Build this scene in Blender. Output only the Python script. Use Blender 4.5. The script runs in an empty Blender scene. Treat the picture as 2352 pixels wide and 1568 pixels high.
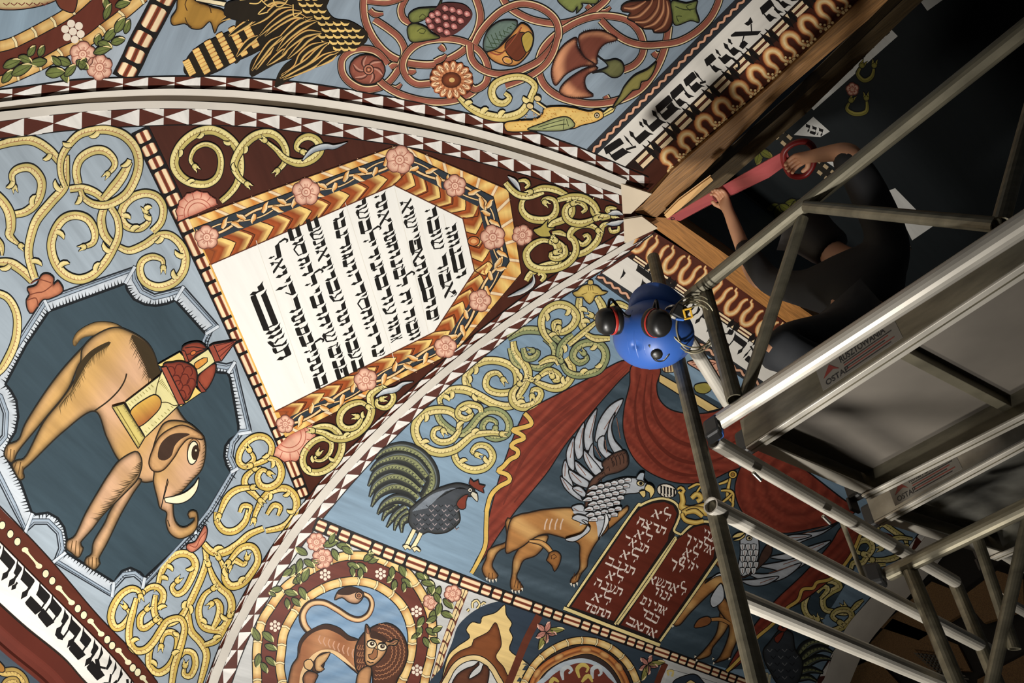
import bpy, bmesh, math, random
import numpy as np
from mathutils import Vector, Matrix
from mathutils.geometry import delaunay_2d_cdt
random.seed(7)
SC = bpy.context.scene
COL = SC.collection
CZ = 1.6                       # eye height of the photographer
# ---------------------------------------------------------------- camera
FOC = 1450.45
RX = np.array([0.77538044, 0.47341139, 0.41793161])     # room axes seen in camera axes
RY = np.array([-0.62757227, 0.50402154, 0.59339307])
RZ = np.array([0.0702725, -0.72238767, 0.6879083])
ROT = np.array([RX, RY, RZ])
cam = bpy.data.cameras.new('camera'); camo = bpy.data.objects.new('camera', cam); COL.objects.link(camo)
cam.sensor_width = 36.0; cam.lens = 36.0*FOC/2352
cam.clip_start = 0.02
cx_, cy_, cz_ = ROT@np.array([1, 0, 0]), ROT@np.array([0, -1, 0]), ROT@np.array([0, 0, -1])
camo.matrix_world = Matrix(((cx_[0], cy_[0], cz_[0], 0), (cx_[1], cy_[1], cz_[1], 0), (cx_[2], cy_[2], cz_[2], CZ), (0, 0, 0, 1)))
SC.camera = camo
# ---------------------------------------------------------------- light
SC.view_settings.view_transform = 'Standard'; SC.view_settings.look = 'None'
SC.view_settings.gamma = 1; SC.view_settings.use_curve_mapping = False
SC.view_settings.exposure = 0.0
W = bpy.data.worlds.new('world'); SC.world = W; W.use_nodes = True
W.node_tree.nodes['Background'].inputs[0].default_value = (0.9, 0.95, 1.0, 1)
W.node_tree.nodes['Background'].inputs[1].default_value = 0.02
def spot(name, loc, tgt, power, col, size, blend, rad):
    l = bpy.data.lights.new(name, 'SPOT'); l.energy = power; l.color = col; l.spot_size = math.radians(size); l.spot_blend = blend
    l.shadow_soft_size = rad
    o = bpy.data.objects.new(name, l); COL.objects.link(o); o.location = loc
    o.rotation_euler = (Vector(tgt)-Vector(loc)).to_track_quat('-Z', 'Y').to_euler()
    return o
spot('work_light', (0.75, 1.55, 0.25), (0.72, 2.2, 3.3), 560, (1.0, 0.965, 0.91), 112, 1.0, 0.10)
spot('hall_light', (2.05, 1.95, 0.35), (2.6, 1.75, 3.0), 200, (1.0, 0.95, 0.86), 115, 1.0, 0.12)
# ---------------------------------------------------------------- colours
def rgb(r, g, b):
    return tuple((c/255/12.92 if c/255 <= .04045 else ((c/255+.055)/1.055)**2.4) for c in (r, g, b))
BLK = rgb(24, 22, 22); WHT = rgb(232, 229, 222); BRN = rgb(88, 42, 30); BLU = rgb(146, 163, 176); SLA = rgb(62, 80, 92)
GLD = rgb(205, 182, 112); CRM = rgb(232, 210, 152); OLV = rgb(165, 150, 80); TAN = rgb(150, 96, 56); PNK = rgb(230, 176, 150)
RED = rgb(132, 58, 42); ORG = rgb(205, 130, 58); YEL = rgb(240, 205, 125); RST = rgb(150, 72, 36); GRN = rgb(112, 122, 66)
CRB = rgb(240, 215, 175); DKG = rgb(50, 58, 66)
def mix(a, b, t): return tuple(a[i]+(b[i]-a[i])*t for i in range(3))
# ---------------------------------------------------------------- ceiling surfaces (room metres, heights above the eye)
H = 3.0; CX, CY = 0.545*H, 0.408*H
R2 = 2**-.5
SURF = {  # s = n.p + s0 ; height = H - (c0 + c1 s + c2 s^2)
 'N': (np.array([0., 1, 0]), -CY, (0, .35, .22)),
 'P': (np.array([-R2, R2, 0]), (CX-CY)*R2, None),
 'W': (np.array([-1., 0, 0]), CX, None),
}
def setsurf(k, c): SURF[k] = (SURF[k][0], SURF[k][1], c)
def rays(p):
    p = np.asarray(p, float).reshape(-1, 2)
    d = np.stack([p[:, 0]-1176, p[:, 1]-784, np.full(len(p), FOC)], 1)
    d /= np.linalg.norm(d, axis=1)[:, None]
    return d@ROT.T
def on(surf, p, off=0.0):
    """points of the painted surface seen at p, 'off' metres proud of the boards"""
    r = rays(p)
    if surf[0] == 'h':                       # level plane, e.g. 'h3.9'
        t = (float(surf[1:])-off)/r[:, 2]
    elif surf[0] == 'x': t = (float(surf[1:])-off)/r[:, 0]
    elif surf[0] == 'y': t = (float(surf[1:])-off)/r[:, 1]
    else:
        n, s0, cf = SURF[surf]
        m = r@n; t = np.full(len(r), 3.2)
        for _ in range(14):                      # Newton along the sight line
            x = s0+m*t; h = np.zeros_like(t); dh = np.zeros_like(t)
            for i, k in enumerate(cf):
                h += k*x**i
                if i: dh += i*k*x**(i-1)
            t = t-np.clip((t*r[:, 2]+h-(H-off))/(r[:, 2]+dh*m), -.8, .8)
    q = r*t[:, None]; q[:, 2] += CZ
    return q
def fitsurf(k, pix, src, deg=4):
    q = on(src, pix); q[:, 2] -= CZ
    s = q@SURF[k][0]+SURF[k][1]; d = H-q[:, 2]
    M = np.stack([s**i for i in range(deg+1)], 1)
    setsurf(k, tuple(np.linalg.lstsq(M, d, rcond=None)[0]))
    print('fit', k, SURF[k][2], abs(M@np.array(SURF[k][2])-d).max(), s.min(), s.max())
RIB2 = [(1485,537),(1448,559),(1368,607),(1301,651),(1257,679),(1167,740),(1100,793),(1007,868),(934,934),(867,998),(827,1040),(791,1077),(741,1136),(687,1208),(648,1266),(608,1328),(574,1380),(544,1435),(524,1480),(504,1530),(487,1575)]
RIB1 = [(-12,255),(0,253),(143,237),(240,233),(375,230),(500,231),(588,237),(700,249),(825,267),(932,286),(1000,301),(1096,321),(1239,366),(1324,395),(1427,430),(1442,435)]
def smooth(p, deg=5):
    p = np.asarray(p, float); d = np.concatenate([[0], np.cumsum(np.linalg.norm(np.diff(p, axis=0), axis=1))]); d /= d[-1]
    return [tuple(v) for v in np.stack([np.polyval(np.polyfit(d, p[:, i], deg), d) for i in (0, 1)], 1)]
RIB1, RIB2 = smooth(RIB1), smooth(RIB2)
fitsurf('P', RIB2, 'N', 4); fitsurf('W', RIB1, 'P', 3)
# ---------------------------------------------------------------- materials
def new_mat(name):
    m = bpy.data.materials.new(name); m.use_nodes = True
    nt = m.node_tree; return m, nt, nt.nodes['Principled BSDF']
def paint_mat(name, rotz, amt=.2, rough=.55):
    m, nt, b = new_mat(name)
    at = nt.nodes.new('ShaderNodeAttribute'); at.attribute_name = 'Col'
    ge = nt.nodes.new('ShaderNodeNewGeometry'); mp = nt.nodes.new('ShaderNodeMapping'); mp.vector_type = 'TEXTURE'
    mp.inputs['Rotation'].default_value = (0, 0, rotz); mp.inputs['Scale'].default_value = (1.0, .09, .09)
    no = nt.nodes.new('ShaderNodeTexNoise'); no.inputs['Scale'].default_value = 2.2; no.inputs['Detail'].default_value = 6; no.inputs['Roughness'].default_value = .62
    rm = nt.nodes.new('ShaderNodeMapRange'); rm.inputs['From Min'].default_value = .3; rm.inputs['From Max'].default_value = .7
    rm.inputs['To Min'].default_value = 1-amt; rm.inputs['To Max'].default_value = 1+amt*.6
    mu = nt.nodes.new('ShaderNodeVectorMath'); mu.operation = 'SCALE'
    L = nt.links.new
    L(ge.outputs['Position'], mp.inputs['Vector']); L(mp.outputs[0], no.inputs['Vector']); L(no.outputs['Fac'], rm.inputs['Value'])
    L(at.outputs['Color'], mu.inputs[0]); L(rm.outputs[0], mu.inputs['Scale']); L(mu.outputs[0], b.inputs['Base Color'])
    b.inputs['Roughness'].default_value = rough
    b.inputs['Specular IOR Level'].default_value = .25
    return m
PM = {'N': paint_mat('painted_boards', 0), 'P': paint_mat('painted_boards_diagonal', math.radians(45)), 'W': paint_mat('painted_boards_crosswise', math.radians(90)),
      'flat': paint_mat('plain_paint', 0, .10)}
PL = {'N': paint_mat('smooth_paint', 0, .07), 'P': paint_mat('smooth_paint_diagonal', math.radians(45), .06), 'W': paint_mat('smooth_paint_crosswise', math.radians(90), .07)}
def simple_mat(name, c, rough=.5, metal=0., noise=0., scale=8, stretch=None, bump=0.):
    m, nt, b = new_mat(name); L = nt.links.new
    b.inputs['Roughness'].default_value = rough; b.inputs['Metallic'].default_value = metal
    if noise:
        ge = nt.nodes.new('ShaderNodeNewGeometry'); mp = nt.nodes.new('ShaderNodeMapping'); mp.vector_type = 'TEXTURE'
        if stretch: mp.inputs['Scale'].default_value = stretch[:3]; mp.inputs['Rotation'].default_value = (0, 0, stretch[3])
        no = nt.nodes.new('ShaderNodeTexNoise'); no.inputs['Scale'].default_value = scale; no.inputs['Detail'].default_value = 6
        cr = nt.nodes.new('ShaderNodeValToRGB')
        cr.color_ramp.elements[0].position = .3; cr.color_ramp.elements[1].position = .72
        cr.color_ramp.elements[0].color = (*[x*(1-noise) for x in c], 1); cr.color_ramp.elements[1].color = (*[min(1, x*(1+noise*.7)) for x in c], 1)
        L(ge.outputs['Position'], mp.inputs['Vector']); L(mp.outputs[0], no.inputs['Vector']); L(no.outputs['Fac'], cr.inputs[0]); L(cr.outputs[0], b.inputs['Base Color'])
        if bump:
            bp = nt.nodes.new('ShaderNodeBump'); bp.inputs['Strength'].default_value = bump; bp.inputs['Distance'].default_value = .01
            L(no.outputs['Fac'], bp.inputs['Height']); L(bp.outputs[0], b.inputs['Normal'])
    else: b.inputs['Base Color'].default_value = (*c, 1)
    return m
# ---------------------------------------------------------------- objects
def tag(o, label=None, cat=None, group=None, kind=None):
    for k, v in (('label', label), ('category', cat), ('group', group), ('kind', kind)):
        if v: o[k] = v
    return o
def link_mesh(name, V, F, mat, parent=None, cols=None, smooth=False, origin=None):
    V = np.asarray(V, float).reshape(-1, 3)
    if parent is not None: origin = np.array(parent['_o']) if '_o' in parent else np.zeros(3)
    elif origin is None: origin = V.mean(0) if len(V) else np.zeros(3)
    me = bpy.data.meshes.new(name); me.from_pydata((V-origin).tolist(), [], F); me.update()
    if cols is not None:
        a = me.color_attributes.new('Col', 'FLOAT_COLOR', 'POINT')
        a.data.foreach_set('color', np.concatenate([np.asarray(cols, float).reshape(-1, 3), np.ones((len(V), 1))], 1).ravel())
    me.materials.append(mat)
    if smooth: me.polygons.foreach_set('use_smooth', [True]*len(me.polygons))
    o = bpy.data.objects.new(name, me); COL.objects.link(o)
    if parent is not None: o.parent = parent
    else: o.location = origin
    o['_o'] = list(map(float, origin))
    return o
# ---------------------------------------------------------------- 2-D drawing on the boards
TR = [0., 0., 1.]
def c(col, row): TR[:] = [588*col, 392*row, 4.]
def view(x, y, s): TR[:] = [x, y, s]
def px(): TR[:] = [0, 0, 1.]
def S(s):
    """'x,y x,y ...' in the current view -> photo points"""
    if isinstance(s, str): a = np.array([[float(v) for v in q.split(',')] for q in s.split()])
    else: a = np.asarray(s, float).reshape(-1, 2)
    return a/TR[2]+np.array(TR[:2])
def cr(p, closed=False, step=4.):
    """Catmull-Rom through p"""
    p = np.asarray(p, float); n = len(p)
    if n < 3: return resample(p, step, closed)
    out = []
    for i in range(n if closed else n-1):
        if closed: a, b, cc, d = p[(i-1) % n], p[i], p[(i+1) % n], p[(i+2) % n]
        else: a, b, cc, d = p[max(i-1, 0)], p[i], p[i+1], p[min(i+2, n-1)]
        k = max(1, int(np.linalg.norm(cc-b)/step))
        t = np.arange(k)[:, None]/k
        out.append(.5*((2*b)+(cc-a)*t+(2*a-5*b+4*cc-d)*t*t+(3*b-a-3*cc+d)*t**3))
    if not closed: out.append(p[-1:])
    return np.concatenate(out)
def resample(p, step, closed=False):
    p = np.asarray(p, float); q = np.concatenate([p, p[:1]]) if closed else p
    out = []
    for a, b in zip(q[:-1], q[1:]):
        k = max(1, int(math.ceil(np.linalg.norm(b-a)/step)))
        out.append(a+(b-a)*(np.arange(k)[:, None]/k))
    if not closed: out.append(q[-1:])
    return np.concatenate(out)
def even(p, n):
    p = np.asarray(p, float); d = np.concatenate([[0], np.cumsum(np.linalg.norm(np.diff(p, axis=0), axis=1))])
    t = np.linspace(0, d[-1], n); return np.stack([np.interp(t, d, p[:, 0]), np.interp(t, d, p[:, 1])], 1)
def plen(p): return float(np.linalg.norm(np.diff(p, axis=0), axis=1).sum())
def inside(pts, poly):
    x, y = pts[:, 0], pts[:, 1]; r = np.zeros(len(pts), bool); n = len(poly)
    for i in range(n):
        x1, y1 = poly[i]; x2, y2 = poly[(i+1) % n]
        if y1 == y2: continue
        k = ((y1 > y) != (y2 > y)) & (x < (x2-x1)*(y-y1)/(y2-y1)+x1); r ^= k
    return r
def dist(pts, line):
    """distance of pts to the polyline"""
    a, b = line[:-1], line[1:]; ab = b-a; L2 = (ab**2).sum(1)+1e-9
    t = np.clip(((pts[:, None]-a[None])*ab[None]).sum(2)/L2[None], 0, 1)
    return np.sqrt((((a[None]+ab[None]*t[..., None])-pts[:, None])**2).sum(2)).min(1)
EPS = 0.00013
class Part:
    def __init__(s, name, surf, base=0.0, mat=None):
        s.name, s.surf, s.base, s.k = name, surf, base, 0
        s.P, s.O, s.C, s.F = [], [], [], []; s.n = 0; s.mat = mat or PM.get(surf, PM['flat'])
    def add(s, p, cols, faces, lay=None):
        if lay is None: s.k += 1; lay = s.k
        else: s.k = max(s.k, lay)
        p = np.asarray(p, float); s.P.append(p); s.O.append(np.full(len(p), s.base+EPS*lay))
        cc = np.asarray(cols, float)
        if cc.ndim == 1: cc = np.tile(cc, (len(p), 1))
        s.C.append(cc); s.F += [tuple(i+s.n for i in f) for f in faces]; s.n += len(p)
    def fill(s, pts, col, sm=True, grid=13, lay=None, edge=5, holes=(), rim=None, tr=True):
        pts = S(pts) if tr else np.asarray(pts, float)
        q = cr(pts, True, edge) if sm else resample(pts, max(edge, 6), True)
        loops = [q]+[cr(S(h) if tr else np.asarray(h, float), True, edge) if sm else resample(S(h), max(edge, 6), True) for h in holes]
        lo, hi = q.min(0), q.max(0)
        gx, gy = np.meshgrid(np.arange(lo[0]+grid/2, hi[0], grid), np.arange(lo[1]+grid/2, hi[1], grid))
        g = np.stack([gx.ravel(), gy.ravel()], 1)
        if len(g):
            g = g[inside(g, q)]
            if len(g): g = g[dist(g, np.concatenate([q, q[:1]])) > grid*.35]
            for h in loops[1:]:
                if len(g): g = g[~inside(g, h)]
        vs = np.concatenate(loops+([g] if len(g) else [])); ed = []; o = 0
        for L in loops:
            ed += [(o+i, o+(i+1) % len(L)) for i in range(len(L))]; o += len(L)
        r = delaunay_2d_cdt([Vector(v) for v in vs], ed, [], 2 if holes else 1, 1e-5)
        v = np.array([tuple(x) for x in r[0]]); f = [tuple(x) for x in r[2]]
        if callable(col): cc = np.array(col(v))
        else: cc = np.tile(np.asarray(col), (len(v), 1))
        if rim:                                          # (colour, width, power): painted darker edge of a motif
            d = dist(v, np.concatenate([q, q[:1]])); wv = np.clip(1-d/rim[1], 0, 1)**(rim[2] if len(rim) > 2 else 1)
            cc = cc+(np.asarray(rim[0])-cc)*wv[:, None]
        s.add(v, cc, f, lay); return q
    def stroke(s, pts, w, col, sm=True, lay=None, step=4., tr=True, closed=False, cap=False):
        """ribbon; w = width(s) along it in photo px; col = colour or [(u, colour)...] across"""
        pts = S(pts) if tr else np.asarray(pts, float)
        q = cr(pts, closed, step) if sm else resample(pts, step*2, closed)
        if closed: q = np.concatenate([q, q[:1]])
        d = np.concatenate([[0], np.cumsum(np.linalg.norm(np.diff(q, axis=0), axis=1))]); L = d[-1]+1e-9
        w = np.atleast_1d(np.asarray(w, float)); ww = np.interp(d/L, np.linspace(0, 1, len(w)), w) if len(w) > 1 else np.full(len(q), w[0])
        t = np.gradient(q, axis=0); t /= np.linalg.norm(t, axis=1)[:, None]+1e-9
        if closed: t[0] = t[-1] = t[0]+t[-1]; t[0] /= np.linalg.norm(t[0])+1e-9; t[-1] = t[0]
        nrm = np.stack([-t[:, 1], t[:, 0]], 1)
        if not isinstance(col, list): col = [(-1, col), (1, col)]
        wm = float(np.max(w))*.5; cc2 = [col[0]]
        for (ua, ca), (ub, cb) in zip(col[:-1], col[1:]):
            k = max(1, int(math.ceil((ub-ua)*wm/7)))
            cc2 += [(ua+(ub-ua)*i/k, mix(ca, cb, i/k)) for i in range(1, k+1)]
        col = cc2; us = np.array([u for u, _ in col]); m = len(us)
        v = (q[:, None]+nrm[:, None]*(us[None, :, None]*ww[:, None, None]*.5)).reshape(-1, 2)
        cc = np.tile(np.array([x for _, x in col]), (len(q), 1))
        f = [(i*m+j, i*m+j+1, (i+1)*m+j+1, (i+1)*m+j) for i in range(len(q)-1) for j in range(m-1)]
        s.add(v, cc, f, lay); return q, nrm, ww, d
    def line(s, pts, w=2.2, col=BLK, sm=True, lay=None, closed=False, tr=True):
        return s.stroke(pts, w, col, sm, lay, 5., tr, closed)
    def shape(s, pts, col, ow=2.2, oc=BLK, sm=True, lay=None, rim=None, grid=13, tr=True):
        q = s.fill(pts, col, sm, grid, lay, rim=rim, tr=tr); s.line(q, ow, oc, False, None, True, False); return q
    def ticks(s, q, nrm, L, col, every=3, w=1.6, lay=None, slant=.4, side=1, jit=.3):
        """row of little brush strokes standing on a line"""
        P, F = [], []
        for i in range(1, len(q)-1, every):
            t = q[i+1]-q[i-1]; t /= np.linalg.norm(t)+1e-9
            l = (L[i] if np.ndim(L) else L)*(1+random.uniform(-jit, jit))
            e = q[i]+nrm[i]*side*l+t*l*slant; n0 = len(P)
            P += [q[i]-t*w*.5, q[i]+t*w*.5, e]; F.append((n0, n0+1, n0+2))
        if P: s.add(np.array(P), col, F, lay)
    def disc(s, x, y, r, col, ry=None, ang=0, lay=None, ow=0, oc=BLK, rim=None, grid=13, tr=True):
        k = TR[2] if tr else 1.; n = 18
        a = np.arange(n)/n*2*math.pi; ca, sa = math.cos(ang), math.sin(ang)
        xx, yy = r*np.cos(a), (ry or r)*np.sin(a)
        p = np.stack([x+xx*ca-yy*sa, y+xx*sa+yy*ca], 1)
        p = S(p) if tr else p
        q = s.fill(p, col, False, grid, lay, tr=False, rim=rim)
        if ow: s.line(q, ow, oc, False, None, True, False)
    def build(s, parent=None, label=None, kind=None):
        for b, _ in getattr(s, 'subs', []): b.build(parent, label, kind)
        if not s.P: return None
        P = np.concatenate(s.P); O = np.concatenate(s.O)
        o = link_mesh(s.name, on(s.surf, P, O), s.F, s.mat, parent, np.concatenate(s.C))
        return tag(o, label, kind=kind)
def board(name, surf, pts, col, label, cat, kind=None, sm=False, thick=.025, mat=None, off=0., group=None):
    """a painted board panel with real thickness; returns the top-level object"""
    p = Part('x', surf); q = p.fill(pts, col, sm, 14)
    P = np.concatenate(p.P); n = len(P); C0 = np.concatenate(p.C)
    V0 = on(surf, P, off); V1 = on(surf, P, off-thick)
    F = list(p.F)+[tuple(i+n for i in reversed(f)) for f in p.F]
    cnt = {}
    for f in p.F:
        for a, b in zip(f, f[1:]+f[:1]): cnt[(a, b)] = 1
    for (a, b) in list(cnt):
        if (b, a) not in cnt: F.append((b, a, a+n, b+n))
    V = np.concatenate([V0, V1]); o = link_mesh(name, V, F, mat or PM[surf], None, np.concatenate([C0, C0*.6]))
    return tag(o, label, cat, group, kind or 'thing')
def sweep(name, path_pts, prof, mat, surf_of=None, parent=None, cols=None):
    """moulding: prof = list of (u px across, proud metres); path in photo px with normals; surf"""
    q = cr(np.asarray(path_pts, float), False, 12.); t = np.gradient(q, axis=0); t /= np.linalg.norm(t, axis=1)[:, None]
    nrm = np.stack([-t[:, 1], t[:, 0]], 1); m = len(prof); V = []
    sc = surf_of.get('w', None)
    for j, (u, h, sf) in enumerate(prof):
        k = np.interp(np.linspace(0, 1, len(q)), np.linspace(0, 1, len(sc)), sc) if sc is not None else np.ones(len(q))
        kk = k if 'wn' not in surf_of or u >= 0 else np.interp(np.linspace(0, 1, len(q)), np.linspace(0, 1, len(surf_of['wn'])), surf_of['wn'])
        V.append(on(sf, q+nrm*u*kk[:, None], h))
    V = np.stack(V, 1).reshape(-1, 3)
    F = [(i*m+j, (i+1)*m+j, (i+1)*m+(j+1) % m, i*m+(j+1) % m) for i in range(len(q)-1) for j in range(m)]
    F += [tuple(range(m)), tuple((len(q)-1)*m+j for j in reversed(range(m)))]
    return link_mesh(name, V, F, mat, parent, smooth=False)
# ================================================================ boards of the vault
def ext(*ls): return [p for l in ls for p in l]
B1P = [(322,297),(365,392),(425,512),(475,617),(515,709),(543,772),(588,866),(613,934),(645,1009),(673,1071),(700,1144)]
B1N = [(722,1203),(888,1266),(1063,1336),(1176,1382),(1301,1416),(1426,1464),(1551,1511),(1720,1572),(1800,1602)]
B1P, B1N = smooth(B1P, 3), smooth(B1N, 3)
B1W = [(282,182),(304,140),(322,100),(349,50),(375,0),(408,-62),(512,-260)]
L1, L2 = [(1348,342),(1688,0),(1750,-62),(1948,-260)], [(1371,355),(1728,0),(1791,-62),(1989,-260)]
L3, L4 = [(1436,382),(1764,70),(1836,0),(1899,-62),(2100,-260)], [(1476,394),(1764,112),(1880,0),(1943,-62),(2146,-260)]
L5, L6 = [(1548,388),(1764,200),(1977,0),(2040,-62),(2243,-260)], [(1500,470),(1550,436),(2055,0),(2125,-62)]
N1 = [(1366,640),(1446,697),(1640,826),(2130,1150)]
N2 = [(1383,627),(1466,681),(1640,800),(2130,1128)]
N3 = [(1441,590),(1735,792),(2130,1070)]
N4 = [(1456,582),(1743,775),(2140,1045)]
N5 = [(1480,518),(1646,622),(1880,798),(2200,1040)]
C0 = rgb(86, 44, 32)
r1 = [(-60,258)]+RIB1[1:-1]
RB = [(a, b+14) for a, b in RIB1]; RW = [(a, b+2) for a, b in RIB1]
text_panel = board('ceiling_mural', 'P', ext([(1470,455)], RB[14:3:-1], [(330,260)], B1P[1:], RIB2[13::-1]), rgb(74,37,27),
    'brown triangular ceiling panel with framed white Hebrew tablet', 'ceiling mural')
eleph_panel = board('ceiling_mural', 'P', ext([(330,258),(305,240)], RB[3::-1], [(-160,298),(-330,334),(-330,830),(-60,1100),(10,1176),(60,1226),(122,1293),(225,1413),(312,1503),(362,1568),(420,1632),(520,1790)], [(400,1790)], RIB2[19:12:-1], B1P[:0:-1]), rgb(158,170,180),
    'pale blue ceiling panel with elephant in a scalloped grey medallion', 'ceiling mural')
script_panel = board('ceiling_mural', 'P', [(-330,830),(-60,1100),(10,1176),(60,1226),(122,1293),(225,1413),(312,1503),(362,1568),(420,1632),(520,1790),(400,1790),(262,1632),(195,1568),(145,1513),(62,1446),(0,1391),(-60,1337),(-330,1085)], BRN,
    'long white inscription band with brown beaded edge under the elephant', 'ceiling mural')
vine_panel = board('ceiling_mural', 'W', ext(B1W, [(1948,-260),(1750,-62)], L1[:1], [(1440,420)], RW[14:2:-1]), rgb(140,154,167),
    'blue ceiling panel with eagle wings, grapes, red vines and yellow bird', 'ceiling mural')
leaf_panel = board('ceiling_mural', 'W', ext([(-330,-260)], B1W[::-1], RW[3:0:-1], [(-160,276),(-330,310)]), rgb(164,174,184),
    'pale grey ceiling panel with bamboo ring, green leaves and pink flower', 'ceiling mural')
wfrieze = board('ceiling_frieze', 'W', ext(L1, L5[::-1], [(1490,470),(1440,432)]), rgb(70,36,26),
    'inscription frieze with brown arches above the long dark timber edge', 'ceiling frieze')
curtain_panel = board('ceiling_mural', 'N', ext(N1, [(2100,1250),(1973,1415),(1901,1535),(1862,1626)], B1N[::-1], RIB2[13::-1]), rgb(124,148,168),
    'blue ceiling panel with roosters, griffins and red draped curtain', 'ceiling mural')
lion_panel = board('ceiling_mural', 'N', ext(B1N, [(1800,1790),(400,1790)], RIB2[19:12:-1]), rgb(196,196,194),
    'ceiling panel with lion in a bamboo roundel below the rooster', 'ceiling mural')
nfrieze = board('ceiling_frieze', 'N', ext(N5, N1[::-1], [(1400,590),(1440,555)]), rgb(84,42,30),
    'inscription frieze with brown arches behind the blue helmet', 'ceiling frieze')
# ---------------------------------------------------------------- striped bands and chequered edges
def striped(name, surf, path, w, unit, parent, back=BLK, base=.0015, flip=1, pat=(1, 1, 1, 1.85), ph=0):
    p = Part(name, surf, base); q = cr(path, False, 5.); L = plen(q)
    w = np.atleast_1d(np.asarray(w, float)); wf = lambda d: float(np.interp(d/L, np.linspace(0, 1, len(w)), w))
    p.stroke(q, list(w), back, False, tr=False)
    d = np.concatenate([[0], np.cumsum(np.linalg.norm(np.diff(q, axis=0), axis=1))])
    at = lambda x: np.array([np.interp(x, d, q[:, 0]), np.interp(x, d, q[:, 1])])
    x = 2.; i = ph; k0 = p.k
    while x < L-4:
        u = np.interp(x/L, np.linspace(0, 1, len(unit)), unit) if np.ndim(unit) else unit
        l = u*pat[i % len(pat)]; e = min(x+l, L); g = u*.12; i += 1
        if e-x < 3*g: break
        ww = wf(x)*.78; seg = np.array([at(t) for t in np.linspace(x+g, e-g, max(4, int(l/5)))])
        p.stroke(seg, ww, [(-1, BRN), (-.93, BRN), (-.9, rgb(150, 80, 50)), (-.74, CRB), (-.3, CRB), (-.22, rgb(150, 70, 45)), (0, BRN), (.22, rgb(150, 70, 45)), (.3, CRB), (.74, CRB), (.9, rgb(150, 80, 50)), (.93, BRN), (1, BRN)], False, k0+1, tr=False)
        # the black dividers pinch the bars with little curved notches
        for t0, sg in ((x+g, 1), (e-g, -1)):
            a, b = at(t0), at(t0+sg*g*1.1); tt = (b-a)/(np.linalg.norm(b-a)+1e-9); n = np.array([-tt[1], tt[0]])
            for sd in (-1, 1):
                p.add(np.array([a+n*sd*ww*.52-tt, a+n*sd*ww*.52+tt*g*.9, a+n*sd*ww*.25-tt]), back, [(0, 1, 2)], k0+2)
        x = e
    return p.build(parent)
def checker(surf, inner, outer, cuts, parent, phase=0, base=.0012, name='chequered_border', white=rgb(226, 222, 216)):
    """triangles between two edges; cuts = fractions along; apex towards the start"""
    p = Part(name, surf, base); a = even(cr(inner, False, 6.), 400); b = even(cr(outer, False, 6.), 400)
    A = lambda t: np.array([np.interp(t*399, np.arange(400), a[:, 0]), np.interp(t*399, np.arange(400), a[:, 1])])
    B = lambda t: np.array([np.interp(t*399, np.arange(400), b[:, 0]), np.interp(t*399, np.arange(400), b[:, 1])])
    n = 400; V = np.stack([a, (a+b)/2, b], 1).reshape(-1, 2)
    p.add(V, rgb(84, 40, 29), [(3*i+j, 3*i+j+1, 3*i+j+4, 3*i+j+3) for i in range(n-1) for j in range(2)])
    P, F = [], []
    def tri(x, y, z):
        P.extend([x, y, z]); F.append((len(P)-3, len(P)-2, len(P)-1))
    for i, (t0, t1) in enumerate(zip(cuts[:-1], cuts[1:])):
        m0, m1 = (A(t0)+B(t0))/2, (A(t1)+B(t1))/2; e = (t1-t0)*.05
        if (i+phase) % 2: tri((A(t0+e)+B(t0+e))/2, A(t1), B(t1))
        else: tri(A(t0+e), A(t1), m1*.93+A(t1)*.07); tri(B(t0+e), m1*.93+B(t1)*.07, B(t1))
    p.add(np.array(P), white, F, 6)
    for e in (a, b): p.line(e, 2.6, BLK, False, tr=False)
    return p.build(parent)
def cutx(poly, xs):
    q = even(cr(poly, False, 6.), 400); o = np.argsort(q[:, 0]); return list(np.interp(xs, q[o, 0], o/399.))
c(0, 0)
up_t = [(-330,254),(-160,225),(-12,208),(0,206),(96,194),(161,185),(240,180),(375,176),(500,176),(588,181),(700,191),(804,207),(932,230),(1000,245),(1071,260),(1161,283),(1239,307),(1344,344),(1436,384),(1490,407)]
up_b = [(-330,290),(-160,257),(-12,237),(0,235),(96,222),(161,214),(240,210),(375,205),(500,206),(588,210),(700,222),(804,236),(916,257),(1000,274),(1100,297),(1239,336),(1347,376),(1429,409),(1490,434)]
lo_t = [(-330,336),(-160,301),(-12,280),(0,278),(134,262),(240,253),(375,249),(500,252),(588,258),(700,271),(825,289),(932,307),(1000,320),(1100,343),(1239,382),(1347,421),(1430,449)]
lo_b = [(-330,380),(-160,343),(-12,320),(57,313),(129,303),(200,297),(320,290),(438,287),(588,292),(700,305),(825,321),(920,335),(1000,350),(1089,370),(1179,394),(1261,418),(1333,441),(1432,472)]
xu = [-330,-255,-180,-108,-38,28,95,159,221,282,340,401,460,519,573,625,679,730,780,832,880,928,976,1022,1068,1109,1155,1199,1241,1283,1326,1368,1408,1445,1480]
xl = [-330,-230,-155,-80,-10,55,122,188,255,320,376,434,486,539,589,642,692,740,788,835,880,927,972,1015,1058,1102,1143,1180,1219,1265,1307,1346,1385,1422]
mu, ml = (even(cr(a, False, 6.), 60)/2+even(cr(b, False, 6.), 60)/2 for a, b in ((up_b, up_t), (lo_b, lo_t)))
checker('W', up_b, up_t, [max(0, v) for v in cutx(mu, xu)], vine_panel, 0, base=.003)
checker('P', lo_t, lo_b, [max(0, v) for v in cutx(ml, xl)], text_panel, 1, base=.003)
def arc_cuts(path, l0, l1):
    L = plen(cr(path, False, 6.)); x, o = 0., []
    while x < L: o.append(x/L); x += l0+(l1-l0)*x/L
    return o+[1.]
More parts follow.
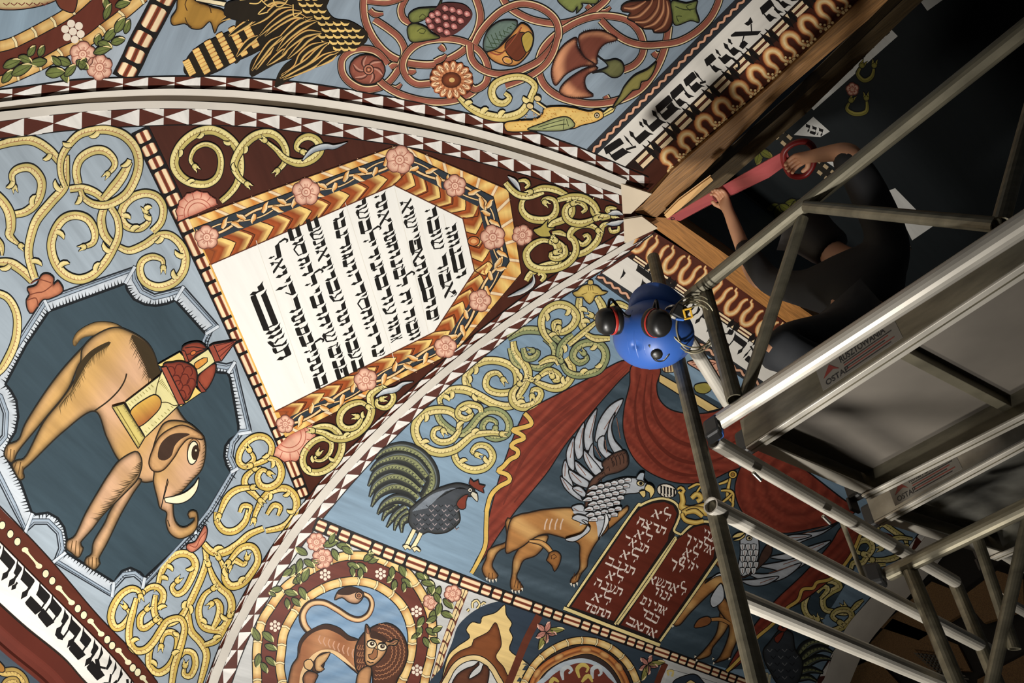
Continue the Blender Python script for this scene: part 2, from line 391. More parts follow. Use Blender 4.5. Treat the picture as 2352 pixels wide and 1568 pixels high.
def offs(path, w):
    q = cr(path, False, 8.); t = np.gradient(q, axis=0); t /= np.linalg.norm(t, axis=1)[:, None]
    w = np.interp(np.linspace(0, 1, len(q)), np.linspace(0, 1, len(w)), w); return q+np.stack([-t[:, 1], t[:, 0]], 1)*w[:, None]
R2P = RIB2[::-1]
pout = [(468,1580),(472,1568),(480,1546),(504,1482),(531,1422),(557,1368),(587,1315),(609,1280),(627,1251),(667,1191),(701,1151),(734,1112),(778,1057),(831,1003),(844,984),(890,942),(941,897),(1001,847),(1048,804),(1100,757),(1157,714),(1220,667),(1284,625),(1351,580),(1431,532),(1445,524)]
pout = smooth(pout, 6)
nout = [(530,1578),(534,1563),(551,1516),(571,1469),(594,1415),(618,1368),(648,1325),(680,1280),(694,1258),(721,1218),(741,1187),(781,1137),(838,1080),(890,1021),(944,971),(1001,917),(1061,860),(1128,807),(1190,757),(1267,701),(1318,664),(1384,624),(1440,580),(1505,533)]
nout = smooth(nout, 6)
checker('P', offs(R2P, [-10, -9.5, -8.5, -6]), pout, arc_cuts(R2P, 46, 38.5), text_panel, 0, base=.003)
checker('N', offs(R2P, [10, 9.5, 8.5, 6]), nout, arc_cuts(R2P, 46, 38.5), curtain_panel, 1, base=.003)
striped('striped_band', 'P', B1P, [44, 40, 34, 28], [33, 33, 28, 24], text_panel, base=.0025)
striped('striped_band', 'N', B1N, [33, 33, 27, 24, 22], [29, 27, 22, 19], curtain_panel, base=.004)
striped('striped_band', 'W', B1W, [54, 58], [40, 48], vine_panel, base=.0025, pat=(1, 1, 1, 1.6))
# ---------------------------------------------------------------- white mouldings on the ribs
wood_white = simple_mat('white_primed_wood', rgb(214, 207, 196), .5, noise=.10, scale=5)
ub, lt_ = smooth(up_b[:2]+[(-40,241)]+up_b[3:-1]+[(1440,413)], 7), smooth(lo_t[:2]+[(-40,283)]+lo_t[3:], 7)
WS = {'w': [.6, .64, .67, .76, .84, .9, .97, 1.0, .98, 1.02, .92]}
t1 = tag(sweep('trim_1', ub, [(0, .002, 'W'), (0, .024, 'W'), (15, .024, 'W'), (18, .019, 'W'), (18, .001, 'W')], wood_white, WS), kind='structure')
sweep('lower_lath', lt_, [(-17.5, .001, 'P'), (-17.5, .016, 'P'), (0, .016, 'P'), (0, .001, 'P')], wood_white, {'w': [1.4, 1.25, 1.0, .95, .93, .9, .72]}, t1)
sweep('groove_shade', ub, [(16, .020, 'W'), (20, .017, 'W'), (25, .010, 'W'), (30, .003, 'W'), (36, -.002, 'W'), (36, -.03, 'W'), (16, -.03, 'W')], simple_mat('groove_shade_brown', rgb(78, 66, 50), .7, noise=.3, scale=6), WS, t1)  # dark strip puts the shade of the moulding's rounded underside into its colour
tag(sweep('trim_2', R2P[:-1]+[(1452,548)], [(-11, .001, 'P'), (-11, .016, 'P'), (11, .016, 'N'), (11, .001, 'N')], wood_white, {'w': [.92, .88, .78, .58]}), kind='structure')
R3 = [(2180,1150),(2105,1258),(1985,1406),(1922,1496),(1870,1610)]
tag(sweep('trim_3', [(2210,1165),(2130,1275),(2022,1395),(1960,1475),(1905,1610)], [(-30, .001, 'N'), (-30, .015, 'N'), (30, .015, 'N'), (30, .001, 'N')], wood_white, {'w': [1.0, 1.0, 1.05, .95]}), kind='structure')
checker('N', [(2180,1165),(2100,1272),(1992,1382),(1934,1466),(1874,1610)], [(2165,1145),(2092,1250),(1973,1408),(1912,1500),(1850,1610)], arc_cuts(R3, 34, 44), curtain_panel, 1, base=.003)
# ================================================================ painter's vocabulary
GREY = rgb(176, 186, 194); FLESH = rgb(205, 165, 112); HASH = rgb(150, 104, 58)
def vine(p, path, w, side=1, body=None, hatch=True, ow=4.2, mid=None, lay=None):
    """a leafy scroll: dark outline, olive-gold back, cream belly with a row of brush ticks between"""
    gold, cream, tick = body or (rgb(196, 176, 108), rgb(228, 206, 142), HASH)
    w = np.atleast_1d(np.asarray(w, float)); q = cr(S(path))
    if p.name == 'painted_scroll' and lay is None:
        p.vi = getattr(p, 'vi', -1)+1; sub = Part('painted_scroll', p.surf, p.base); p.subs = getattr(p, 'subs', []); p.subs.append((sub, q)); r_ = vine2(sub, q, w, side, body, hatch, ow, 2+3*(p.vi % 6)); p.k = max(p.k, 20); return r_
    return vine2(p, q, w, side, body, hatch, ow, lay)
def vine2(p, q, w, side, body, hatch, ow, lay):
    gold, cream, tick = body or (rgb(196, 176, 108), rgb(228, 206, 142), HASH)
    if lay is None: p.vi = getattr(p, 'vi', -1)+1; lay = 2+3*(p.vi % 6)
    p.stroke(q, list(w+ow), BLK, False, lay, tr=False)
    sg = [(-1, mix(gold, BLK, .12)), (-.82, gold), (-.22, mix(gold, cream, .25)), (-.16, tick), (-.08, tick), (0, cream), (.6, cream), (1, mix(cream, gold, .6))]
    if side < 0: sg = [(-u, k) for u, k in reversed(sg)]
    qq, n, ww, d = p.stroke(q, list(w), sg, False, None if lay is None else lay+1, tr=False)
    if hatch: p.ticks(qq+n*(ww*-.1*side*.5)[:, None], n, ww*.34, tick, 2, 2.0, None if lay is None else lay+2, .5, side)
    for e, wv in ((0, w[0]), (-1, w[-1])):               # curled tips end in a little bud with a split point
        if len(w) > 3 and wv <= 9 and p.name == 'painted_scroll':
            o = q[e]; t = q[e]-q[1 if e == 0 else -2]; t /= np.linalg.norm(t)+1e-9; nn = np.array([-t[1], t[0]]); L0 = 23 if lay is None else lay+2
            for s_ in (-1, 1):
                b = np.array([o+t*3+nn*s_*4.5, o+t*6+nn*s_*1., o+t*16+nn*s_*6]); p.stroke([b[0], o+t*9+nn*s_*4, b[2]], [6, 5, 1], BLK, True, L0, tr=False); p.stroke([b[0], o+t*9+nn*s_*4, b[2]-t*1.5], [4, 3, 0], cream, True, L0+1, tr=False)
            A = np.arange(12)/12*6.2832; ring = np.stack([np.cos(A), np.sin(A)], 1)
            p.fill(o+ring*8.2, BLK, False, 13, L0, tr=False); p.fill(o+ring*6.2, cream, False, 13, L0+1, tr=False, rim=(gold, 4))
    return qq, n, ww
def hook(p, x, y, ang, l, w, bend=.5, body=None, tr=True):
    """little leaf lobe springing from a scroll"""
    gold, cream, tick = body or (rgb(196, 176, 108), rgb(228, 206, 142), HASH)
    k = TR[2] if tr else 1.; a = math.radians(ang); l *= k; P = []
    for i in range(5):
        t = i/4; aa = a+bend*t*1.6; P.append((x+l*t*math.cos(aa), y+l*t*math.sin(aa)))
    q = cr(S(P) if tr else P)
    if getattr(p, 'subs', None):
        p, qq = min(p.subs, key=lambda b: np.min(np.linalg.norm(b[1]-q[0], axis=1))); near = qq[np.argmin(np.linalg.norm(qq-q[0], axis=1))]
        dv = q[0]-near; dl = np.linalg.norm(dv); q = q-dv*max(0, 1-5/max(dl, 5))
    p.stroke(q, [w*.9+3, w+4.5, w*.8+4, 3], BLK, False, 21, tr=False); p.stroke(q, [w*.9, w, w*.8, 0], [(-1, cream), (0, cream), (1, gold)], False, 22, tr=False)
def flower(p, x, y, r, n=5, a0=0., col=PNK, ow=2.2, ctr=None, tr=True, squash=1., lobes=True):
    k = TR[2] if tr else 1.; r *= k; k0 = p.k
    dark = mix(col, rgb(150, 70, 55), .75); lite = mix(col, rgb(240, 205, 180), .5)
    A = np.arange(n*8)/(n*8)*2*math.pi
    rr = r*(1-.16*np.abs(np.cos(A*n/2)**6)) if lobes else np.full(len(A), r)
    pts = np.stack([x+rr*np.cos(A+a0), y+rr*np.sin(A+a0)*squash], 1); pts = S(pts) if tr else pts
    p.fill(pts, lite, False, max(3., r/k*.18), tr=False, rim=(dark, r/k*.3, 1.3)); p.line(pts, ow, mix(BLK, dark, .35), False, None, True, False)
    for i in range(n):
        a = a0+math.pi/n*(2*i+1)+math.pi/n; q = [(x+r*t*math.cos(a), y+r*t*math.sin(a)*squash) for t in (.36, .92)]
        p.line(S(q) if tr else q, ow*.8, dark, False, tr=False)
        a += math.pi/n
        for da in (-.18, 0, .18):
            q = [(x+r*t*math.cos(a+da), y+r*t*math.sin(a+da)*squash) for t in (.38, .58)]; p.line(S(q) if tr else q, ow*.55, dark, False, p.k, tr=False)
    c_ = ctr or lite
    for f, cc in ((.36, dark), (.29, c_), (.15, dark), (.10, c_)):
        a = np.arange(14)/14*2*math.pi; q = np.stack([x+r*f*np.cos(a), y+r*f*np.sin(a)*squash], 1); p.fill(S(q) if tr else q, cc, False, tr=False)
    p.k = k0
def leaf(p, x, y, ang, l, w, col=GRN, tip=CRM, ow=2.):
    """pointed leaf with a pale turned edge"""
    k = TR[2]; k0 = p.k; p.li = getattr(p, 'li', 0)+1; p.k += 4*(p.li % 3); a = math.radians(ang); ux, uy = math.cos(a), math.sin(a); l, w = l*k, w*k
    f = lambda t, s: (x+ux*l*t-uy*w*s, y+uy*l*t+ux*w*s)
    p.shape([f(0, -.1), f(.3, -.5), f(.7, -.42), f(1, .1), f(.7, .45), f(.3, .5), f(0, .1)], col, ow, rim=(mix(col, BLK, .5), 5, 1), grid=5)
    p.stroke([f(.62, -.42), f(.86, -.2), f(1, .1)], [1, 4, 1], tip); p.line([f(.05, 0), f(.5, .05), f(.85, .1)], 1.4, mix(col, BLK, .6)); p.k = k0
def seven(p, x, y, r, ang=0., d=1.5, col=rgb(228, 214, 196)):
    """rosette of seven pale dots"""
    k = TR[2]; p.disc(x, y, r*k*.38, col)
    for i in range(6): a = ang+i*math.pi/3; p.disc(x+r*k*d*.6*math.cos(a), y+r*k*d*.6*math.sin(a), r*k*.38, col, lay=p.k)
# ---------------------------------------------------------------- square Hebrew letters (u = to the letter's right, v = up)
def gbar(u0, u1, v0, v1, h): return [(u0-.05*h, v1+.12*h), (u0+.10*h, v1), (u1-.03*h, v1-.01*h), (u1+.02*h, v1-.06*h), (u1+.03*h, v0+.02*h), (u1-.02*h, v0-.02*h), (u0+.14*h, v0), (u0+.10*h, v0+.5*(v1-v0))]
def gleg(u, v1, v0, h, w=1.3): return [(u-.035*h*w, v1), (u+.05*h*w, v1), (u+.04*h*w, v1-.25*(v1-v0)), (u+.09*h*w, v1-.55*(v1-v0)), (u-.02*h, v0), (u-.10*h*w, v1-.6*(v1-v0)), (u-.03*h*w, v1-.3*(v1-v0))]
def gthin(a, b, w): 
    a, b = np.array(a), np.array(b); t = (b-a)/(np.linalg.norm(b-a)+1e-9); n = np.array([-t[1], t[0]])*w/2
    return [tuple(a+n), tuple(b+n), tuple(b-n), tuple(a-n)]
def glyph(ch, L, h, hv=.29):
    hv += .075; L *= 1.03
    t = h*(1-hv); T = lambda u0=0, u1=None: gbar(u0, L if u1 is None else u1, t, h, h)
    Bs = lambda u0=0, u1=None: [(u0-.06*h, .04*h), (u0-.02*h, hv*h), (L-.1*h, hv*h-.01*h), ((L if u1 is None else u1)+.16*h, hv*h*.9), ((L if u1 is None else u1)+.02*h, -.02*h), (u0+.02*h, 0)]
    cn = lambda u, a=.24, b=.8, w=.07: gthin((u, a*h), (u, b*h), w*h)
    if ch in 'רו': return [T(), gleg(L-.03*h, t+.05*h, 0, h)]
    if ch in 'ךן': return [T(), gleg(L-.03*h, t+.05*h, -.4*h, h)]
    if ch == 'ד': return [T(0, L+.1*h), gleg(L-.08*h, t+.05*h, 0, h)]
    if ch == 'י': return [T(), [(L-.1*h, t+.02*h), (L, t+.05*h), (L-.02*h, t-.22*h)]]
    if ch == 'ה': return [T(), gleg(L-.03*h, t+.05*h, 0, h), gleg(.1*h, t-.18*h, 0, h, 1.05)]
    if ch == 'ח': return [T(), gleg(L-.03*h, t+.05*h, 0, h), gleg(.14*h, t+.05*h, 0, h)]
    if ch == 'ת': return [T(), gleg(L-.03*h, t+.05*h, 0, h), cn(.2*h, .2, .76), [(-.16*h, .04*h), (-.1*h, .27*h), (.2*h, .25*h), (.24*h, .1*h), (.05*h, 0)]]
    if ch == 'ב': return [T(), cn(L-.03*h), Bs()]
    if ch == 'כ': return [T(), cn(L-.02*h), Bs(0, L-.1*h)]
    if ch == 'נ': return [T(L*.42), cn(L-.04*h), Bs(L*.1)]
    if ch == 'ג': return [T(L*.35), gleg(L-.1*h, t+.05*h, 0, h), [(0, 0), (.02*h, .25*h), (L*.7, .3*h), (L*.6, .15*h)]]
    if ch == 'ם': return [T(), cn(L-.03*h), cn(.14*h), Bs(0, L-.12*h)]
    if ch == 'ס': return [T(), cn(L-.05*h, .2), gthin((.12*h, .75*h), (.02*h, .35*h), .09*h), gthin((.02*h, .38*h), (.3*L, .04*h), .13*h), gthin((.28*L, .05*h), (L-.03*h, .26*h), .1*h)]
    if ch == 'ט': return [T(L*.55), cn(L-.03*h), Bs(L*.1, L-.1*h), cn(.14*h, .2, .9), T(0, L*.25)]
    if ch == 'מ': return [T(L*.38), cn(L-.03*h), Bs(L*.34), gthin((.1*h, .95*h), (L*.42, .78*h), .12*h), gleg(.22*h, .8*h, .0, h, .7)]
    if ch == 'פ': return [T(), cn(L-.03*h), Bs(0, L-.1*h), cn(.14*h, .5, .76), [(.08*h, .42*h), (.1*h, .6*h), (L*.5, .58*h), (L*.5, .44*h)]]
    if ch == 'ש': return [gbar(-.02*h, L*.2, t, h, h), gbar(L*.38, L*.6, t, h, h), gbar(L*.78, L, t, h, h), gthin((L*.14, t), (L*.2, .15*h), .1*h), gthin((L*.52, t), (L*.3, .2*h), .07*h), gthin((L*.95, t), (L*.8, .16*h), .09*h), gthin((L*.8, .16*h), (L*.3, .1*h), .13*h), [(L*.05, .12*h), (L*.15, .3*h), (L*.5, .24*h), (L*.55, .03*h), (L*.2, -.04*h)]]
    if ch == 'ע': return [gbar(0, L*.28, t, h, h), gbar(L*.66, L, t, h, h), gthin((L*.2, t), (L*.5, .3*h), .1*h), gthin((L*.94, t), (L*.75, .2*h), .1*h), gthin((L*.78, .2*h), (L*.1, .0), .18*h), [(0, -.1*h), (L*.1, .14*h), (L*.45, .3*h), (L*.5, .1*h)]]
    if ch == 'א': return [[(-.02*L, h), (.2*L, h*1.02), (1.02*L, .05*h), (1.0*L, -.03*h), (.78*L, 0)], [(.74*L, .72*h), (.7*L, h), (L, h*1.04), (1.04*L, .78*h), (.9*L, .68*h)], gthin((.88*L, .75*h), (.6*L, .5*h), .07*h), gthin((.3*L, .66*h), (.1*L, .3*h), .07*h), [(-.06*L, -.02*h), (.0, .3*h), (.24*L, .26*h), (.3*L, .02*h), (.12*L, .06*h)]]
    if ch == 'ל': return [T(0), [(-.02*h, h), (-.12*h, 1.5*h), (.1*h, 1.75*h), (.26*h, 1.72*h), (.30*h, 1.5*h), (.16*h, 1.6*h), (.04*h, 1.5*h), (.1*h, .95*h)], gthin((L-.05*h, t+.05*h), (L, .42*h), .1*h), gleg(L*.75, .45*h, -.05*h, h, .9)]
    if ch == 'צ': return [gbar(0, L*.25, t, h, h), gbar(L*.7, L, t, h, h), Bs(0, L-.1*h), gthin((.1*h, t), (L*.85, .2*h), .2*h), gthin((L*.9, t), (L*.55, .45*h), .08*h)]
    if ch == 'ק': return [T(), gthin((L-.03*h, t), (L*.6, .25*h), .09*h), gleg(.12*h, .55*h, -.4*h, h)]
    if ch == 'ז': return [gbar(0, L, t, h, h), gleg(L*.5, t+.03*h, 0, h)]
    return [T()]
def letter(p, ch, o, u, v, L, h, col=BLK, lay=None, hv=.29):
    """o = letter's lower left; u, v = unit vectors to its right and up (photo px)"""
    o, u, v = (np.asarray(a, float) for a in (o, u, v)); l0 = lay if lay is not None else p.k+1
    for g in glyph(ch, L, h, hv):
        g = np.array(g); q = o+g[:, :1]*u+g[:, 1:]*v
        p.fill(q, col, False, 13, l0, 40, tr=False)
def textline(p, tops, items, u, v, h, col=BLK, lay=1, hv=.29, key=1):
    """tops = points on the line of letter tops; items = (letter, from, to) by the y (key=1) or x (key=0) of the tops"""
    t = np.array(sorted(tops, key=lambda a: a[key])); u = np.array(u, float); u /= np.linalg.norm(u); v = np.array(v, float); v /= np.linalg.norm(v)
    for ch, a, b in items:
        P = [np.array([np.interp(s, t[:, key], t[:, 0]), np.interp(s, t[:, key], t[:, 1])]) for s in (a, b)]
        d = P[1]-P[0]; L = np.linalg.norm(d); d /= L
        letter(p, ch, P[0]-v*h, d, v, L, h, col, lay, hv)
# ================================================================ framed tablet on the brown triangle
px()
wq = [(485,607),(905,425),(1063,502),(1090,622),(998,762),(633,944)]
dq = [(445,524),(925,346),(1133,452),(1170,600),(1052,790),(663,985)]
oq = [(434,503),(921,331),(1168,436),(1198,627),(1048,806),(656,1005)]
fr = Part('tablet_frame', 'P', .003)
leftedge = lambda a, b: [(a[0], a[1]), (b[0], b[1])]
fr.fill(oq, rgb(226, 176, 92), False, 16)
for k in range(5):                                           # outer band: barley-sugar stripes between pale bars
    a0, a1, b0, b1 = (np.array(z, float) for z in (oq[k], oq[k+1], dq[k], dq[k+1]))
    n = max(2, int(np.linalg.norm(a1-a0)/40)); P, Cc, F = [], [], []
    for i in range(n*4+1):
        t = i/(n*4); cc = (YEL, mix(YEL, ORG, .35), ORG, mix(YEL, ORG, .6))[i % 4]
        for s in (0, .5, 1): P.append((a0+(a1-a0)*t)*(1-s)+(b0+(b1-b0)*t)*s); Cc.append(mix(cc, ORG, .35 if s == 1 else 0))
    F = [(3*i+j, 3*i+j+1, 3*i+j+4, 3*i+j+3) for i in range(n*4) for j in range(2)]
    fr.add(np.array(P), np.array(Cc), F, 2)
    for i in range(n):
        t = (i+.5)/n; q = [(a0+(a1-a0)*(t-.02)), (b0+(b1-b0)*(t+.4/n))]
        if k == 0: q = [(a0+(a1-a0)*t), (b0+(b1-b0)*(t+.5/n))]
        fr.stroke(q, 8, [(-1, RST), (-.5, CRB), (.6, CRB), (1, RST)], False, 3, tr=False)
for z in (oq, dq): fr.line(z, 2.4, rgb(60, 32, 22), False, 4)
fr.fill(dq, DKG, False, 16, 5); fr.line(dq, 2.2, BLK, False, 6)
mq = [tuple(np.array(wq[i])*.47+np.array(dq[i])*.53) for i in range(6)]
fr.fill(mq, rgb(150, 78, 40), False, 16, 7)
for k, rev in ((0, 0), (1, 0), (2, 0), (3, 1), (4, 1)):     # arrow-head chevrons around the tablet
    a0, a1, b0, b1 = (np.array(z, float) for z in ((mq[k+1], mq[k], wq[k+1], wq[k]) if rev else (mq[k], mq[k+1], wq[k], wq[k+1])))
    n = max(2, int(round(np.linalg.norm(a1-a0)/(47 if k in (0, 4) else 36))))
    pt = lambda t, s: (a0+(a1-a0)*t)*(1-s)+(b0+(b1-b0)*t)*s
    for i in range(n):
        t0, t1, m = i/n, (i+1)/n, .55/n
        rows = [(1.0, YEL), (.72, YEL), (.62, mix(YEL, RST, .5)), (.35, RST), (.1, rgb(170, 84, 42)), (-.15, rgb(120, 62, 36))]
        P, Cc = [], []
        for f, cc in rows:
            tt = t0+(t1-t0)*f
            P += [pt(tt, 0), pt(tt+m*.55, .25), pt(tt+m, .5), pt(tt+m*.55, .75), pt(tt, 1)]; Cc += [mix(cc, RST, .25), cc, cc, mix(cc, RST, .15), mix(cc, RST, .35)]
        fr.add(np.array(P), np.array(Cc), [(5*r+j, 5*r+j+1, 5*r+j+6, 5*r+j+5) for r in range(5) for j in range(4)], 8+(n-i if False else 0)+((n-1-i) % 2))
        fr.line([pt(t1, 0), pt(t1+m*.55, .25), pt(t1+m, .5), pt(t1+m*.55, .75), pt(t1, 1)], 2.2, rgb(66, 34, 20), False, 10, tr=False)
fr.build(text_panel)
vn = Part('flower_garland', 'P', .0045)
cq = [tuple(np.array(mq[i])*.5+np.array(dq[i])*.5) for i in range(6)]
for k in range(5):
    a, b = np.array(cq[k]), np.array(cq[k+1]); d = b-a; L = np.linalg.norm(d); d /= L; n = np.array([-d[1], d[0]]); m = max(2, int(L/88))
    for ph in (0, math.pi):
        q = [a+d*(L*i/(m*8))+n*9*math.sin(i/8*math.pi+ph) for i in range(m*8+1)]
        vn.stroke(q, 7.5 if ph == 0 else 4.5, BLK, tr=False, lay=1); vn.stroke(q, 5 if ph == 0 else 2.8, [(-1, rgb(224, 170, 100)), (.1, rgb(242, 218, 170)), (1, rgb(200, 140, 80))], tr=False, lay=2)
    for i in range(m*4):
        t = (i+.5)/(m*4); s = 1 if i % 2 else -1; o = a+d*L*t+n*2*s; e = d*(.9 if (i//2) % 2 else -.9)+n*s*1.0
        q = [o-e*4, o+e*4+d*2, o+e*10, o+e*16+d*4]
        vn.stroke(q, [9, 14, 10, 1], rgb(60, 34, 24), tr=False, lay=3); vn.stroke(q, [6, 11, 8, 0], [(-1, ORG), (-.2, rgb(232, 180, 110)), (1, rgb(244, 226, 186))], tr=False, lay=4)
for x, y, r, a in [(703,441,32,.3),(1045,427,26,.2),(1132,545,29,.1),(1102,690,26,.6),(918,367,33,.5),(475,545,28,.2),(1023,797,26,.4),(840,872,27,.1),(655,974,21,.3)]: fl = Part('painted_flower', 'P', .0056); flower(fl, x, y, r, 5, a); fl.build(text_panel)
vn.disc(1088, 554, 14, rgb(190, 110, 62), 11, 0, ow=2); vn.disc(1088, 554, 7, rgb(232, 170, 110), 5)
vn.build(text_panel)
ro = Part('half_rosette', 'P', .0035)
a = np.linspace(math.pi*.98, math.pi*1.98, 12); a = a-.36
for (x, y, r, a0, a1) in [(455,489,52,2.75,5.85),(664,1000,62,-.45,2.4)]:
    ro = Part('half_rosette', 'P', .0035); A = np.linspace(a0, a1, 14); q = [(x+r*(1-.07*(i % 2))*math.cos(t), y+r*(1-.07*(i % 2))*math.sin(t)) for i, t in enumerate(A)]
    ro.fill(q+[(x, y)], PNK, False, 8, rim=(rgb(190, 110, 90), 12)); ro.line(q, 2.4, rgb(70, 34, 28), False)
    for f in (.45, .62): ro.line([(x+r*f*math.cos(t), y+r*f*math.sin(t)) for t in A], 2, rgb(176, 96, 78))
    for t in A[1::2]: ro.line([(x+r*.66*math.cos(t), y+r*.66*math.sin(t)), (x+r*.95*math.cos(t), y+r*.95*math.sin(t))], 1.8, rgb(176, 96, 78), False)
    ro.build(text_panel)
ro = Part('painted_flower', 'P', .0035); flower(ro, 1200, 540, 24, 6, .2)
ro.build(text_panel)
tb = Part('white_tablet', 'P', .0046, PL['P'])
tb.fill(wq, rgb(236, 234, 228), False, 16); tb.line(wq, 2.6, rgb(88, 46, 32), False)
for a, b in (((588,552),(700,880)),((793,465),(905,825)),((905,425),(985,767)),((1019,492),(1040,600)),((655,645),(735,872))): tb.line([a, b], 1.3, rgb(222, 217, 206), False, 3)
tb.build(text_panel, 'white tablet covered with black Hebrew letters')
lt = Part('hebrew_lettering', 'P', .0054)
U, V = (.33, .94), (.90, -.43)
LN = [([(1046,512),(1072,628)], 27, [('ה',503,527),('ח',531,546),('ו',549,557),('נ',560,574),('ב',578,612),('ר',617,629)]),
 ([(1000,470),(1009,510),(1019,561),(1034,630),(1049,676)], 27, [('ה',472,493),('ב',498,523),('ו',525,533),('ש',538,566),('ר',581,607),('מ',610,641),('א',645,672),('י',673,680)]),
 ([(944,454),(953,495),(966,550),(977,602),(996,664),(1010,735)], 27, [('א',452,478),('ר',480,489),('ש',492,517),('י',519,528),('י',534,541),('פ',543,568),('א',568,592),('ת',596,612),('ו',615,625),('ב',628,655),('ב',657,680),('ר',682,697),('ם',704,724),('י',725,731)]),
 ([(884,440),(892,481),(913,559),(930,617),(946,688),(966,770)], 27, [('ה',435,458),('ת',461,477),('א',482,506),('ר',509,527),('ו',529,536),('ת',538,551),('ח',553,570),('ו',573,583),('נ',588,601),('מ',603,628),('ל',631,650),('ח',663,684),('י',686,694),('ה',704,723),('מ',726,751),('ו',753,760),('ר',763,776)]),
 ([(839,452),(850,507),(870,577),(888,636),(903,685),(924,775)], 27, [('ר',452,466),('ש',469,496),('ב',499,524),('ל',527,549),('י',551,560),('ר',566,582),('י',584,592),('נ',594,606),('ה',608,626),('ב',629,653),('ר',657,677),('ו',680,690),('ע',695,715),('ר',722,733),('ו',735,743),('ה',745,763),('א',768,788)]),
 ([(787,482),(801,542),(816,605),(838,657),(858,727),(875,777),(884,812)], 27, [('ר',483,496),('כ',499,517),('נ',519,534),('ר',536,560),('ו',562,570),('ח',575,585),('נ',588,600),('ר',603,616),('ה',621,643),('ר',648,668),('י',670,676),('ס',679,702),('ח',705,722),('ו',725,735),('ה',741,761),('ר',766,787),('נ',792,806),('י',808,814)]),
 ([(728,495),(746,552),(768,622),(786,673),(806,742),(822,785),(838,842)], 27, [('ב',495,518),('ש',521,544),('ת',547,561),('א',566,588),('ר',592,606),('י',608,614),('ר',618,634),('ב',638,662),('ע',666,686),('ר',691,707),('ו',710,719),('ת',723,737),('ר',746,759),('ו',763,772),('ב',776,797),('ע',799,816),('ב',819,840)]),
 ([(686,515),(702,566),(720,622),(740,678),(757,729),(778,788),(803,862)], 28, [('ב',516,539),('ו',542,551),('ס',554,578),('ח',584,599),('ה',603,622),('ל',626,649),('י',657,667),('ב',671,694),('ר',698,714),('ח',719,738),('י',741,749),('ש',753,778),('מ',782,808),('י',810,817),('כ',820,835),('פ',838,860)]),
 ([(637,540),(650,601),(676,659),(699,728),(722,783),(755,882)], 29, [('ל',556,588),('א',592,614),('ו',616,626),('י',634,643),('ק',646,672),('ר',677,706),('ו',710,719),('ת',722,736),('ם',743,760),('ב',763,782),('ל',785,801),('י',803,812),('ת',815,831),('ת',835,852),('ב',857,878)]),
 ([(600,645),(624,700),(640,742),(670,812)], 36, [('ו',648,663),('ב',667,740),('ו',744,753),('ו',755,763),('ע',767,787),('ת',790,812)])]
for tops, h, it in LN: lt = Part('hebrew_lettering', 'P', .0054, PL['P']); textline(lt, tops, it, U, V, h*1.06, rgb(26, 24, 22)); lt.build(text_panel)
# golden scrolls in the three brown corners
GB = (rgb(190, 174, 100), rgb(230, 216, 150), rgb(120, 90, 46))
def scrolls(panel, surf, items, name='painted_scroll', base=.004, body=None, label=None):
    """items: (view, path, widths, side); one part per scroll cluster"""
    p = Part(name, surf, base)
    for path, w, sd in items: vine(p, path, w, sd, body)
    return p
c(0, 0)
p = scrolls(text_panel, 'P', [("1790,1530 1750,1470 1790,1370 1890,1325 1990,1370 2030,1480 2000,1620 1900,1690 1760,1680 1650,1610 1600,1490 1660,1340 1790,1230 1940,1195 2080,1255 2180,1370 2210,1540 2180,1680 2110,1780 2030,1850", [7, 11, 15, 19, 20, 20, 16, 12], -1),
  ("2270,1690 2190,1620 2150,1510 2220,1360 2340,1250 2480,1225 2580,1290 2630,1400 2610,1500 2550,1568", [8, 16, 19, 18, 15, 9], -1)], body=GB)
for x, y, a in [(1690,1400,60),(1870,1260,95),(2090,1340,150),(2160,1560,215),(1730,1680,-60),(2290,1370,60)]: hook(p, x, y, a, 17, 9, .5, GB)
c(1, 0)
vine(p, "80,1290 180,1370 270,1460 400,1500 520,1460 590,1380 560,1290 480,1255 400,1290 370,1360 430,1395", [6, 11, 16, 18, 17, 14, 8], -1, GB)
p.stroke("420,1480 520,1380 640,1345 720,1350 845,1305", [4, 14, 17, 12, 2], BLK); p.stroke("430,1470 520,1382 640,1346 720,1351 835,1308", [2, 10, 13, 8, 1], [(-1, rgb(205, 210, 214)), (1, rgb(120, 130, 142))])
p.build(text_panel)
c(1, 2)
p = scrolls(text_panel, 'P', [("570,1030 540,1085 610,1090 680,1020 690,930 620,890 530,920 450,1010 430,1110 480,1190 590,1200 700,1140 770,1040 790,940 760,850 690,790 600,780 520,800", [5, 9, 13, 14, 15, 16, 15, 10], 1),
  ("520,820 620,840 720,890 820,890 930,840 1020,750 1060,650 1055,560 1050,500 1110,445 1190,425", [8, 15, 17, 17, 16, 10], -1),
  ("1030,600 960,560 850,590 780,660 770,750 830,800 920,780 970,700 930,690", [8, 13, 15, 14, 12, 7], -1), ("1190,440 1260,490 1250,560 1190,610 1115,590 1110,540 1155,530", [6, 12, 12, 9, 5], 1)], body=GB)
for x, y, a in [(530,1110,-150),(700,1080,170),(480,1150,20),(810,860,-70),(990,700,-140)]: hook(p, x, y, a, 15, 8, .5, GB)
p.stroke("1095,515 1180,462 1280,440 1350,390 1450,370", [4, 15, 16, 11, 2], BLK); p.stroke("1105,510 1180,463 1280,440 1350,391 1440,371", [2, 11, 12, 7, 1], [(-1, rgb(220, 222, 224)), (1, rgb(150, 160, 170))])
p.build(text_panel)
c(2, 1)
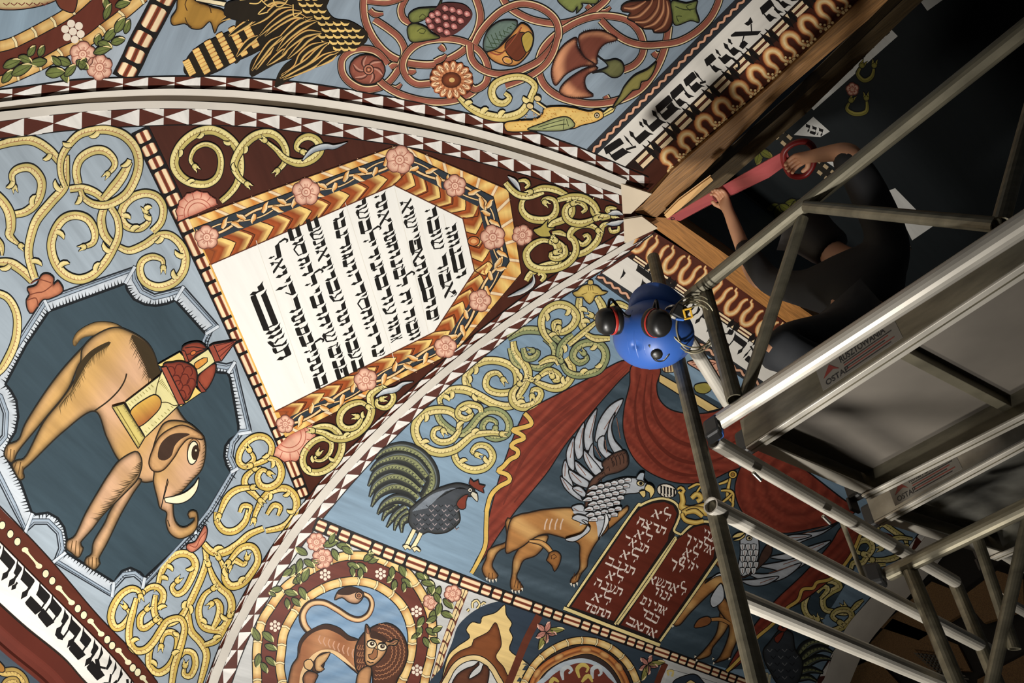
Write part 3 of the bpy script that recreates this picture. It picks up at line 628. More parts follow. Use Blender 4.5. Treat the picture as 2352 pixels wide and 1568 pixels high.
p = scrolls(text_panel, 'P', [("300,290 275,272 330,250 395,280 405,370 350,440 250,455 150,430 90,360 95,280 140,240", [5, 9, 14, 16, 16, 13, 8], 1),
 ("-60,110 0,180 70,225 170,232 290,195", [12, 14, 15, 10], 1), ("170,195 280,160 400,175 500,225", [9, 14, 15, 12], 1), ("420,270 540,240 660,250 750,310 790,380", [10, 15, 15, 12], 1),
 ("520,270 550,330 540,400 470,450 380,485 340,530", [12, 16, 16, 11], 1), ("560,300 500,330 485,400 530,465 640,485 770,440", [9, 14, 15, 15, 9], -1), ("570,290 640,300 680,350 640,385", [9, 11, 6], 1),
 ("735,300 750,380 820,425 930,415", [8, 15, 15, 6], -1), ("960,350 900,340 870,365 930,400", [5, 10, 6], -1),
 ("360,655 280,640 190,680 130,760 160,860 250,905 370,905 480,870 560,800 590,720 570,640 530,600 560,540 640,500 740,510 790,550", [8, 14, 17, 16, 15, 14, 14, 9], -1),
 ("370,590 400,670 440,760 470,700 400,640", [10, 14, 12, 8], 1), ("480,690 490,760 430,805 365,800 355,765 400,750", [10, 14, 11, 6], 1), ("500,765 600,770 700,730 780,650 815,560 840,500 930,480", [9, 14, 15, 13, 6], -1),
 ("590,640 650,680 710,630 690,590 655,605", [8, 12, 7], -1), ("450,860 400,845 300,870 220,910 160,960 130,1010", [7, 12, 15, 11], 1), ("265,1015 300,970 265,940 240,960", [7, 11, 5], -1), ("980,510 975,550 910,560 895,520", [5, 9, 5], 1), ("60,95 120,90 155,130 120,160", [5, 10, 5], 1)], body=GB)
p.shape("195,545 260,515 330,450 325,515 400,530 340,555 360,600 260,605", rgb(176, 160, 84), 2.4)
vine(p, "370,570 440,570 510,600", [6, 12, 5], 1, GB)
for q in ("195,950 195,1030 110,1100 -40,1160", "865,492 960,482 1035,455", "880,400 960,385 1020,405", "-40,50 30,110 75,185"):
    p.stroke(q, [3, 15, 14, 3], BLK); p.stroke(q, [1, 10, 10, 1], [(-1, rgb(222, 222, 218)), (1, rgb(130, 140, 150))])
p.build(text_panel)
# ================================================================ elephant panel
SK = (rgb(196, 178, 110), rgb(230, 212, 150), rgb(156, 98, 70)); SK2 = (rgb(206, 176, 88), rgb(238, 216, 140), rgb(160, 104, 56))
c(0, 1)
md = Part('scalloped_medallion', 'P', .003)
outer = S("100,1640 400,1172 1245,880 1262,985 1320,1085 1420,1135 1540,1105 1688,1062 2010,1425 1950,1480 1910,1568 1905,1640 1990,1760 2080,1775 2160,1755 2312,2398 2230,2420 2160,2510 2140,2620 2190,2730 1955,3136 1800,3336 1310,3836 1290,3776 1230,3726 1150,3736 1060,3836 1030,3916 490,3596 540,3466 520,3336 430,3246 320,3246 230,3326 100,3080 -60,2760 -160,2600 -60,2520 20,2430 30,2230 -20,2090 -120,2010 -10,1800")
inner = S("240,1600 450,1290 1150,1035 1172,1100 1230,1180 1330,1228 1430,1240 1530,1222 1610,1190 1890,1500 1870,1600 1885,1740 1990,1850 2090,1858 2112,1900 2190,2340 2192,2418 2110,2470 2070,2530 2060,2620 2080,2700 2122,2770 1900,3136 1800,3306 1332,3736 1290,3690 1200,3646 1120,3676 1048,3778 605,3506 615,3390 590,3276 530,3190 440,3140 330,3156 290,3136 190,2860 40,2600 95,2470 140,2400 168,2260 150,2110 100,2020 50,1960")
LG = rgb(196, 203, 210)
md.fill(outer, LG, False, 16, tr=False, rim=(rgb(150, 164, 178), 12)); md.line(outer, 3, rgb(38, 42, 48), False, None, True, False)
mid = (outer*.72+resample(inner, 900, True)[:1]*0+outer*.0) if False else None
md.fill(inner, rgb(56, 72, 81), False, 12, tr=False)
for k in range(len(outer)): pass
iq = resample(inner, 4, True); t = np.roll(iq, -1, 0)-iq; t /= np.linalg.norm(t, axis=1)[:, None]+1e-9; nn = np.stack([t[:, 1], -t[:, 0]], 1)
md.line(inner, 6, rgb(22, 26, 30), False, None, True, False); md.ticks(iq, nn, 13., rgb(24, 28, 32), 2, 4.2, None, .15, 1, .45)
for f, w in ((.55, 1.6),(.75, 2.0)):
    pass
def inset(poly, d):
    n = len(poly); out = []
    for i in range(n):
        a, b, cc = poly[i-1], poly[i], poly[(i+1) % n]; u = (b-a)/np.linalg.norm(b-a); v = (cc-b)/np.linalg.norm(cc-b)
        m = np.array([-u[1], u[0]])+np.array([-v[1], v[0]]); m /= max(np.linalg.norm(m), .5); out.append(b+m*d)
    return np.array(out)
md.line(inset(outer, 5), 1.8, rgb(58, 66, 76), False, None, True, False); md.line(inset(outer, 10), 5, rgb(152, 166, 180), False, None, True, False); md.line(inset(outer, 13), 1.8, rgb(58, 66, 76), False, None, True, False)
for a, b in (("400,1172","455,1290"),("1240,880","1150,1035"),("1688,1062","1610,1190"),("2010,1425","1890,1500"),("2160,1755","2095,1858"),("2312,2398","2192,2418"),("2190,2730","2122,2770"),("1310,3836","1332,3736"),("1030,3916","1048,3778"),("490,3596","605,3506"),("230,3326","300,3146"),("1800,3336","1790,3300")):
    md.stroke(a+' '+b, 9, [(-1, rgb(60, 68, 78)), (-.8, rgb(60, 68, 78)), (-.7, rgb(214, 220, 226)), (.7, rgb(190, 200, 210)), (.8, rgb(60, 68, 78)), (1, rgb(60, 68, 78))], False)
md.build(eleph_panel, 'scalloped pale grey frame around a dark slate field')
# ---- elephant with a little red-roofed tower
c(0, 2)
el = Part('painted_elephant', 'P', .0065)
SKN, SKD, SKP = rgb(198, 156, 96), rgb(58, 46, 28), rgb(206, 164, 130)
def skin(seed=0.):
    return lambda v: np.array([mix(mix(SKN, SKP, .5+.5*math.sin(a*.031+b*.02+seed)), rgb(178, 138, 84), max(0, math.sin(a*.05-b*.043+seed))*.35) for a, b in v])
tail = el.fill("900,-60 760,-30 690,45 665,0 720,-98 880,-178 1050,-168 1150,-100 1050,-90", SKN, True, 8, rim=(SKD, 9))
leg2 = el.fill("850,-20 640,180 440,430 240,740 170,900 70,950 38,1040 95,1112 130,1090 180,990 420,700 620,450 740,190 900,60", skin(1), True, 6, rim=(SKD, 13, 1.3))
el.line(leg2, 3.2, rgb(40, 34, 26), False, None, True, False)
body = el.fill("760,60 880,-60 1050,-130 1200,-90 1340,0 1410,100 1450,220 1480,300 1600,560 1700,720 1830,830 1880,920 1800,1100 1600,1200 1400,1285 1270,1270 1090,1090 980,880 865,640 580,830 290,1110 215,1180 222,1250 185,1272 150,1230 110,1130 160,1090 240,1050 400,740 560,540 700,330 740,190", skin(), True, 6, rim=(SKD, 15, 1.5))
el.line(body, 3.2, rgb(40, 34, 26), False, None, True, False)
el.fill("1210,-60 1340,10 1410,110 1450,230 1480,310 1420,350 1370,330 1330,220 1270,90", SKD, True, 8, rim=(rgb(60, 46, 28), 5))
q = cr(S("1210,-60 1270,90 1330,220 1370,330 1420,355")); t = np.gradient(q, axis=0); t /= np.linalg.norm(t, axis=1)[:, None]; nn = np.stack([-t[:, 1], t[:, 0]], 1); el.ticks(q, nn, 13., SKD, 1, 3.4, None, .9, 1, .5)
el.fill("660,440 720,230 830,90 1000,0 1000,40 860,130 770,250 640,480 540,600 600,520", SKD, True, 8); 
q = cr(S("1000,30 860,130 770,250 640,480 540,600")); t = np.gradient(q, axis=0); t /= np.linalg.norm(t, axis=1)[:, None]; nn = np.stack([t[:, 1], -t[:, 0]], 1); el.ticks(q, nn, 12., rgb(100, 80, 46), 1, 3.4, None, .8, 1, .5)
el.line("865,640 990,550 1090,450 1145,360 1163,295", 3.4, rgb(44, 36, 24))
fl2 = el.fill("1300,1270 1220,1400 1110,1590 990,1840 910,1990 920,2040 870,2098 830,2080 780,2040 790,1990 840,1950 860,1840 960,1670 1020,1540 1180,1290", skin(2), True, 6, rim=(SKD, 12)); el.line(fl2, 3, rgb(40, 34, 26), False, None, True, False)
fl1 = el.fill("1240,1010 1290,1050 1305,1120 1290,1200 1250,1285 1130,1410 950,1590 850,1720 740,1850 765,1900 720,1985 655,1940 610,1900 618,1830 690,1780 790,1570 930,1330 1000,1220 1100,1090", skin(3), True, 6, rim=(SKD, 13, 1.4)); el.line(fl1, 3, rgb(40, 34, 26), False, None, True, False)
q = cr(S("1300,1100 1270,1220 1120,1390 1010,1520 900,1650")); t = np.gradient(q, axis=0); t /= np.linalg.norm(t, axis=1)[:, None]; nn = np.stack([-t[:, 1], t[:, 0]], 1); el.ticks(q, nn, 16., SKD, 1, 3.2, None, .6, 1, .5)
for s in ("70,960 60,1060","100,990 90,1100","130,1000 125,1090","150,1110 130,1170","190,1110 165,1230","210,1150 200,1250","665,1830 650,1930","700,1830 690,1960","735,1850 730,1960","815,1990 815,2060","850,1980 845,2085","885,1990 885,2070"): el.line(s, 2.2, rgb(96, 70, 40))
hd = el.fill("1500,760 1700,740 1830,830 1885,930 1885,1060 1850,1180 1760,1280 1660,1390 1600,1420 1590,1500 1600,1620 1640,1690 1700,1705 1770,1660 1785,1620 1740,1625 1725,1590 1750,1555 1800,1560 1818,1620 1810,1700 1760,1770 1650,1812 1560,1760 1525,1660 1530,1570 1470,1530 1445,1440 1410,1290 1415,1190 1390,1050", skin(4), True, 6, rim=(rgb(100, 72, 42), 12, 1.4)); el.line(hd, 3, rgb(40, 34, 26), False, None, True, False)
q = cr(S("1885,930 1885,1060 1850,1180 1760,1280 1660,1390")); t = np.gradient(q, axis=0); t /= np.linalg.norm(t, axis=1)[:, None]; nn = np.stack([-t[:, 1], t[:, 0]], 1); el.ticks(q, nn, 11., SKD, 2, 2.6, None, .8, 1, .4)
ear = el.fill("1412,1192 1368,1120 1400,1000 1470,870 1590,790 1700,772 1850,850 1860,900 1740,890 1660,965 1600,1065 1500,1180", rgb(196, 152, 104), True, 6, rim=(rgb(88, 60, 36), 7, 1.2)); el.line(ear, 3, rgb(50, 36, 24), False, None, True, False)
el.fill("1450,1030 1480,935 1560,862 1650,840 1745,852 1665,895 1605,960 1575,1050 1515,1092 1460,1080", rgb(64, 46, 36), True)
el.shape("1540,1260 1545,1290 1500,1450 1480,1530", rgb(150, 112, 70), 2)
el.shape("1508,1440 1600,1420 1700,1385 1780,1320 1825,1255 1810,1360 1740,1450 1640,1490 1520,1475", rgb(240, 226, 190), 2.4)
el.disc(1772, 1022, 50, rgb(232, 222, 190), 108, .12, ow=2.6); el.disc(1795, 1020, 36, rgb(52, 36, 26), 70, .1); el.disc(1800, 1000, 8, rgb(220, 210, 180), 10)
el.line("1720,1000 1740,930 1780,895 1830,930 1835,1010", 2.2, rgb(110, 74, 44)); el.line("1540,1640 1560,1700", 2, SKD)
el.build(eleph_panel, 'tan elephant carrying a small tower with red domed roofs')
tw = Part('painted_tower', 'P', .0135)
TY, TR_ = rgb(218, 208, 150), rgb(150, 72, 52)
tw.shape("1660,600 1850,470 1780,400 1600,500", rgb(226, 196, 112), 2.2, sm=False)
tw.shape("1450,212 1650,98 1730,180 1560,300", rgb(226, 200, 118), 2.2, sm=False)
tw.shape("1820,325 1900,240 1975,205 1982,270 1945,370 1890,445 1835,400", TR_, 2.6, rim=(rgb(96, 40, 30), 6), grid=6)
tw.shape("1815,350 1850,400 1895,460 1850,470 1815,410", rgb(140, 66, 50), 2.2, sm=False)
tw.shape("1730,190 1912,70 1985,180 1812,312", TY, 2.4, sm=False)
tw.shape("1785,205 1870,150 1905,150 1905,185 1810,255", rgb(206, 140, 64), 2.2)
tw.shape("1920,50 1965,25 2175,-10 2035,180 1985,182", rgb(160, 78, 60), 2.6, sm=False); tw.shape("1918,50 1960,24 2030,180 1975,188", rgb(146, 70, 54), 2.2, sm=False)
for q in ("1980,40 2150,0", "2000,95 2150,5", "2020,140 2155,10"): tw.line(q, 1.8, rgb(84, 36, 30), False)
tw.shape("1668,80 1715,25 1830,8 1895,68 1800,130 1725,190", rgb(140, 64, 46), 2.6, rim=(rgb(90, 38, 28), 7), grid=6); tw.line("1700,60 1780,50 1890,68", 2); tw.line("1720,120 1790,100 1890,68", 2); tw.disc(1775, 105, 28, rgb(196, 110, 60), 18, -.5, ow=1.6)
tw.shape("1665,80 1700,90 1735,185 1705,190", rgb(150, 74, 54), 2., sm=False)
tw.shape("1150,558 1470,312 1490,270 1650,580 1335,880", TY, 2.6, sm=False)
for q in ("1470,320 1440,420 1430,490","1480,560 1540,560 1600,590 1640,580"): tw.line(q, 2.2, rgb(70, 60, 34))
for i in range(9): tw.line([(1180+i*26, 570-i*21), (1200+i*26, 590-i*21)], 1.6, rgb(176, 166, 104)); tw.line([(1330+i*30, 820-i*28), (1350+i*30, 835-i*28)], 1.6, rgb(176, 166, 104))
for i in range(16): tw.line([(1455+i*12, 380+i*11), (1490+i*8, 350+i*13)], 1.2, rgb(160, 150, 90), lay=tw.k)
tw.fill("1200,640 1380,502 1450,500 1482,560 1440,650 1272,782", lambda v: np.array([mix(rgb(226, 184, 84), rgb(160, 96, 52), min(1, max(0, ((a-300)*.5+(b-920)*.85)/58))) for a, b in v]), True, 6); tw.line("1200,640 1380,502 1450,500 1482,560 1440,650 1272,782", 2.4, BLK, True, None, True)
tw.shape("1028,600 1140,570 1332,880 1270,985", rgb(204, 186, 110), 2.6, sm=False, rim=(rgb(150, 134, 74), 5), grid=6)
tw.line("1070,600 1285,955", 2.2, rgb(120, 104, 50)); q = resample(S("1140,572 1332,880"), 3); nn = np.tile([[-.85, .53]], (len(q), 1)); tw.ticks(q, nn, 7., rgb(50, 44, 28), 1, 2, None, 0, 1)
dome = tw.shape("1500,240 1590,190 1690,188 1785,240 1812,320 1785,430 1690,540", rgb(132, 58, 42), 3, rim=(rgb(84, 34, 26), 7), grid=6)
for x, y in ((1570,270),(1650,250),(1730,270),(1620,350),(1700,340),(1760,380),(1640,400),(1710,440),(1670,490)): tw.line([(x-45, y+10), (x-25, y-35), (x+20, y-35), (x+40, y+20), (x+20, y+50)], 2.4, rgb(84, 32, 26))
tw.shape("1478,240 1530,228 1700,572 1640,582", rgb(150, 76, 56), 2.6, sm=False)
tw.build(eleph_panel, 'small painted tower with red domes on the elephant back')
# ---- scrolls around the medallion
c(0, 1)
s1 = Part('painted_scroll', 'P', .0035)
for q, w, sd in [("-80,-210 130,-270 300,-275 450,-190 550,-80", [14, 20, 20, 16], -1), ("130,150 110,40 180,-20 290,-20 375,80 375,200 320,310 230,380 120,405", [9, 16, 19, 18, 18, 14], 1),
  ("-80,180 30,290 90,400 100,520 90,600 190,690", [18, 20, 22, 18, 4], 1), ("-60,600 10,690 20,780", [14, 14, 4], 1),
  ("610,-140 605,0 590,150 470,290 340,450 285,600 262,750 285,880 320,990", [12, 17, 19, 20, 18, 17, 15], 1),
  ("600,150 560,40 560,-100 620,-220 730,-330 870,-370 1000,-372 1140,-320 1240,-210 1275,-70 1240,80 1150,225 1000,310 870,310 770,250 740,180", [10, 14, 16, 18, 19, 19, 18, 18, 16, 10], -1),
  ("720,120 700,0 740,-110 850,-180 960,-180 1040,-110 1050,-40 990,30", [16, 17, 18, 18, 14, 8], -1),
  ("640,170 750,160 870,200 960,270", [14, 17, 14], -1), ("950,260 1050,150 1130,40 1190,-80", [15, 22, 20, 14], 1),
  ("1400,560 1480,470 1500,340 1440,240 1330,210 1210,250 1130,340 1120,450 1180,520 1290,530 1370,460 1340,375", [15, 15, 16, 17, 17, 16, 14, 7], -1),
  ("960,330 930,450 960,590 1050,690", [15, 18, 18, 14], 1),
  ("1020,340 1080,450 1090,590 1040,720 960,850 850,960 720,1000 590,950 500,830 470,680 510,540 590,440 700,410 810,450 870,560 855,660 770,700", [13, 15, 16, 18, 19, 19, 18, 18, 18, 17, 16, 9], 1),
  ("1090,700 1190,735 1330,680 1450,600 1560,595 1660,680 1705,800 1680,930 1590,1030 1450,1070 1330,1020 1285,920 1310,830 1400,790 1490,820 1500,890", [12, 16, 17, 16, 16, 18, 18, 18, 18, 16, 15, 13, 7], 1),
  ("-80,845 80,845 200,915 300,1010", [13, 20, 18], -1), ("-80,1110 60,1160 140,1280 160,1420 130,1600 30,1800 -60,1880", [14, 15, 17, 18, 18, 14], -1)]: vine(s1, q, w, sd, SK)
for x, y, a, l in [(250,270,-110,24),(520,150,-160,26),(120,100,95,22),(460,-150,100,22),(900,-340,110,24),(1190,-150,100,26),(650,-240,150,20),(590,600,0,24),(590,850,-60,24),(830,870,-100,22),(960,720,190,26),(700,250,80,22),(1200,610,-70,22),(1220,410,-20,18),(1320,300,-60,16),(1430,430,170,20),(1490,620,100,22),(1640,790,170,24),(1590,960,210,20),(320,830,-20,26),(80,900,120,26),(560,0,-30,0)]: 
    if l: hook(s1, x, y, a, l, 11, .5, SK)
FLR = rgb(196, 126, 92)
s1.shape("330,1050 380,960 440,945 495,985 490,1050 530,1010 580,1080 560,1130 450,1180 390,1190 300,1310 255,1280 240,1190 270,1140 250,1080", FLR, 3, rim=(rgb(120, 62, 44), 8), grid=6)
s1.line("280,1040 360,1000 470,1030", 2.4, rgb(120, 62, 44)); s1.line("270,1140 340,1120 400,1110 470,1060 490,1040", 2.4, rgb(120, 62, 44)); s1.line("250,1190 330,1170 350,1250", 2.4, rgb(120, 62, 44))
s1.build(eleph_panel, 'gold scrolls between the medallion and the white moulding')
c(0, 3)
s2 = Part('painted_scroll', 'P', .0035)
for q, w, sd in [("1450,680 1480,560 1560,430 1660,380 1750,400 1795,480 1760,600 1690,720 1620,750 1580,690 1630,630", [9, 13, 15, 16, 16, 14, 13, 6], -1),
  ("1880,320 1895,450 1850,600 1770,780 1725,880 1730,1000 1760,1100 1840,1190 1895,1290 1885,1400 1830,1600", [10, 14, 14, 16, 16, 16, 14, 10], 1),
  ("1915,480 1960,600 2020,690 2100,760 2130,860 2100,980 2040,1070 1960,1080 1870,1050 1830,960 1830,870 1880,760 1960,700", [8, 14, 17, 16, 15, 16, 15, 12, 8], 1), ("1960,1060 2010,960 2020,870 1990,815 1945,840", [10, 16, 15, 6], -1),
  ("1870,290 1950,365 2060,370 2180,300 2290,205 2420,150", [13, 16, 16, 14, 12], -1), ("2010,420 2060,520 2070,620 2130,680 2230,650 2310,560 2370,450 2350,350 2290,310 2200,340 2100,460", [7, 14, 17, 15, 14, 14, 13, 9], -1), ("2110,500 2150,440 2240,480 2270,420", [8, 14, 11, 5], 1),
  ("1310,740 1380,690 1450,690 1500,750 1480,840 1420,890", [9, 14, 14, 12], -1), ("1430,760 1415,900 1460,1000 1560,1020 1660,960 1720,860", [10, 14, 15, 14, 10], 1),
  ("1290,770 1270,720 1200,705 1110,760 1040,870 1020,980 1060,1060 1130,1040 1195,940 1150,870", [9, 14, 15, 16, 16, 15, 13, 6], -1),
  ("1255,790 1220,920 1190,1050 1190,1180 1240,1265 1330,1265 1410,1190 1480,1080 1540,1000 1650,975 1695,1050 1680,1160 1640,1300 1600,1430 1575,1600", [10, 14, 15, 16, 16, 15, 14, 13, 14, 15, 15, 12], 1),
  ("1430,990 1340,1060 1290,1050 1290,960 1350,890", [9, 14, 14, 6], 1), ("1420,1170 1370,1300 1380,1420 1460,1475 1560,1410 1620,1280 1630,1150 1570,1100 1500,1130 1480,1230", [10, 14, 16, 16, 14, 13, 6], 1),
  ("1640,1340 1700,1280 1775,1300 1795,1400 1750,1500 1690,1490 1700,1410", [10, 13, 14, 13, 6], -1), ("1880,1220 1980,1180 2050,1080 2110,950", [10, 15, 14, 8], -1), ("1990,0 1995,90 2060,170 2160,170 2250,90 2285,-20", [11, 14, 15, 14, 11], -1)]: vine(s2, q, w, sd, SK2)
for x, y, a, l in [(1560,510,0,18),(1760,500,120,18),(1490,600,-20,16),(1980,330,-60,22),(2090,580,-150,20),(2190,620,-80,18),(1480,920,-60,20),(1260,1170,-60,18),(1690,880,-110,18),(1740,860,40,20),(1560,1300,-70,18),(1390,1370,0,18),(1850,990,0,16),(1650,1120,170,14),(1960,1150,-60,18),(2080,980,180,18)]: hook(s2, x, y, a, l, 10, .5, SK2)
s2.shape("1880,120 1905,160 1890,250 1830,330 1760,370 1710,330 1725,290 1790,270 1840,190", rgb(206, 134, 106), 2.4, rim=(rgb(140, 70, 56), 6), grid=6); s2.line("1740,300 1800,320 1840,240 1890,180", 2, rgb(140, 70, 56))
c(1, 2)
for q, w, sd in [("-50,1140 40,1110 120,1060 145,960 90,885 0,875 -90,930 -150,1020 -155,1110 -90,1150 -20,1080 -60,1000", [9, 12, 13, 14, 14, 13, 12, 6], -1), ("110,1070 195,1100 235,1190 205,1290 120,1340 40,1320 15,1240 60,1180 120,1210", [10, 14, 15, 15, 14, 12, 6], 1),
  ("-20,1640 0,1568 60,1450 150,1370 270,1350 350,1410 375,1500 340,1610 250,1700 90,1740", [8, 13, 15, 16, 15, 14, 10], 1), ("100,1590 160,1505 225,1525 200,1600", [7, 12, 6], 1), ("-10,1170 -90,1240 -100,1320 -20,1400 40,1460", [8, 13, 14, 9], -1), ("-340,1600 -270,1440 -170,1360 -30,1340", [9, 14, 14, 9], 1), ("-150,1570 -120,1510 -50,1520 -60,1580", [7, 11, 6], 1)]: vine(s2, q, w, sd, SK2)
for x, y, a in [(60,1010,110),(130,1400,60),(290,1400,110),(150,1120,60),(330,1560,150)]: hook(s2, x, y, a, 16, 9, .5, SK2)
s2.build(eleph_panel, 'gold scrolls in the corner below the elephant trunk')
# ---- inscription band under the elephant
c(0, 3)
sb = Part('white_band', 'P', .002)
sb.fill("-1320,-960 -240,50 0,275 600,880 1000,1290 1230,1568 1800,2300 1500,2300 780,1568 580,1350 250,1080 0,860 -240,640 -1320,-370", rgb(226, 222, 214), False, 16)
sb.build(script_panel)
bd = Part('bead_row', 'P', .002); IV = rgb(226, 218, 180)
for x, y in ((20,120),(95,200),(160,270),(420,565),(480,630),(715,885),(770,945),(985,1170),(1030,1225),(1220,1430),(1265,1470)): bd.disc(x, y, 30, IV, 38, .2, lay=1, ow=1.4)
for a, b in (((230,345),(358,495)),((540,695),(658,830)),((832,1000),(930,1118)),((1088,1268),(1178,1378)),((1312,1520),(1400,1630)),((-110,-20),(-30,60))):
    bd.stroke([a, b], [11, 5, 5, 5, 11], IV, False); bd.disc(*a, 30, IV, 24); bd.disc(*b, 30, IV, 24)
for a, b in (("-60,-110 40,-10 240,200 490,470 900,950 1250,1310 1450,1568","x"),("0,275 600,880 1000,1290 1230,1568","x")): bd.line(a, 2.2, rgb(40, 22, 16))
bd.build(script_panel)
hl = Part('hebrew_lettering', 'P', .0035)
tp = S("-60,240 60,365 170,480 250,550 410,710 500,800 610,930 740,1060 800,1120 900,1230 960,1290 1060,1400 1180,1530 1300,1650")
X = lambda v: v/4
textline(hl, tp, [(ch, X(a), X(b)) for ch, a, b in [('ח',-70,10),('ה',25,140),('ו',152,205),('ה',215,320),('כ',360,462),('ם',475,570),('ו',590,635),('ת',650,745),('ב',760,840),('ו',862,908),('צ',925,1030),('ע',1055,1130),('מ',1160,1260)]], (.7, .7), (.56, -.83), 56, rgb(24, 22, 22), 1, .33, 0)
hl.build(script_panel)
# ================================================================ blue panel with eagle, vines and bird
RV = [(-1, CRM), (-.72, rgb(226, 196, 160)), (-.6, rgb(120, 62, 48)), (-.4, rgb(156, 92, 76)), (.5, rgb(146, 84, 68)), (.8, rgb(110, 60, 46)), (1, rgb(196, 150, 120))]
def redvine(p, path, w=15, flip=0):
    q = cr(S(path)); p.ri = getattr(p, 'ri', -1)+1; l = 2+2*(p.ri % 6); w = np.atleast_1d(np.asarray(w, float))
    p.stroke(q, list(w+4.5), BLK, False, l, tr=False); p.stroke(q, list(w), [(-u, k) for u, k in reversed(RV)] if flip else RV, False, l+1, tr=False)
rvp = Part('painted_vine', 'W', .002)
c(1, 0)
redvine(rvp, "1000,-60 990,60 1010,200 1080,350 1190,480 1320,555 1480,590 1640,590 1800,530 1940,430 2030,290 2060,130 2010,-40", 16, 0)
redvine(rvp, "1085,180 1220,270 1320,360 1365,480 1320,610 1240,730 1140,800 1000,820 880,770 800,680 790,560 860,480 980,450 1110,480 1210,590", 15, 1)
redvine(rvp, "1110,720 1200,800 1330,870 1500,920 1680,940 1840,920 1960,870 2050,800", 15, 1)
redvine(rvp, "1600,765 1480,770 1390,710 1350,600 1390,490 1500,400 1660,362 1850,370 2000,430 2090,520 2130,640 2110,760 2020,820 1960,785", 15, 1)
redvine(rvp, "1960,410 1980,540 2060,630 2200,680 2352,672 2470,630 2600,560 2720,440 2780,330 2760,200 2680,110 2560,50 2420,35 2270,90 2150,190 2060,300 2010,400", 15, 1)
redvine(rvp, "1020,10 1200,25 1350,-20", 12); redvine(rvp, "1420,215 1350,170 1330,80 1380,-30", 15)
redvine(rvp, "2260,-30 2300,40 2400,120 2560,190 2780,220 2960,180 3100,100 3210,10 3240,-50", 15, 1)
for q in ("1045,90 1090,130 1170,125","1690,420 1710,440 1740,470","1400,655 1430,660 1470,650","1230,620 1260,600 1300,590","1190,790 1280,815 1335,770","1640,570 1720,530 1745,500"): redvine(rvp, q, [12, 14, 5])
c(2, 0)
redvine(rvp, "440,290 600,200 760,150 920,150 1070,190 1170,290 1210,420 1190,520 1120,600 1020,645", 15, 0)
redvine(rvp, "450,285 340,380 270,480 240,620 280,760 380,860 520,920 700,955 880,945 1040,900 1180,820 1290,690 1370,540 1420,380 1440,240", 16, 1)
redvine(rvp, "815,185 920,290 1050,375 1200,415 1370,410 1540,380 1700,290 1820,170 1890,40 1915,-60", 15, 1)
redvine(rvp, "-60,790 60,745 200,680 310,590 380,480 420,350", 14, 1)
for q in ("690,50 760,110 850,105 905,65","860,880 880,920 900,950","1300,480 1330,510 1390,480"): redvine(rvp, q, [12, 14, 5])
rvp.build(vine_panel, 'red-brown interlaced vine rings with pale edges')
c(1, 0)
gp = Part('painted_grapes', 'W', .0055)
gp.shape("1705,-10 1690,60 1590,70 1470,85 1400,140 1425,205 1490,205 1575,160 1600,105 1650,90", rgb(122, 128, 70), 2.6, rim=(rgb(60, 66, 40), 6), grid=6)
gp.shape("1390,300 1400,240 1460,215 1560,250 1610,300 1690,345 1590,370 1430,385", rgb(128, 130, 66), 2.6, rim=(rgb(60, 66, 40), 6), grid=6)
for q in ("1500,160 1530,130 1560,150 1540,180 1500,175","1480,290 1520,260 1560,280 1540,310 1500,300"): gp.line(q, 2, rgb(70, 74, 36))
gp.fill("1560,200 1640,90 1720,30 1900,40 1985,120 1960,200 1850,300 1740,345 1690,330 1600,270", rgb(84, 44, 42), True)
for x, y in ((1740,80),(1805,92),(1870,112),(1940,130),(1670,125),(1740,160),(1810,170),(1880,192),(1620,145),(1670,190),(1750,232),(1820,245),(1585,190),(1610,243),(1690,275),(1755,300)):
    gp.disc(x, y, 34, rgb(206, 136, 130), 28, .9, lay=30, rim=(rgb(140, 72, 70), 4), grid=4); gp.line([(x-30, y+14), (x-8, y+32), (x+24, y+22)], 2.4, rgb(50, 28, 26), lay=31); gp.disc(x-6, y-4, 10, rgb(232, 180, 170), lay=32)
gp.build(vine_panel, 'bunch of dull pink grapes between two green leaves')
pw = Part('painted_rosette', 'W', .0055)
pw.disc(1022, 640, 166, rgb(150, 86, 70), 138, .1, ow=2.6, rim=(rgb(96, 48, 38), 8), grid=6)
for i in range(6):
    a = i*math.pi/3+.3; pw.stroke([(1030+140*t*math.cos(a+t*1.1), 640+118*t*math.sin(a+t*1.1)) for t in (.25, .5, .75, 1.05)], [3, 8, 9, 3], [(-1, rgb(74, 36, 30)), (-.4, rgb(90, 46, 38)), (.4, rgb(204, 150, 130)), (1, rgb(170, 104, 88))], lay=5)
pw.disc(1035, 640, 46, rgb(190, 122, 98), ow=2); pw.disc(1035, 640, 24, rgb(150, 84, 62), ow=1.6); pw.disc(1035, 640, 10, rgb(206, 150, 110)); pw.build(vine_panel, 'brown pinwheel rosette')
ds = Part('painted_daisy', 'W', .0055)
ds.disc(1795, 735, 205, rgb(70, 34, 24), 168, .2)
for i in range(16):
    a = i*math.pi/8+.1; x, y = 1795+140*math.cos(a), 735+118*math.sin(a)
    ds.disc(x, y, 62, rgb(206, 140, 96), 36, math.atan2(118*math.sin(a), 140*math.cos(a)), lay=4, rim=(rgb(140, 70, 40), 5), grid=4)
    ds.disc(x+14*math.cos(a), y+12*math.sin(a), 36, rgb(236, 200, 158), 17, a, lay=5); ds.line([(x-20*math.cos(a)+14*math.sin(a), y-20*math.sin(a)-14*math.cos(a)), (x+30*math.cos(a), y+26*math.sin(a)), (x-20*math.cos(a)-14*math.sin(a), y-20*math.sin(a)+14*math.cos(a))], 1.4, rgb(110, 52, 32), lay=6)
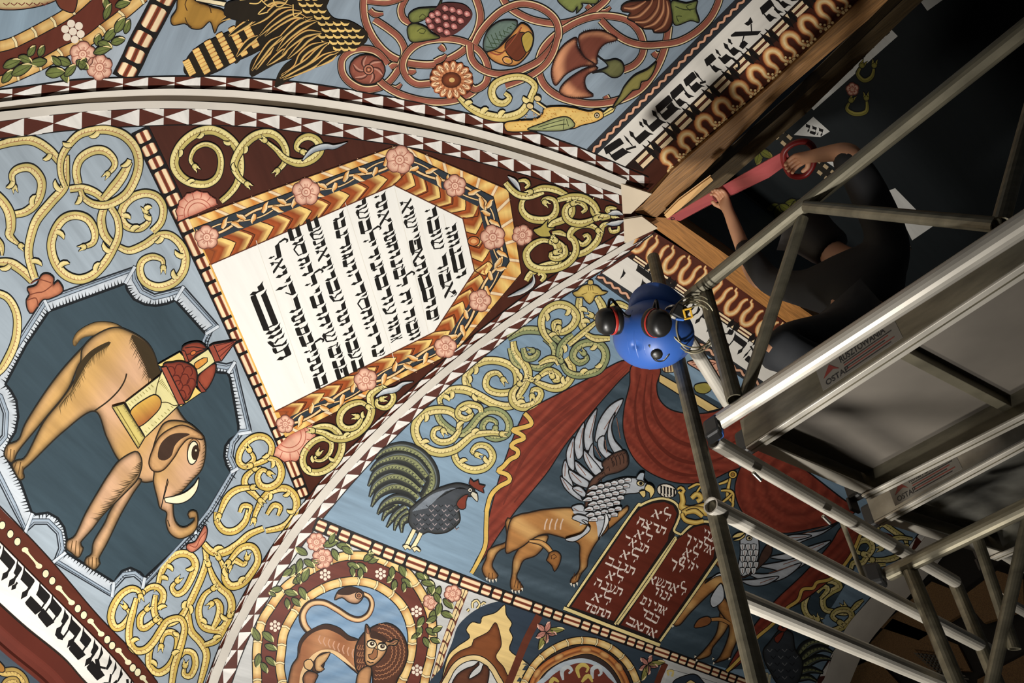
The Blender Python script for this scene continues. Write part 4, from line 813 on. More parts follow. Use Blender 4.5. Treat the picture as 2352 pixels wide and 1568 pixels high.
ds.disc(1795, 735, 92, rgb(120, 62, 36), 74, 0, rim=(rgb(60, 28, 18), 9), grid=5); ds.disc(1800, 735, 26, rgb(206, 170, 110), 22); ds.build(vine_panel, 'round brown daisy with many pale petals')
ur = Part('painted_urn', 'W', .0055)
ur.shape("2105,470 2090,380 2140,270 2240,195 2352,185 2400,200 2380,280 2290,360 2210,450", rgb(104, 122, 112), 2.6, rim=(rgb(56, 66, 64), 6), grid=6)
for i in range(7): ur.line([(2110+i*40, 430-i*36), (2210+i*30, 440-i*34)], 1.6, rgb(56, 74, 50), lay=4); ur.line([(2120+i*38, 330-i*14), (2190+i*24, 470-i*38)], 1.6, rgb(56, 74, 50), lay=4)
ur.shape("2120,485 2210,450 2300,370 2390,260 2440,215 2500,240 2545,310 2545,400 2500,500 2400,595 2290,602 2180,560", rgb(206, 146, 80), 3, rim=(rgb(140, 84, 44), 8), grid=6)
ur.shape("2300,390 2420,300 2500,330 2490,470 2400,560 2300,480", rgb(104, 52, 34), 2.2); ur.shape("2440,350 2500,290 2545,340 2530,430 2480,480", rgb(176, 150, 70), 2.2); ur.disc(2310, 555, 46, rgb(196, 150, 62), 32, .4, ow=2.2, rim=(rgb(226, 150, 120), 4), grid=5); ur.line("2150,480 2240,500 2340,400 2440,250", 3, rgb(150, 76, 54)); ur.line("2190,470 2270,480 2370,370 2430,280", 1.8, rgb(96, 56, 32))
ur.build(vine_panel, 'orange bowl heaped with green lattice')
c(2, 0)
tu = Part('painted_tulip', 'W', .0055)
TU = lambda v: np.array([mix(rgb(120, 66, 52), rgb(214, 150, 110), max(0, math.sin(math.hypot(a-1365, b-150)*.075+1.6))**1.5) for a, b in v])
for q in ("615,330 700,288 830,285 940,335 965,368 860,400 800,460 778,540 780,590 700,560 640,480 615,400","590,350 500,395 430,470 380,570 360,680 400,785 500,680 640,612 770,600 660,520 600,430","765,610 660,640 530,720 450,800 445,860 560,900 745,885 690,830 668,760 690,690 790,632"):
    o = tu.fill(q, TU, True, 5, rim=(rgb(60, 28, 24), 7, 1.2)); tu.line(o, 2.6, rgb(44, 24, 22), False, None, True, False)
    oo = resample(o, 3, True); t = np.roll(oo, -1, 0)-oo; t /= np.linalg.norm(t, axis=1)[:, None]+1e-9; tu.ticks(oo, np.stack([t[:, 1], -t[:, 0]], 1), 5., rgb(44, 24, 22), 2, 1.6, None, .2, 1)
tu.shape("785,515 850,560 950,545 1010,575 1030,640 990,700 920,712 830,662 735,672 880,610", rgb(112, 112, 72), 2.6, rim=(rgb(54, 56, 40), 6), grid=5)
tu.build(vine_panel, 'brown tulip flower with three ragged petals and green cup')
sd = Part('painted_seed_pod', 'W', .0055)
sd.shape("1005,60 1080,15 1260,0 1400,-40 1470,60 1475,200 1420,290 1305,300 1290,270 1200,262 1125,205 1060,170 1085,120 1015,105", rgb(104, 58, 42), 3, rim=(rgb(52, 28, 22), 7), grid=6)
for q in ("1030,70 1120,70 1230,10","1070,160 1170,140 1270,40 1290,-20","1130,200 1240,190 1330,90 1350,-20","1210,250 1310,210 1380,110 1390,-20","1310,280 1390,230 1430,120 1420,10"): sd.stroke(q, [5, 11, 10, 4], [(-1, rgb(50, 26, 20)), (-.3, rgb(120, 70, 50)), (.3, rgb(206, 150, 110)), (1, rgb(90, 48, 36))], lay=5)
for q in ("1470,10 1600,30 1700,10 1690,90 1720,205 1640,190 1500,232 1470,120","430,-20 480,70 560,112 600,60 590,125 650,60 640,30 770,35 770,-30"): sd.shape(q, rgb(124, 132, 74), 2.6, rim=(rgb(66, 72, 44), 5), grid=6)
for q in ("1640,100 1600,60 1650,40","1530,200 1510,150 1560,150","1500,60 1590,90 1690,80"): sd.line(q, 2, rgb(60, 66, 38))
sd.build(vine_panel, 'brown ridged seed pod with a green leaf')
bv = Part('painted_bird', 'W', .0055)
c(1, 0)
YV = (rgb(206, 186, 112), rgb(228, 210, 146), rgb(150, 128, 60))
vine(bv, "1850,880 1930,960 2020,1020 2130,1062 2250,1082 2352,1070 2440,1030 2500,950 2540,860 2560,790 2510,735 2420,705 2300,722 2200,770 2165,850 2200,930 2275,950 2330,900 2285,855", [8, 14, 17, 18, 18, 18, 17, 14, 13, 14, 15, 16, 16, 14, 8], -1, YV)
for x, y, a in [(1930,960,-60),(2080,1030,-70),(2240,1060,-80),(2500,930,180)]: hook(bv, x, y, a, 16, 12, .5, YV)
c(2, 0)
bv.k = 24
bv.shape("-60,1125 100,1105 200,1100 260,1070 285,1035 300,990 440,978 560,990 700,1022 790,1008 845,1040 835,1082 760,1122 640,1152 560,1182 400,1195 200,1205 0,1212 -60,1190", rgb(226, 190, 112), 2.6, rim=(rgb(206, 150, 72), 6), grid=6)
for i in range(70): x = random.uniform(20, 740); y = 1035+random.uniform(-30, 90)+max(0, 300-x)*.22; bv.line([(x, y), (x+14, y+8)], 1.4, rgb(196, 140, 66), False, lay=30)
bv.shape("145,1192 280,1130 420,1080 510,1075 562,1115 572,1162 440,1202", rgb(164, 168, 116), 2.4, rim=(rgb(110, 116, 80), 5), grid=6)
for q in ("240,1170 400,1120 480,1100","280,1185 420,1150 500,1140","480,1090 470,1190","500,1095 520,1160"): bv.line(q, 1.6, rgb(60, 64, 44), lay=36)
bv.disc(780, 1060, 22, rgb(226, 214, 180), ow=2); bv.disc(780, 1060, 11, rgb(120, 80, 50)); bv.disc(780, 1060, 6, BLK)
bv.shape("835,1035 900,985 955,985 930,1030 845,1075", rgb(226, 206, 130), 2.2, sm=False); bv.line("840,1052 945,992", 1.6)
for q in ("310,995 225,935","255,1055 170,1000"): bv.stroke(q, 6, BLK, False); bv.stroke(q, 3.6, rgb(226, 200, 140), False)
for x, y in ((235,905),(165,975)): bv.disc(x, y, 34, rgb(222, 196, 140), 28, .4, ow=2)
o = bv.shape("1325,575 1240,640 1120,700 1030,800 990,880 925,990 1000,940 1090,850 1110,830 1170,815 1190,750 1240,740 1290,680", rgb(146, 138, 78), 2.6, rim=(rgb(76, 74, 44), 5), grid=5)
bv.build(vine_panel, 'yellow bird holding a long green leaf in its beak')
# ---- eagle
eg = Part('painted_eagle', 'W', .0055); DK = rgb(34, 28, 20); FE = rgb(226, 190, 116); FO = rgb(190, 120, 60)
c(1, 0)
eg.fill("-80,-60 620,-60 650,80 720,170 850,190 950,240 1025,310 1010,390 900,455 780,495 640,590 500,640 330,720 180,805 195,700 260,600 340,540 200,580 90,640 -40,710 -60,680 -40,560 100,420 -60,470 -200,560", DK, True, 10)
c(0, 0)
eg.shape("2500,100 2352,205 2200,258 2000,340 1840,420 1740,510 1690,620 1720,690 1850,705 2000,655 2150,572 2352,480 2480,380", DK, 2.6)
for i in range(6):                                           # barred tail
    u = i/5.; x, y = 1740+560*u, 620-300*u; hw = (60, 108, 122, 130, 126, 110)[i]
    for j in range(-3, 4):
        t = j/3.4; xx, yy = x+hw*t*-.50, y+hw*t*-1.0; eg.stroke([(xx-30, yy+16), (xx+28, yy-16)], [9, hw*.26/4+3, 8], [(-1, FO), (-.5, FE), (.6, FE), (1, FO)], False, 4)
eg.shape("1640,-20 1620,90 1570,170 1590,232 1700,218 1760,262 1850,264 1930,200 1972,305 2010,230 2090,170 2045,95 1930,60 1800,10 1760,-20", rgb(170, 128, 58), 2.6, rim=(rgb(110, 76, 34), 8), grid=6)
eg.line("1700,160 1720,215 1760,250", 2.2, rgb(70, 46, 24)); eg.line("1720,100 1700,40 1720,-10", 2.2, rgb(70, 46, 24)); eg.line("1830,30 1920,60 1940,120", 2.2, rgb(70, 46, 24)); eg.shape("1790,-30 2080,20 2060,60 1800,10", rgb(236, 220, 180), 2, sm=False)
eg.shape("2060,110 2080,40 2150,10 2352,-20 2450,60 2400,180 2200,190 2080,150", DK, 2.4)
for q in ("2080,60 2180,40 2330,-10","2060,100 2160,110 2300,70 2400,20","2080,140 2200,150 2330,120","2150,20 2250,0 2350,-40"): eg.stroke(q, [3, 9, 8, 2], [(-1, FO), (0, CRM), (1, FO)], lay=8)
c(1, 0)
SH = S("350,-40 600,-40 650,90 720,185 850,200 960,255 1015,325 965,400 870,455 760,440 640,400 590,340 580,250 520,150 420,90")
for iy in range(9):
    for ix in range(16):
        x = 330+ix*70+(iy % 2)*35; y = -30+iy*58; q = np.array([[x, y]])/4+np.array([588, 0])
        if inside(q, SH)[0]:
            eg.fill([(x-44, y-8), (x-40, y+18), (x-12, y+38), (x+22, y+34), (x+40, y+6), (x+20, y+14), (x-10, y+14)], FE, True, 9, lay=9); 
FT = ["560,190 430,240 300,340 190,470","520,160 400,200 300,280 160,420","600,300 460,310 330,400 240,500","600,300 480,350 400,430 290,540","640,390 520,430 420,510 360,620 230,690","660,400 600,440 480,560 350,640 220,720","760,470 640,520 520,600 400,660 250,730","480,180 360,140 220,210 80,330","420,110 300,120 160,210 30,330","330,60 200,60 80,160 -60,240","280,20 160,0 20,80 -100,160","240,330 140,400 60,500 -40,650","160,430 70,520 0,640","20,330 -80,400 -180,520","-20,180 -120,240 -250,330","-100,60 -200,130 -320,190","300,440 200,520 100,600","740,500 620,570 560,610"]
for i, q in enumerate(FT):
    o = cr(S(q)); w = [4, 17, 16, 12, 3]
    eg.stroke(o, w, [(-1, FO), (-.8, FE), (-.5, mix(FE, DK, .4)), (-.35, DK), (.5, DK), (.72, FE), (1, FO)], False, 10+i % 3, tr=False)
for q in ("30,-20 120,60 180,20","150,-30 190,60 260,40 300,-20","-60,30 20,30 80,-30","-150,0 -60,-10","340,40 350,150 420,110","90,60 20,130 110,110"): eg.line(q, 2.6, FE, lay=14)
eg.build(vine_panel, 'dark eagle with cream barred tail and scaled wing')
# ---------------------------------------------------------------- corner panel with bamboo ring
c(0, 0)
def bamboo(p, path, w, seg=34, lay=1, cols=(rgb(206, 160, 92), rgb(228, 192, 126), rgb(150, 90, 46))):
    q = cr(S(path)); L = plen(q); d = np.concatenate([[0], np.cumsum(np.linalg.norm(np.diff(q, axis=0), axis=1))])
    p.stroke(q, w+5, BLK, False, lay, tr=False); n = len(q); us = [-1, -.5, 0, .5, 1]
    t = np.gradient(q, axis=0); t /= np.linalg.norm(t, axis=1)[:, None]; nr = np.stack([-t[:, 1], t[:, 0]], 1); V, Cc = [], []
    for i in range(n):
        f = (d[i]/seg) % 1
        for u in us: V.append(q[i]+nr[i]*u*w/2); Cc.append(mix(mix(cols[1], cols[0], abs(u)), cols[2], max(0, 1-abs(f-.1)*3.2)*.8 if f > .05 else .2))
    p.add(np.array(V), np.array(Cc), [(5*i+j, 5*i+j+1, 5*i+j+6, 5*i+j+5) for i in range(n-1) for j in range(4)], lay+1)
    k = seg
    while k < L:
        a = np.array([np.interp(k, d, q[:, z]) for z in (0, 1)]); tt = np.array([np.interp(k, d, t[:, z]) for z in (0, 1)]); nn_ = np.array([-tt[1], tt[0]])
        for off_, ww, cc in ((0, w*.5, BLK), (0, w*.5-3, rgb(232, 214, 166))): p.stroke([a-nn_*w*.54, a+tt*3, a+nn_*w*.54], [max(ww*.62, 2.6)]*3, cc, True, lay+(2 if cc == BLK else 3), tr=False)
        k += seg
br = Part('bamboo_ring', 'W', .002)
br.fill("-60,-60 -60,420 100,400 250,330 420,240 580,150 700,60 800,-40", rgb(136, 156, 172), True, 14)
br.fill("-60,450 100,400 250,330 420,240 580,150 700,60 800,-60 1330,-60 1120,140 960,260 800,380 600,470 420,570 250,650 100,720 -60,770", rgb(98, 46, 34), True, 14)
bamboo(br, "-60,440 100,400 250,330 420,240 580,150 700,60 810,-40", 23, 50, 4); bamboo(br, "-60,770 100,715 250,650 420,570 600,470 800,380 960,260 1120,140 1320,-30", 23, 56, 4)
br.shape("-40,-40 -40,70 100,92 300,72 480,20 540,-40", rgb(206, 190, 140), 2.4, rim=(rgb(140, 70, 50), 8), grid=8)
for i in range(6): br.line([(30+i*70, 30), (60+i*70, 50), (90+i*70, 24)], 2.2, rgb(120, 56, 46))
br.shape("520,-30 540,60 600,100 680,110 700,-30", rgb(110, 56, 40), 2.4)
seven(br, 670, 290, 24, .3, 1.3)
br.build(leaf_panel, 'arc of two bamboo canes with dark red ground between')
lf = Part('painted_leaves', 'W', .0045)
flower(lf, 760, 500, 30, 5, .4)
for x, y, a, l, w in [(30,620,-25,44,20),(110,690,-30,52,22),(20,760,-50,40,18),(170,520,20,34,18),(260,520,-60,30,16),(360,520,-70,28,16),(430,560,170,40,20),(420,680,-10,44,24),(560,640,60,34,18),(600,700,-50,36,18),(700,560,30,34,20),(650,590,-160,36,20),(560,600,-140,30,16),(740,640,-70,30,18),(890,420,-80,28,18),(900,390,20,36,20),(860,490,-20,42,18),(960,380,-50,42,20),(1020,400,-20,34,18),(1060,300,-60,42,20),(1150,310,-75,34,16),(960,180,-70,40,16),(1060,60,-20,36,18),(1000,100,-110,34,16)]: leaf(lf, x, y, a, l, w)
flower(lf, 915, 620, 30, 6, .1)
lf.build(leaf_panel, 'green leaves and pink flowers along the bamboo')
# ---------------------------------------------------------------- inscription friezes beside the lantern edge
px()
def lerp_line(L, t):
    L = even(L, 300); return np.array([np.interp(t*299, range(300), L[:, 0]), np.interp(t*299, range(300), L[:, 1])])
def bandfill(p, A, B, col, lay=1):
    a, b = even(A, 80), even(B, 80); V = np.stack([a, (a+b)/2, b], 1).reshape(-1, 2); p.add(V, col, [(3*i+j, 3*i+j+1, 3*i+j+4, 3*i+j+3) for i in range(79) for j in (0, 1)], lay)
def across(la, lb):
    """point at distance s along la, carried the fraction f of the way square across to lb"""
    a, b = even(la, 300), even(lb, 300); L = plen(a)
    def f_(s, f):
        t = s/L*299; i = int(min(298, max(0, t))); p = a[i]+(a[i+1]-a[i])*(t-i); d = a[i+1]-a[i]; d /= np.linalg.norm(d); n = np.array([-d[1], d[0]]); q = b-p
        k = np.argmin(np.abs(q@d)+1e3*(np.abs(q@d) > 40)); w = q[k]@n
        return p+n*w*f
    return f_, L
def frieze(panel, surf, l1, l2, l3, l4, l5, pitch, amp):
    q = Part('twisted_cord_band', surf, .002); bandfill(q, l1, l2, rgb(46, 48, 52)); 
    a, b = even(l1, 200), even(l2, 200); m = (a+b)/2; L = plen(m); n = int(L/3.5); m = even(m, n); t = np.gradient(m, axis=0); t /= np.linalg.norm(t, axis=1)[:, None]; nr = np.stack([-t[:, 1], t[:, 0]], 1)
    ph = np.cumsum(np.full(n, 3.5/21*2*math.pi)); q.stroke(m+nr*(np.sin(ph)*2.6)[:, None], 8.5, BLK, False, 2, tr=False); q.stroke(m+nr*(np.sin(ph)*2.6)[:, None], 5.6, [(-1, rgb(190, 130, 100)), (0, rgb(226, 180, 150)), (1, rgb(196, 140, 112))], False, 3, tr=False); q.build(panel)
    q = Part('white_band', surf, .002, PL[surf]); bandfill(q, l2, l3, rgb(222, 217, 208)); q.build(panel)
    q = Part('notched_band', surf, .002); bandfill(q, l3, l4, rgb(40, 28, 24)); a, b = even(l3, 300), even(l4, 300); L = plen(a); x = 6.; i = 0
    P4, L = across(l4, l3); P_ = lambda s, f: P4(s, 1-f)
    while x < L-30:
        for f0, f1 in ((.18, .42), (.62, .88)):
            q.add(np.array([P_(x, f0), P_(x+pitch*.56, f0), P_(x+pitch*.56, f1), P_(x, f1)]), CRB, [(0, 1, 2, 3)], 2)
        q.add(np.array([P_(x, .46), P_(x+pitch*.56, .46), P_(x+pitch*.56, .58), P_(x, .58)]), BRN, [(0, 1, 2, 3)], 2)
        for dx in (.64, .88): q.add(np.array([P_(x+pitch*dx-3, -.3), P_(x+pitch*dx-7, .55), P_(x+pitch*dx+6, .55)]), BLK, [(0, 1, 2)], 3); q.add(np.array([P_(x+pitch*dx-4, .6), P_(x+pitch*dx-1, 1.25), P_(x+pitch*dx+5, .6)]), BLK, [(0, 1, 2)], 3)
        q.add(np.array([P_(x+pitch*.7, .1), P_(x+pitch*.82, .1), P_(x+pitch*.76, .5)]), CRB, [(0, 1, 2)], 3)
        x += pitch
    q.build(panel)
    A, L = across(l5, l4)
    om = [(-.50,.00),(-.47,.12),(-.36,.14),(-.26,.22),(-.28,.40),(-.36,.58),(-.30,.80),(-.12,.94),(.08,.93),(.26,.80),(.32,.58),(.27,.36),(.36,.16),(.46,.10)]
    x = pitch*.2; 
    while x < L-pitch*.4:
        q = Part('painted_arch', surf, .002); o = [A(x+u*amp*.86, v*.92+.04) for u, v in om]
        aw = amp/46.; q.stroke(o, [v*aw for v in (6, 11, 12, 14, 16, 17, 18, 18, 17, 16, 14, 12, 10)], rgb(112, 52, 30), True, 2, tr=False)
        q.stroke(o, [v*aw for v in (4, 8, 9, 11, 13, 14, 14, 14, 13, 12, 10, 9, 6)], [(-1, rgb(170, 100, 60)), (-.5, rgb(214, 160, 100)), (.1, rgb(238, 212, 160)), (.7, rgb(214, 160, 100)), (1, rgb(150, 80, 46))], True, 3, tr=False)
        for u, v, r in ((-.44,.08,5),(-.22,.10,4),(.40,.10,5),(.18,.16,4),(.48,.22,3.4),(.36,.34,3.4)): z = A(x+u*amp, v); q.disc(z[0], z[1], r, rgb(236, 208, 150), lay=4, ow=1.1, oc=rgb(110, 60, 34))
        q.build(panel); x += amp*1.0
frieze(wfrieze, 'W', L1, L2, L3, L4, L5, 62, 55)
hw = Part('hebrew_lettering', 'W', .0035)
tp = [(1434,372),(1480,327),(1560,255),(1650,168),(1730,95),(1790,37),(1830,0)]
c(2, 0); X = lambda z: 1176+z/4
for ch, a, b in [('מ',920,1120),('ה',1140,1245),('ח',1262,1365),('פ',1380,1500),('ט',1515,1620),('מ',1650,1760),('נ',1840,1905),('ל',1922,1990),('ה',2005,2060),('א',2085,2250),('ט',2340,2440),('ו',2470,2510),('מ',2540,2650)]:
    P0, P1 = (np.array([X(v), np.interp(X(v)+22, [z[0] for z in tp], [z[1] for z in tp])])+np.array([22, 0]) for v in (b-40, a-40))
    v = np.array([.66, .75]); d = P1-P0; Lh = np.linalg.norm(d); d /= Lh
    letter(hw, ch, P0-v*44, d, v, Lh, 40, rgb(26, 24, 24), 1, .34)
hw.build(wfrieze)
frieze(nfrieze, 'N', N1, N2, N3, N4, N5, 58, 44)
hn = Part('hebrew_lettering', 'N', .0035)
u, v = np.array([-.80, -.57])*-1, np.array([.62, -.78])
c(2, 1)
for ch, x, y, L in [('י',985,960,8),('ר',1120,905,50),('ו',1160,1050,14),('ב',1330,1010,34),('ה',1440,1130,34),('ש',1580,1230,36),('ח',1720,1330,38),('א',1870,1430,40),('ת',2010,1540,36),('מ',2150,1640,40)]:
    o = S([(x, y)])[0]; letter(hn, ch, o-v*22, u, v, L, 36, rgb(30, 28, 28), 1, .3)
hn.build(nfrieze)
# ================================================================ panel with curtain, griffins and roosters
NS = (rgb(190, 176, 106), rgb(222, 204, 142), rgb(110, 92, 48)); NG = (rgb(126, 136, 96), rgb(176, 172, 118), rgb(70, 78, 50))
c(1, 2)
sc = Part('painted_scroll', 'N', .002)
for q, w, b, sd in [("2270,590 2150,560 2000,490 1945,420 1930,330 1985,240 2100,180 2250,185 2370,250 2400,360 2370,450 2250,475 2150,450 2110,390 2140,310 2220,290 2270,350", [12, 15, 16, 17, 17, 16, 16, 15, 15, 15, 13, 7], NS, -1),
  ("1705,600 1690,520 1780,450 1920,445 2050,500 2180,570 2300,595 2400,570 2440,500", [8, 14, 18, 18, 18, 16, 12], NS, -1),
  ("1655,600 1690,720 1800,820 1900,845 1970,790 2050,690 2150,635 2260,660 2325,750 2305,850 2200,890 2110,850 2080,780 2130,715 2205,740 2200,795", [12, 15, 17, 16, 15, 16, 16, 15, 14, 12, 6], NG, 1),
  ("1860,820 1870,720 1780,640 1640,630 1520,680 1460,790 1490,910 1580,990 1700,1022 1830,990 1920,920 2000,860 2150,840 2260,850", [12, 16, 18, 18, 18, 18, 18, 16, 13, 9], NS, -1),
  ("1720,820 1700,795 1640,810 1630,880 1700,925 1800,905 1870,820", [6, 10, 13, 14, 13, 10], NS, -1),
  ("2070,650 2050,600 1950,578 1870,620 1860,680 1930,712 1985,670 1960,640", [10, 14, 15, 14, 12, 6], NS, -1),
  ("1845,940 1825,1050 1880,1135 1990,1180 2110,1155 2175,1060 2130,970 2040,955 1985,1010 2030,1040", [10, 14, 16, 17, 16, 14, 12, 6], NS, -1)]: vine(sc, q, w, sd, b)
for x, y, a in [(2030,250,60),(1990,330,40),(1740,520,0),(1800,470,60),(2030,540,-170),(1570,690,60),(1530,930,-50),(1860,780,-80),(1990,830,-70),(1930,600,120),(1880,1110,-60),(2120,1100,-160)]: hook(sc, x, y, a, 17, 10, .5, NS)
c(2, 2)
for q, w, b, sd in [("10,0 30,100 110,200 150,300 110,420 50,520", [12, 17, 18, 16, 10], NS, 1), ("70,390 5,470 15,560 100,605 200,575 262,500 250,445 190,445 185,500", [8, 15, 18, 17, 15, 12, 6], NS, -1),
  ("180,350 270,395 380,430 470,410 540,330 550,230 500,150", [8, 14, 17, 18, 17, 13], NS, -1), ("250,205 330,165 400,165 430,215", [8, 15, 8], NS, 1), ("240,330 330,270 415,300 435,345 390,360 370,320", [9, 15, 14, 6], NS, 1),
  ("140,220 240,245 330,205 395,130 380,40 300,-30", [8, 15, 16, 15, 12], NG, -1), ("-20,60 20,180 90,240", [10, 14, 10], NG, 1), ("100,60 130,150 200,150 240,100 190,85", [10, 14, 13, 6], NG, -1), ("430,180 445,60 500,-20 560,-60", [14, 15, 10], NG, 1),
  ("450,180 500,270 580,310 680,305 800,260 860,150 840,60 770,15 670,15 590,60 560,140 620,195 690,160 660,110", [9, 13, 15, 16, 17, 17, 16, 15, 14, 7], NG, -1)]: vine(sc, q, w, sd, b)
for x, y, a in [(640,290,-70),(790,190,110),(760,60,100),(500,60,40),(480,380,-140),(60,300,30),(60,560,-40)]: hook(sc, x, y, a, 16, 10, .5, NS)
c(2, 1)
for q, w, b, sd in [("430,1440 440,1385 385,1400 400,1470 470,1480 560,1420 590,1330 520,1250 420,1230 320,1280 270,1380 290,1490 360,1580", [6, 11, 15, 17, 17, 17, 16, 14, 10], NS, -1), ("620,1170 615,1280 640,1400 690,1510", [13, 17, 18, 12], NS, -1), ("780,1160 835,1270 790,1350 730,1330", [14, 18, 14, 6], NS, 1),
  ("-40,1540 100,1470 250,1470 350,1505 440,1570", [12, 17, 17, 12], NG, -1), ("880,1290 970,1225 1070,1260", [10, 15, 10], NS, 1), ("520,1600 640,1500 760,1400 800,1370", [10, 12, 7], NS, 1), ("680,1500 760,1540 900,1540", [10, 15, 10], NS, 1), ("830,1290 870,1400 860,1500", [8, 14, 10], NS, 1)]: vine(sc, q, w, sd, b)
for x, y, a in [(330,1330,40),(500,1300,80),(350,1520,-60),(640,1270,-20),(660,1380,-30)]: hook(sc, x, y, a, 16, 10, .5, NS)
sc.k = 26
sc.shape("555,1120 600,1100 640,1060 710,1040 790,1060 830,1100 880,1112 840,1140 770,1150 750,1190 712,1225 670,1190 650,1160 590,1160", rgb(206, 180, 100), 2.6, rim=(rgb(150, 124, 60), 6), grid=6); sc.shape("695,1045 705,1000 740,1005 745,1045", rgb(200, 172, 100), 2.2)
for q in ("700,1060 705,1100","720,1060 725,1100","740,1060 745,1100","640,1140 690,1120","790,1130 740,1120"): sc.line(q, 1.6, rgb(120, 96, 48))
view(1550, 1033, 2.931)
for q, w, sd in [("1145,1060 1160,1100 1080,1090 1010,1070 1000,1000 1060,950 1110,920 1060,880 970,890 900,960 870,1050 900,1120 960,1140", [6, 11, 13, 14, 14, 14, 13, 9], -1), ("980,1000 1030,940 1000,920 960,960", [6, 11, 6], 1), ("960,1140 990,1200 1050,1220 1130,1190 1190,1130 1170,1080 1100,1080 1060,1120 1110,1160", [9, 13, 14, 13, 12, 7], -1), ("1190,1080 1240,1030 1270,1010", [8, 12, 4], 1),
  ("1180,820 1200,760 1260,760 1290,720 1330,660 1300,610 1240,620 1220,680 1270,700", [8, 12, 13, 13, 12, 6], 1), ("1330,740 1420,740 1500,710 1470,640 1390,660", [8, 13, 13, 6], 1), ("1360,530 1400,500 1480,550 1550,600 1560,650", [8, 12, 12, 6], 1), ("1260,820 1340,780 1420,770", [8, 12, 6], 1), ("1380,560 1440,600 1520,590 1600,600", [6, 11, 5], 1)]: vine(sc, q, w, sd, NS)
sc.build(curtain_panel, 'gold and sage green scrolls on the blue boards')
# ---- dark slate ground, curtain, rails
c(2, 2)
SLN = rgb(56, 70, 80)
gd = Part('dark_ground', 'N', .0018)
gd.fill([(1110,225),(1350,240),(1900,560),(2352,900),(3000,1500),(3330,1790),(2950,2420),(2660,2840),(2560,3010),(2000,3010),(1500,2880),(500,2500),(-200,2230),(-366,2140),(-260,2000),(-60,1640),(300,1180),(780,590)], lambda v: np.array([mix(SLN, rgb(86, 102, 114), max(0, math.sin(-a*.03+b*.085))**3*.5) for a, b in v]), False, 12)
gd.build(curtain_panel)
cu = Part('painted_curtain', 'N', .003); CU = (rgb(132, 56, 42), rgb(104, 42, 32), rgb(152, 74, 56))
def folds(dx, dy, f): return lambda v: np.array([mix(mix(CU[0], CU[1], .5+.5*math.sin((a*dx+b*dy)*f)), CU[2], max(0, math.sin((a*dx+b*dy)*f*2.7+1))**4*.5) for a, b in v])
q = cu.fill("1010,178 1112,228 980,370 800,575 640,765 480,965 330,1195 160,1405 20,1575 -130,1790 -260,1990 -366,2110 -330,2010 -250,1870 -235,1720 -210,1600 -140,1330 -62,1080 20,860 80,720 150,628 450,470 700,340", folds(.72, .69, .33), True, 7); cu.line(q, 2.6, BLK, False, None, True, False)
for s in ("1030,230 760,480 400,760 120,1050 -80,1500","980,230 640,480 300,740 60,960 -60,1250","1070,250 820,520 560,800 300,1120 20,1480"): cu.stroke(s, [1, 7, 9, 3], rgb(106, 44, 34))
cu.stroke("115,660 165,715 172,765 60,800 8,815 85,855 110,890 25,925 -5,965 50,1000 45,1050 -20,1085 -80,1150 -125,1190 -40,1225 -25,1280 -120,1335 -195,1420 -235,1570", 13, BLK); cu.stroke("115,660 165,715 172,765 60,800 8,815 85,855 110,890 25,925 -5,965 50,1000 45,1050 -20,1085 -80,1150 -125,1190 -40,1225 -25,1280 -120,1335 -195,1420 -235,1570", 9.5, rgb(212, 176, 92))
cu.stroke("-232,1560 -238,1720 -245,1870 -300,2000 -372,2130", [12, 12, 12, 11], BLK); cu.stroke("-232,1560 -238,1720 -245,1870 -300,2000 -372,2130", [9, 9, 9, 8], rgb(206, 172, 92))
q = cu.fill("1110,215 1355,240 1330,400 1350,520 1430,610 1560,655 1740,662 1900,630 2000,560 2200,640 2500,900 2352,1060 2090,1162 1980,1202 1850,1265 1700,1303 1500,1296 1300,1224 1160,1122 1068,980 1020,800 1032,600 1080,400", lambda v: np.array([mix(mix(CU[0], CU[1], .5+.5*math.sin(math.hypot(a-1640, b-860)*.26)), CU[2], max(0, math.sin(math.hypot(a-1640, b-860)*.55))**4*.45) for a, b in v]), True, 7); cu.line(q, 2.6, BLK, False, None, True, False)
for s in ("1180,300 1130,600 1180,900 1380,1150 1650,1230 1900,1180","1240,300 1210,620 1280,860 1480,1060 1750,1120 2000,1040","1290,300 1280,560 1370,780 1560,930 1850,980 2100,900"): cu.stroke(s, [2, 8, 9, 4], rgb(96, 38, 28))
view(1550, 1033, 2.931)
q = cu.fill("450,90 405,240 420,350 480,450 600,532 750,560 950,525 1085,490 1230,400 1130,330 900,150 640,-60 520,-100", lambda v: np.array([mix(mix(CU[0], CU[1], .5+.5*math.sin(math.hypot(a-1830, b-1110)*.2)), CU[2], max(0, math.sin(math.hypot(a-1830, b-1110)*.5))**4*.4) for a, b in v]), True, 7); cu.line(q, 2.6, BLK, False, None, True, False)
q = cu.fill("1040,640 1110,530 1190,470 1250,560 1170,720 1060,860 940,960 840,1030 740,1085 640,1180 550,1270 480,1400 350,1500 380,1420 500,1230 660,1030 870,830", folds(.72, .69, .4), True, 7); cu.line(q, 2.4, BLK, False, None, True, False)
s = "1250,570 1180,720 1060,860 960,890 930,930 860,940 830,1010 760,1060 735,1090 650,1180 540,1275 440,1400 350,1490"; cu.stroke(s, 10, BLK); cu.stroke(s, 7, rgb(206, 170, 88))
cu.build(curtain_panel, 'painted red-brown curtain drawn aside with a wavy gold hem')
c(2, 2)
rl = Part('painted_rail', 'N', .0032)
rl.shape("1350,295 1530,395 1700,495 1905,618 1800,645 1680,570 1520,480 1350,372", rgb(214, 184, 122), 2.4, sm=False); rl.build(curtain_panel, 'cream rail behind the curtain')
pb = Part('painted_wing', 'N', .0032)
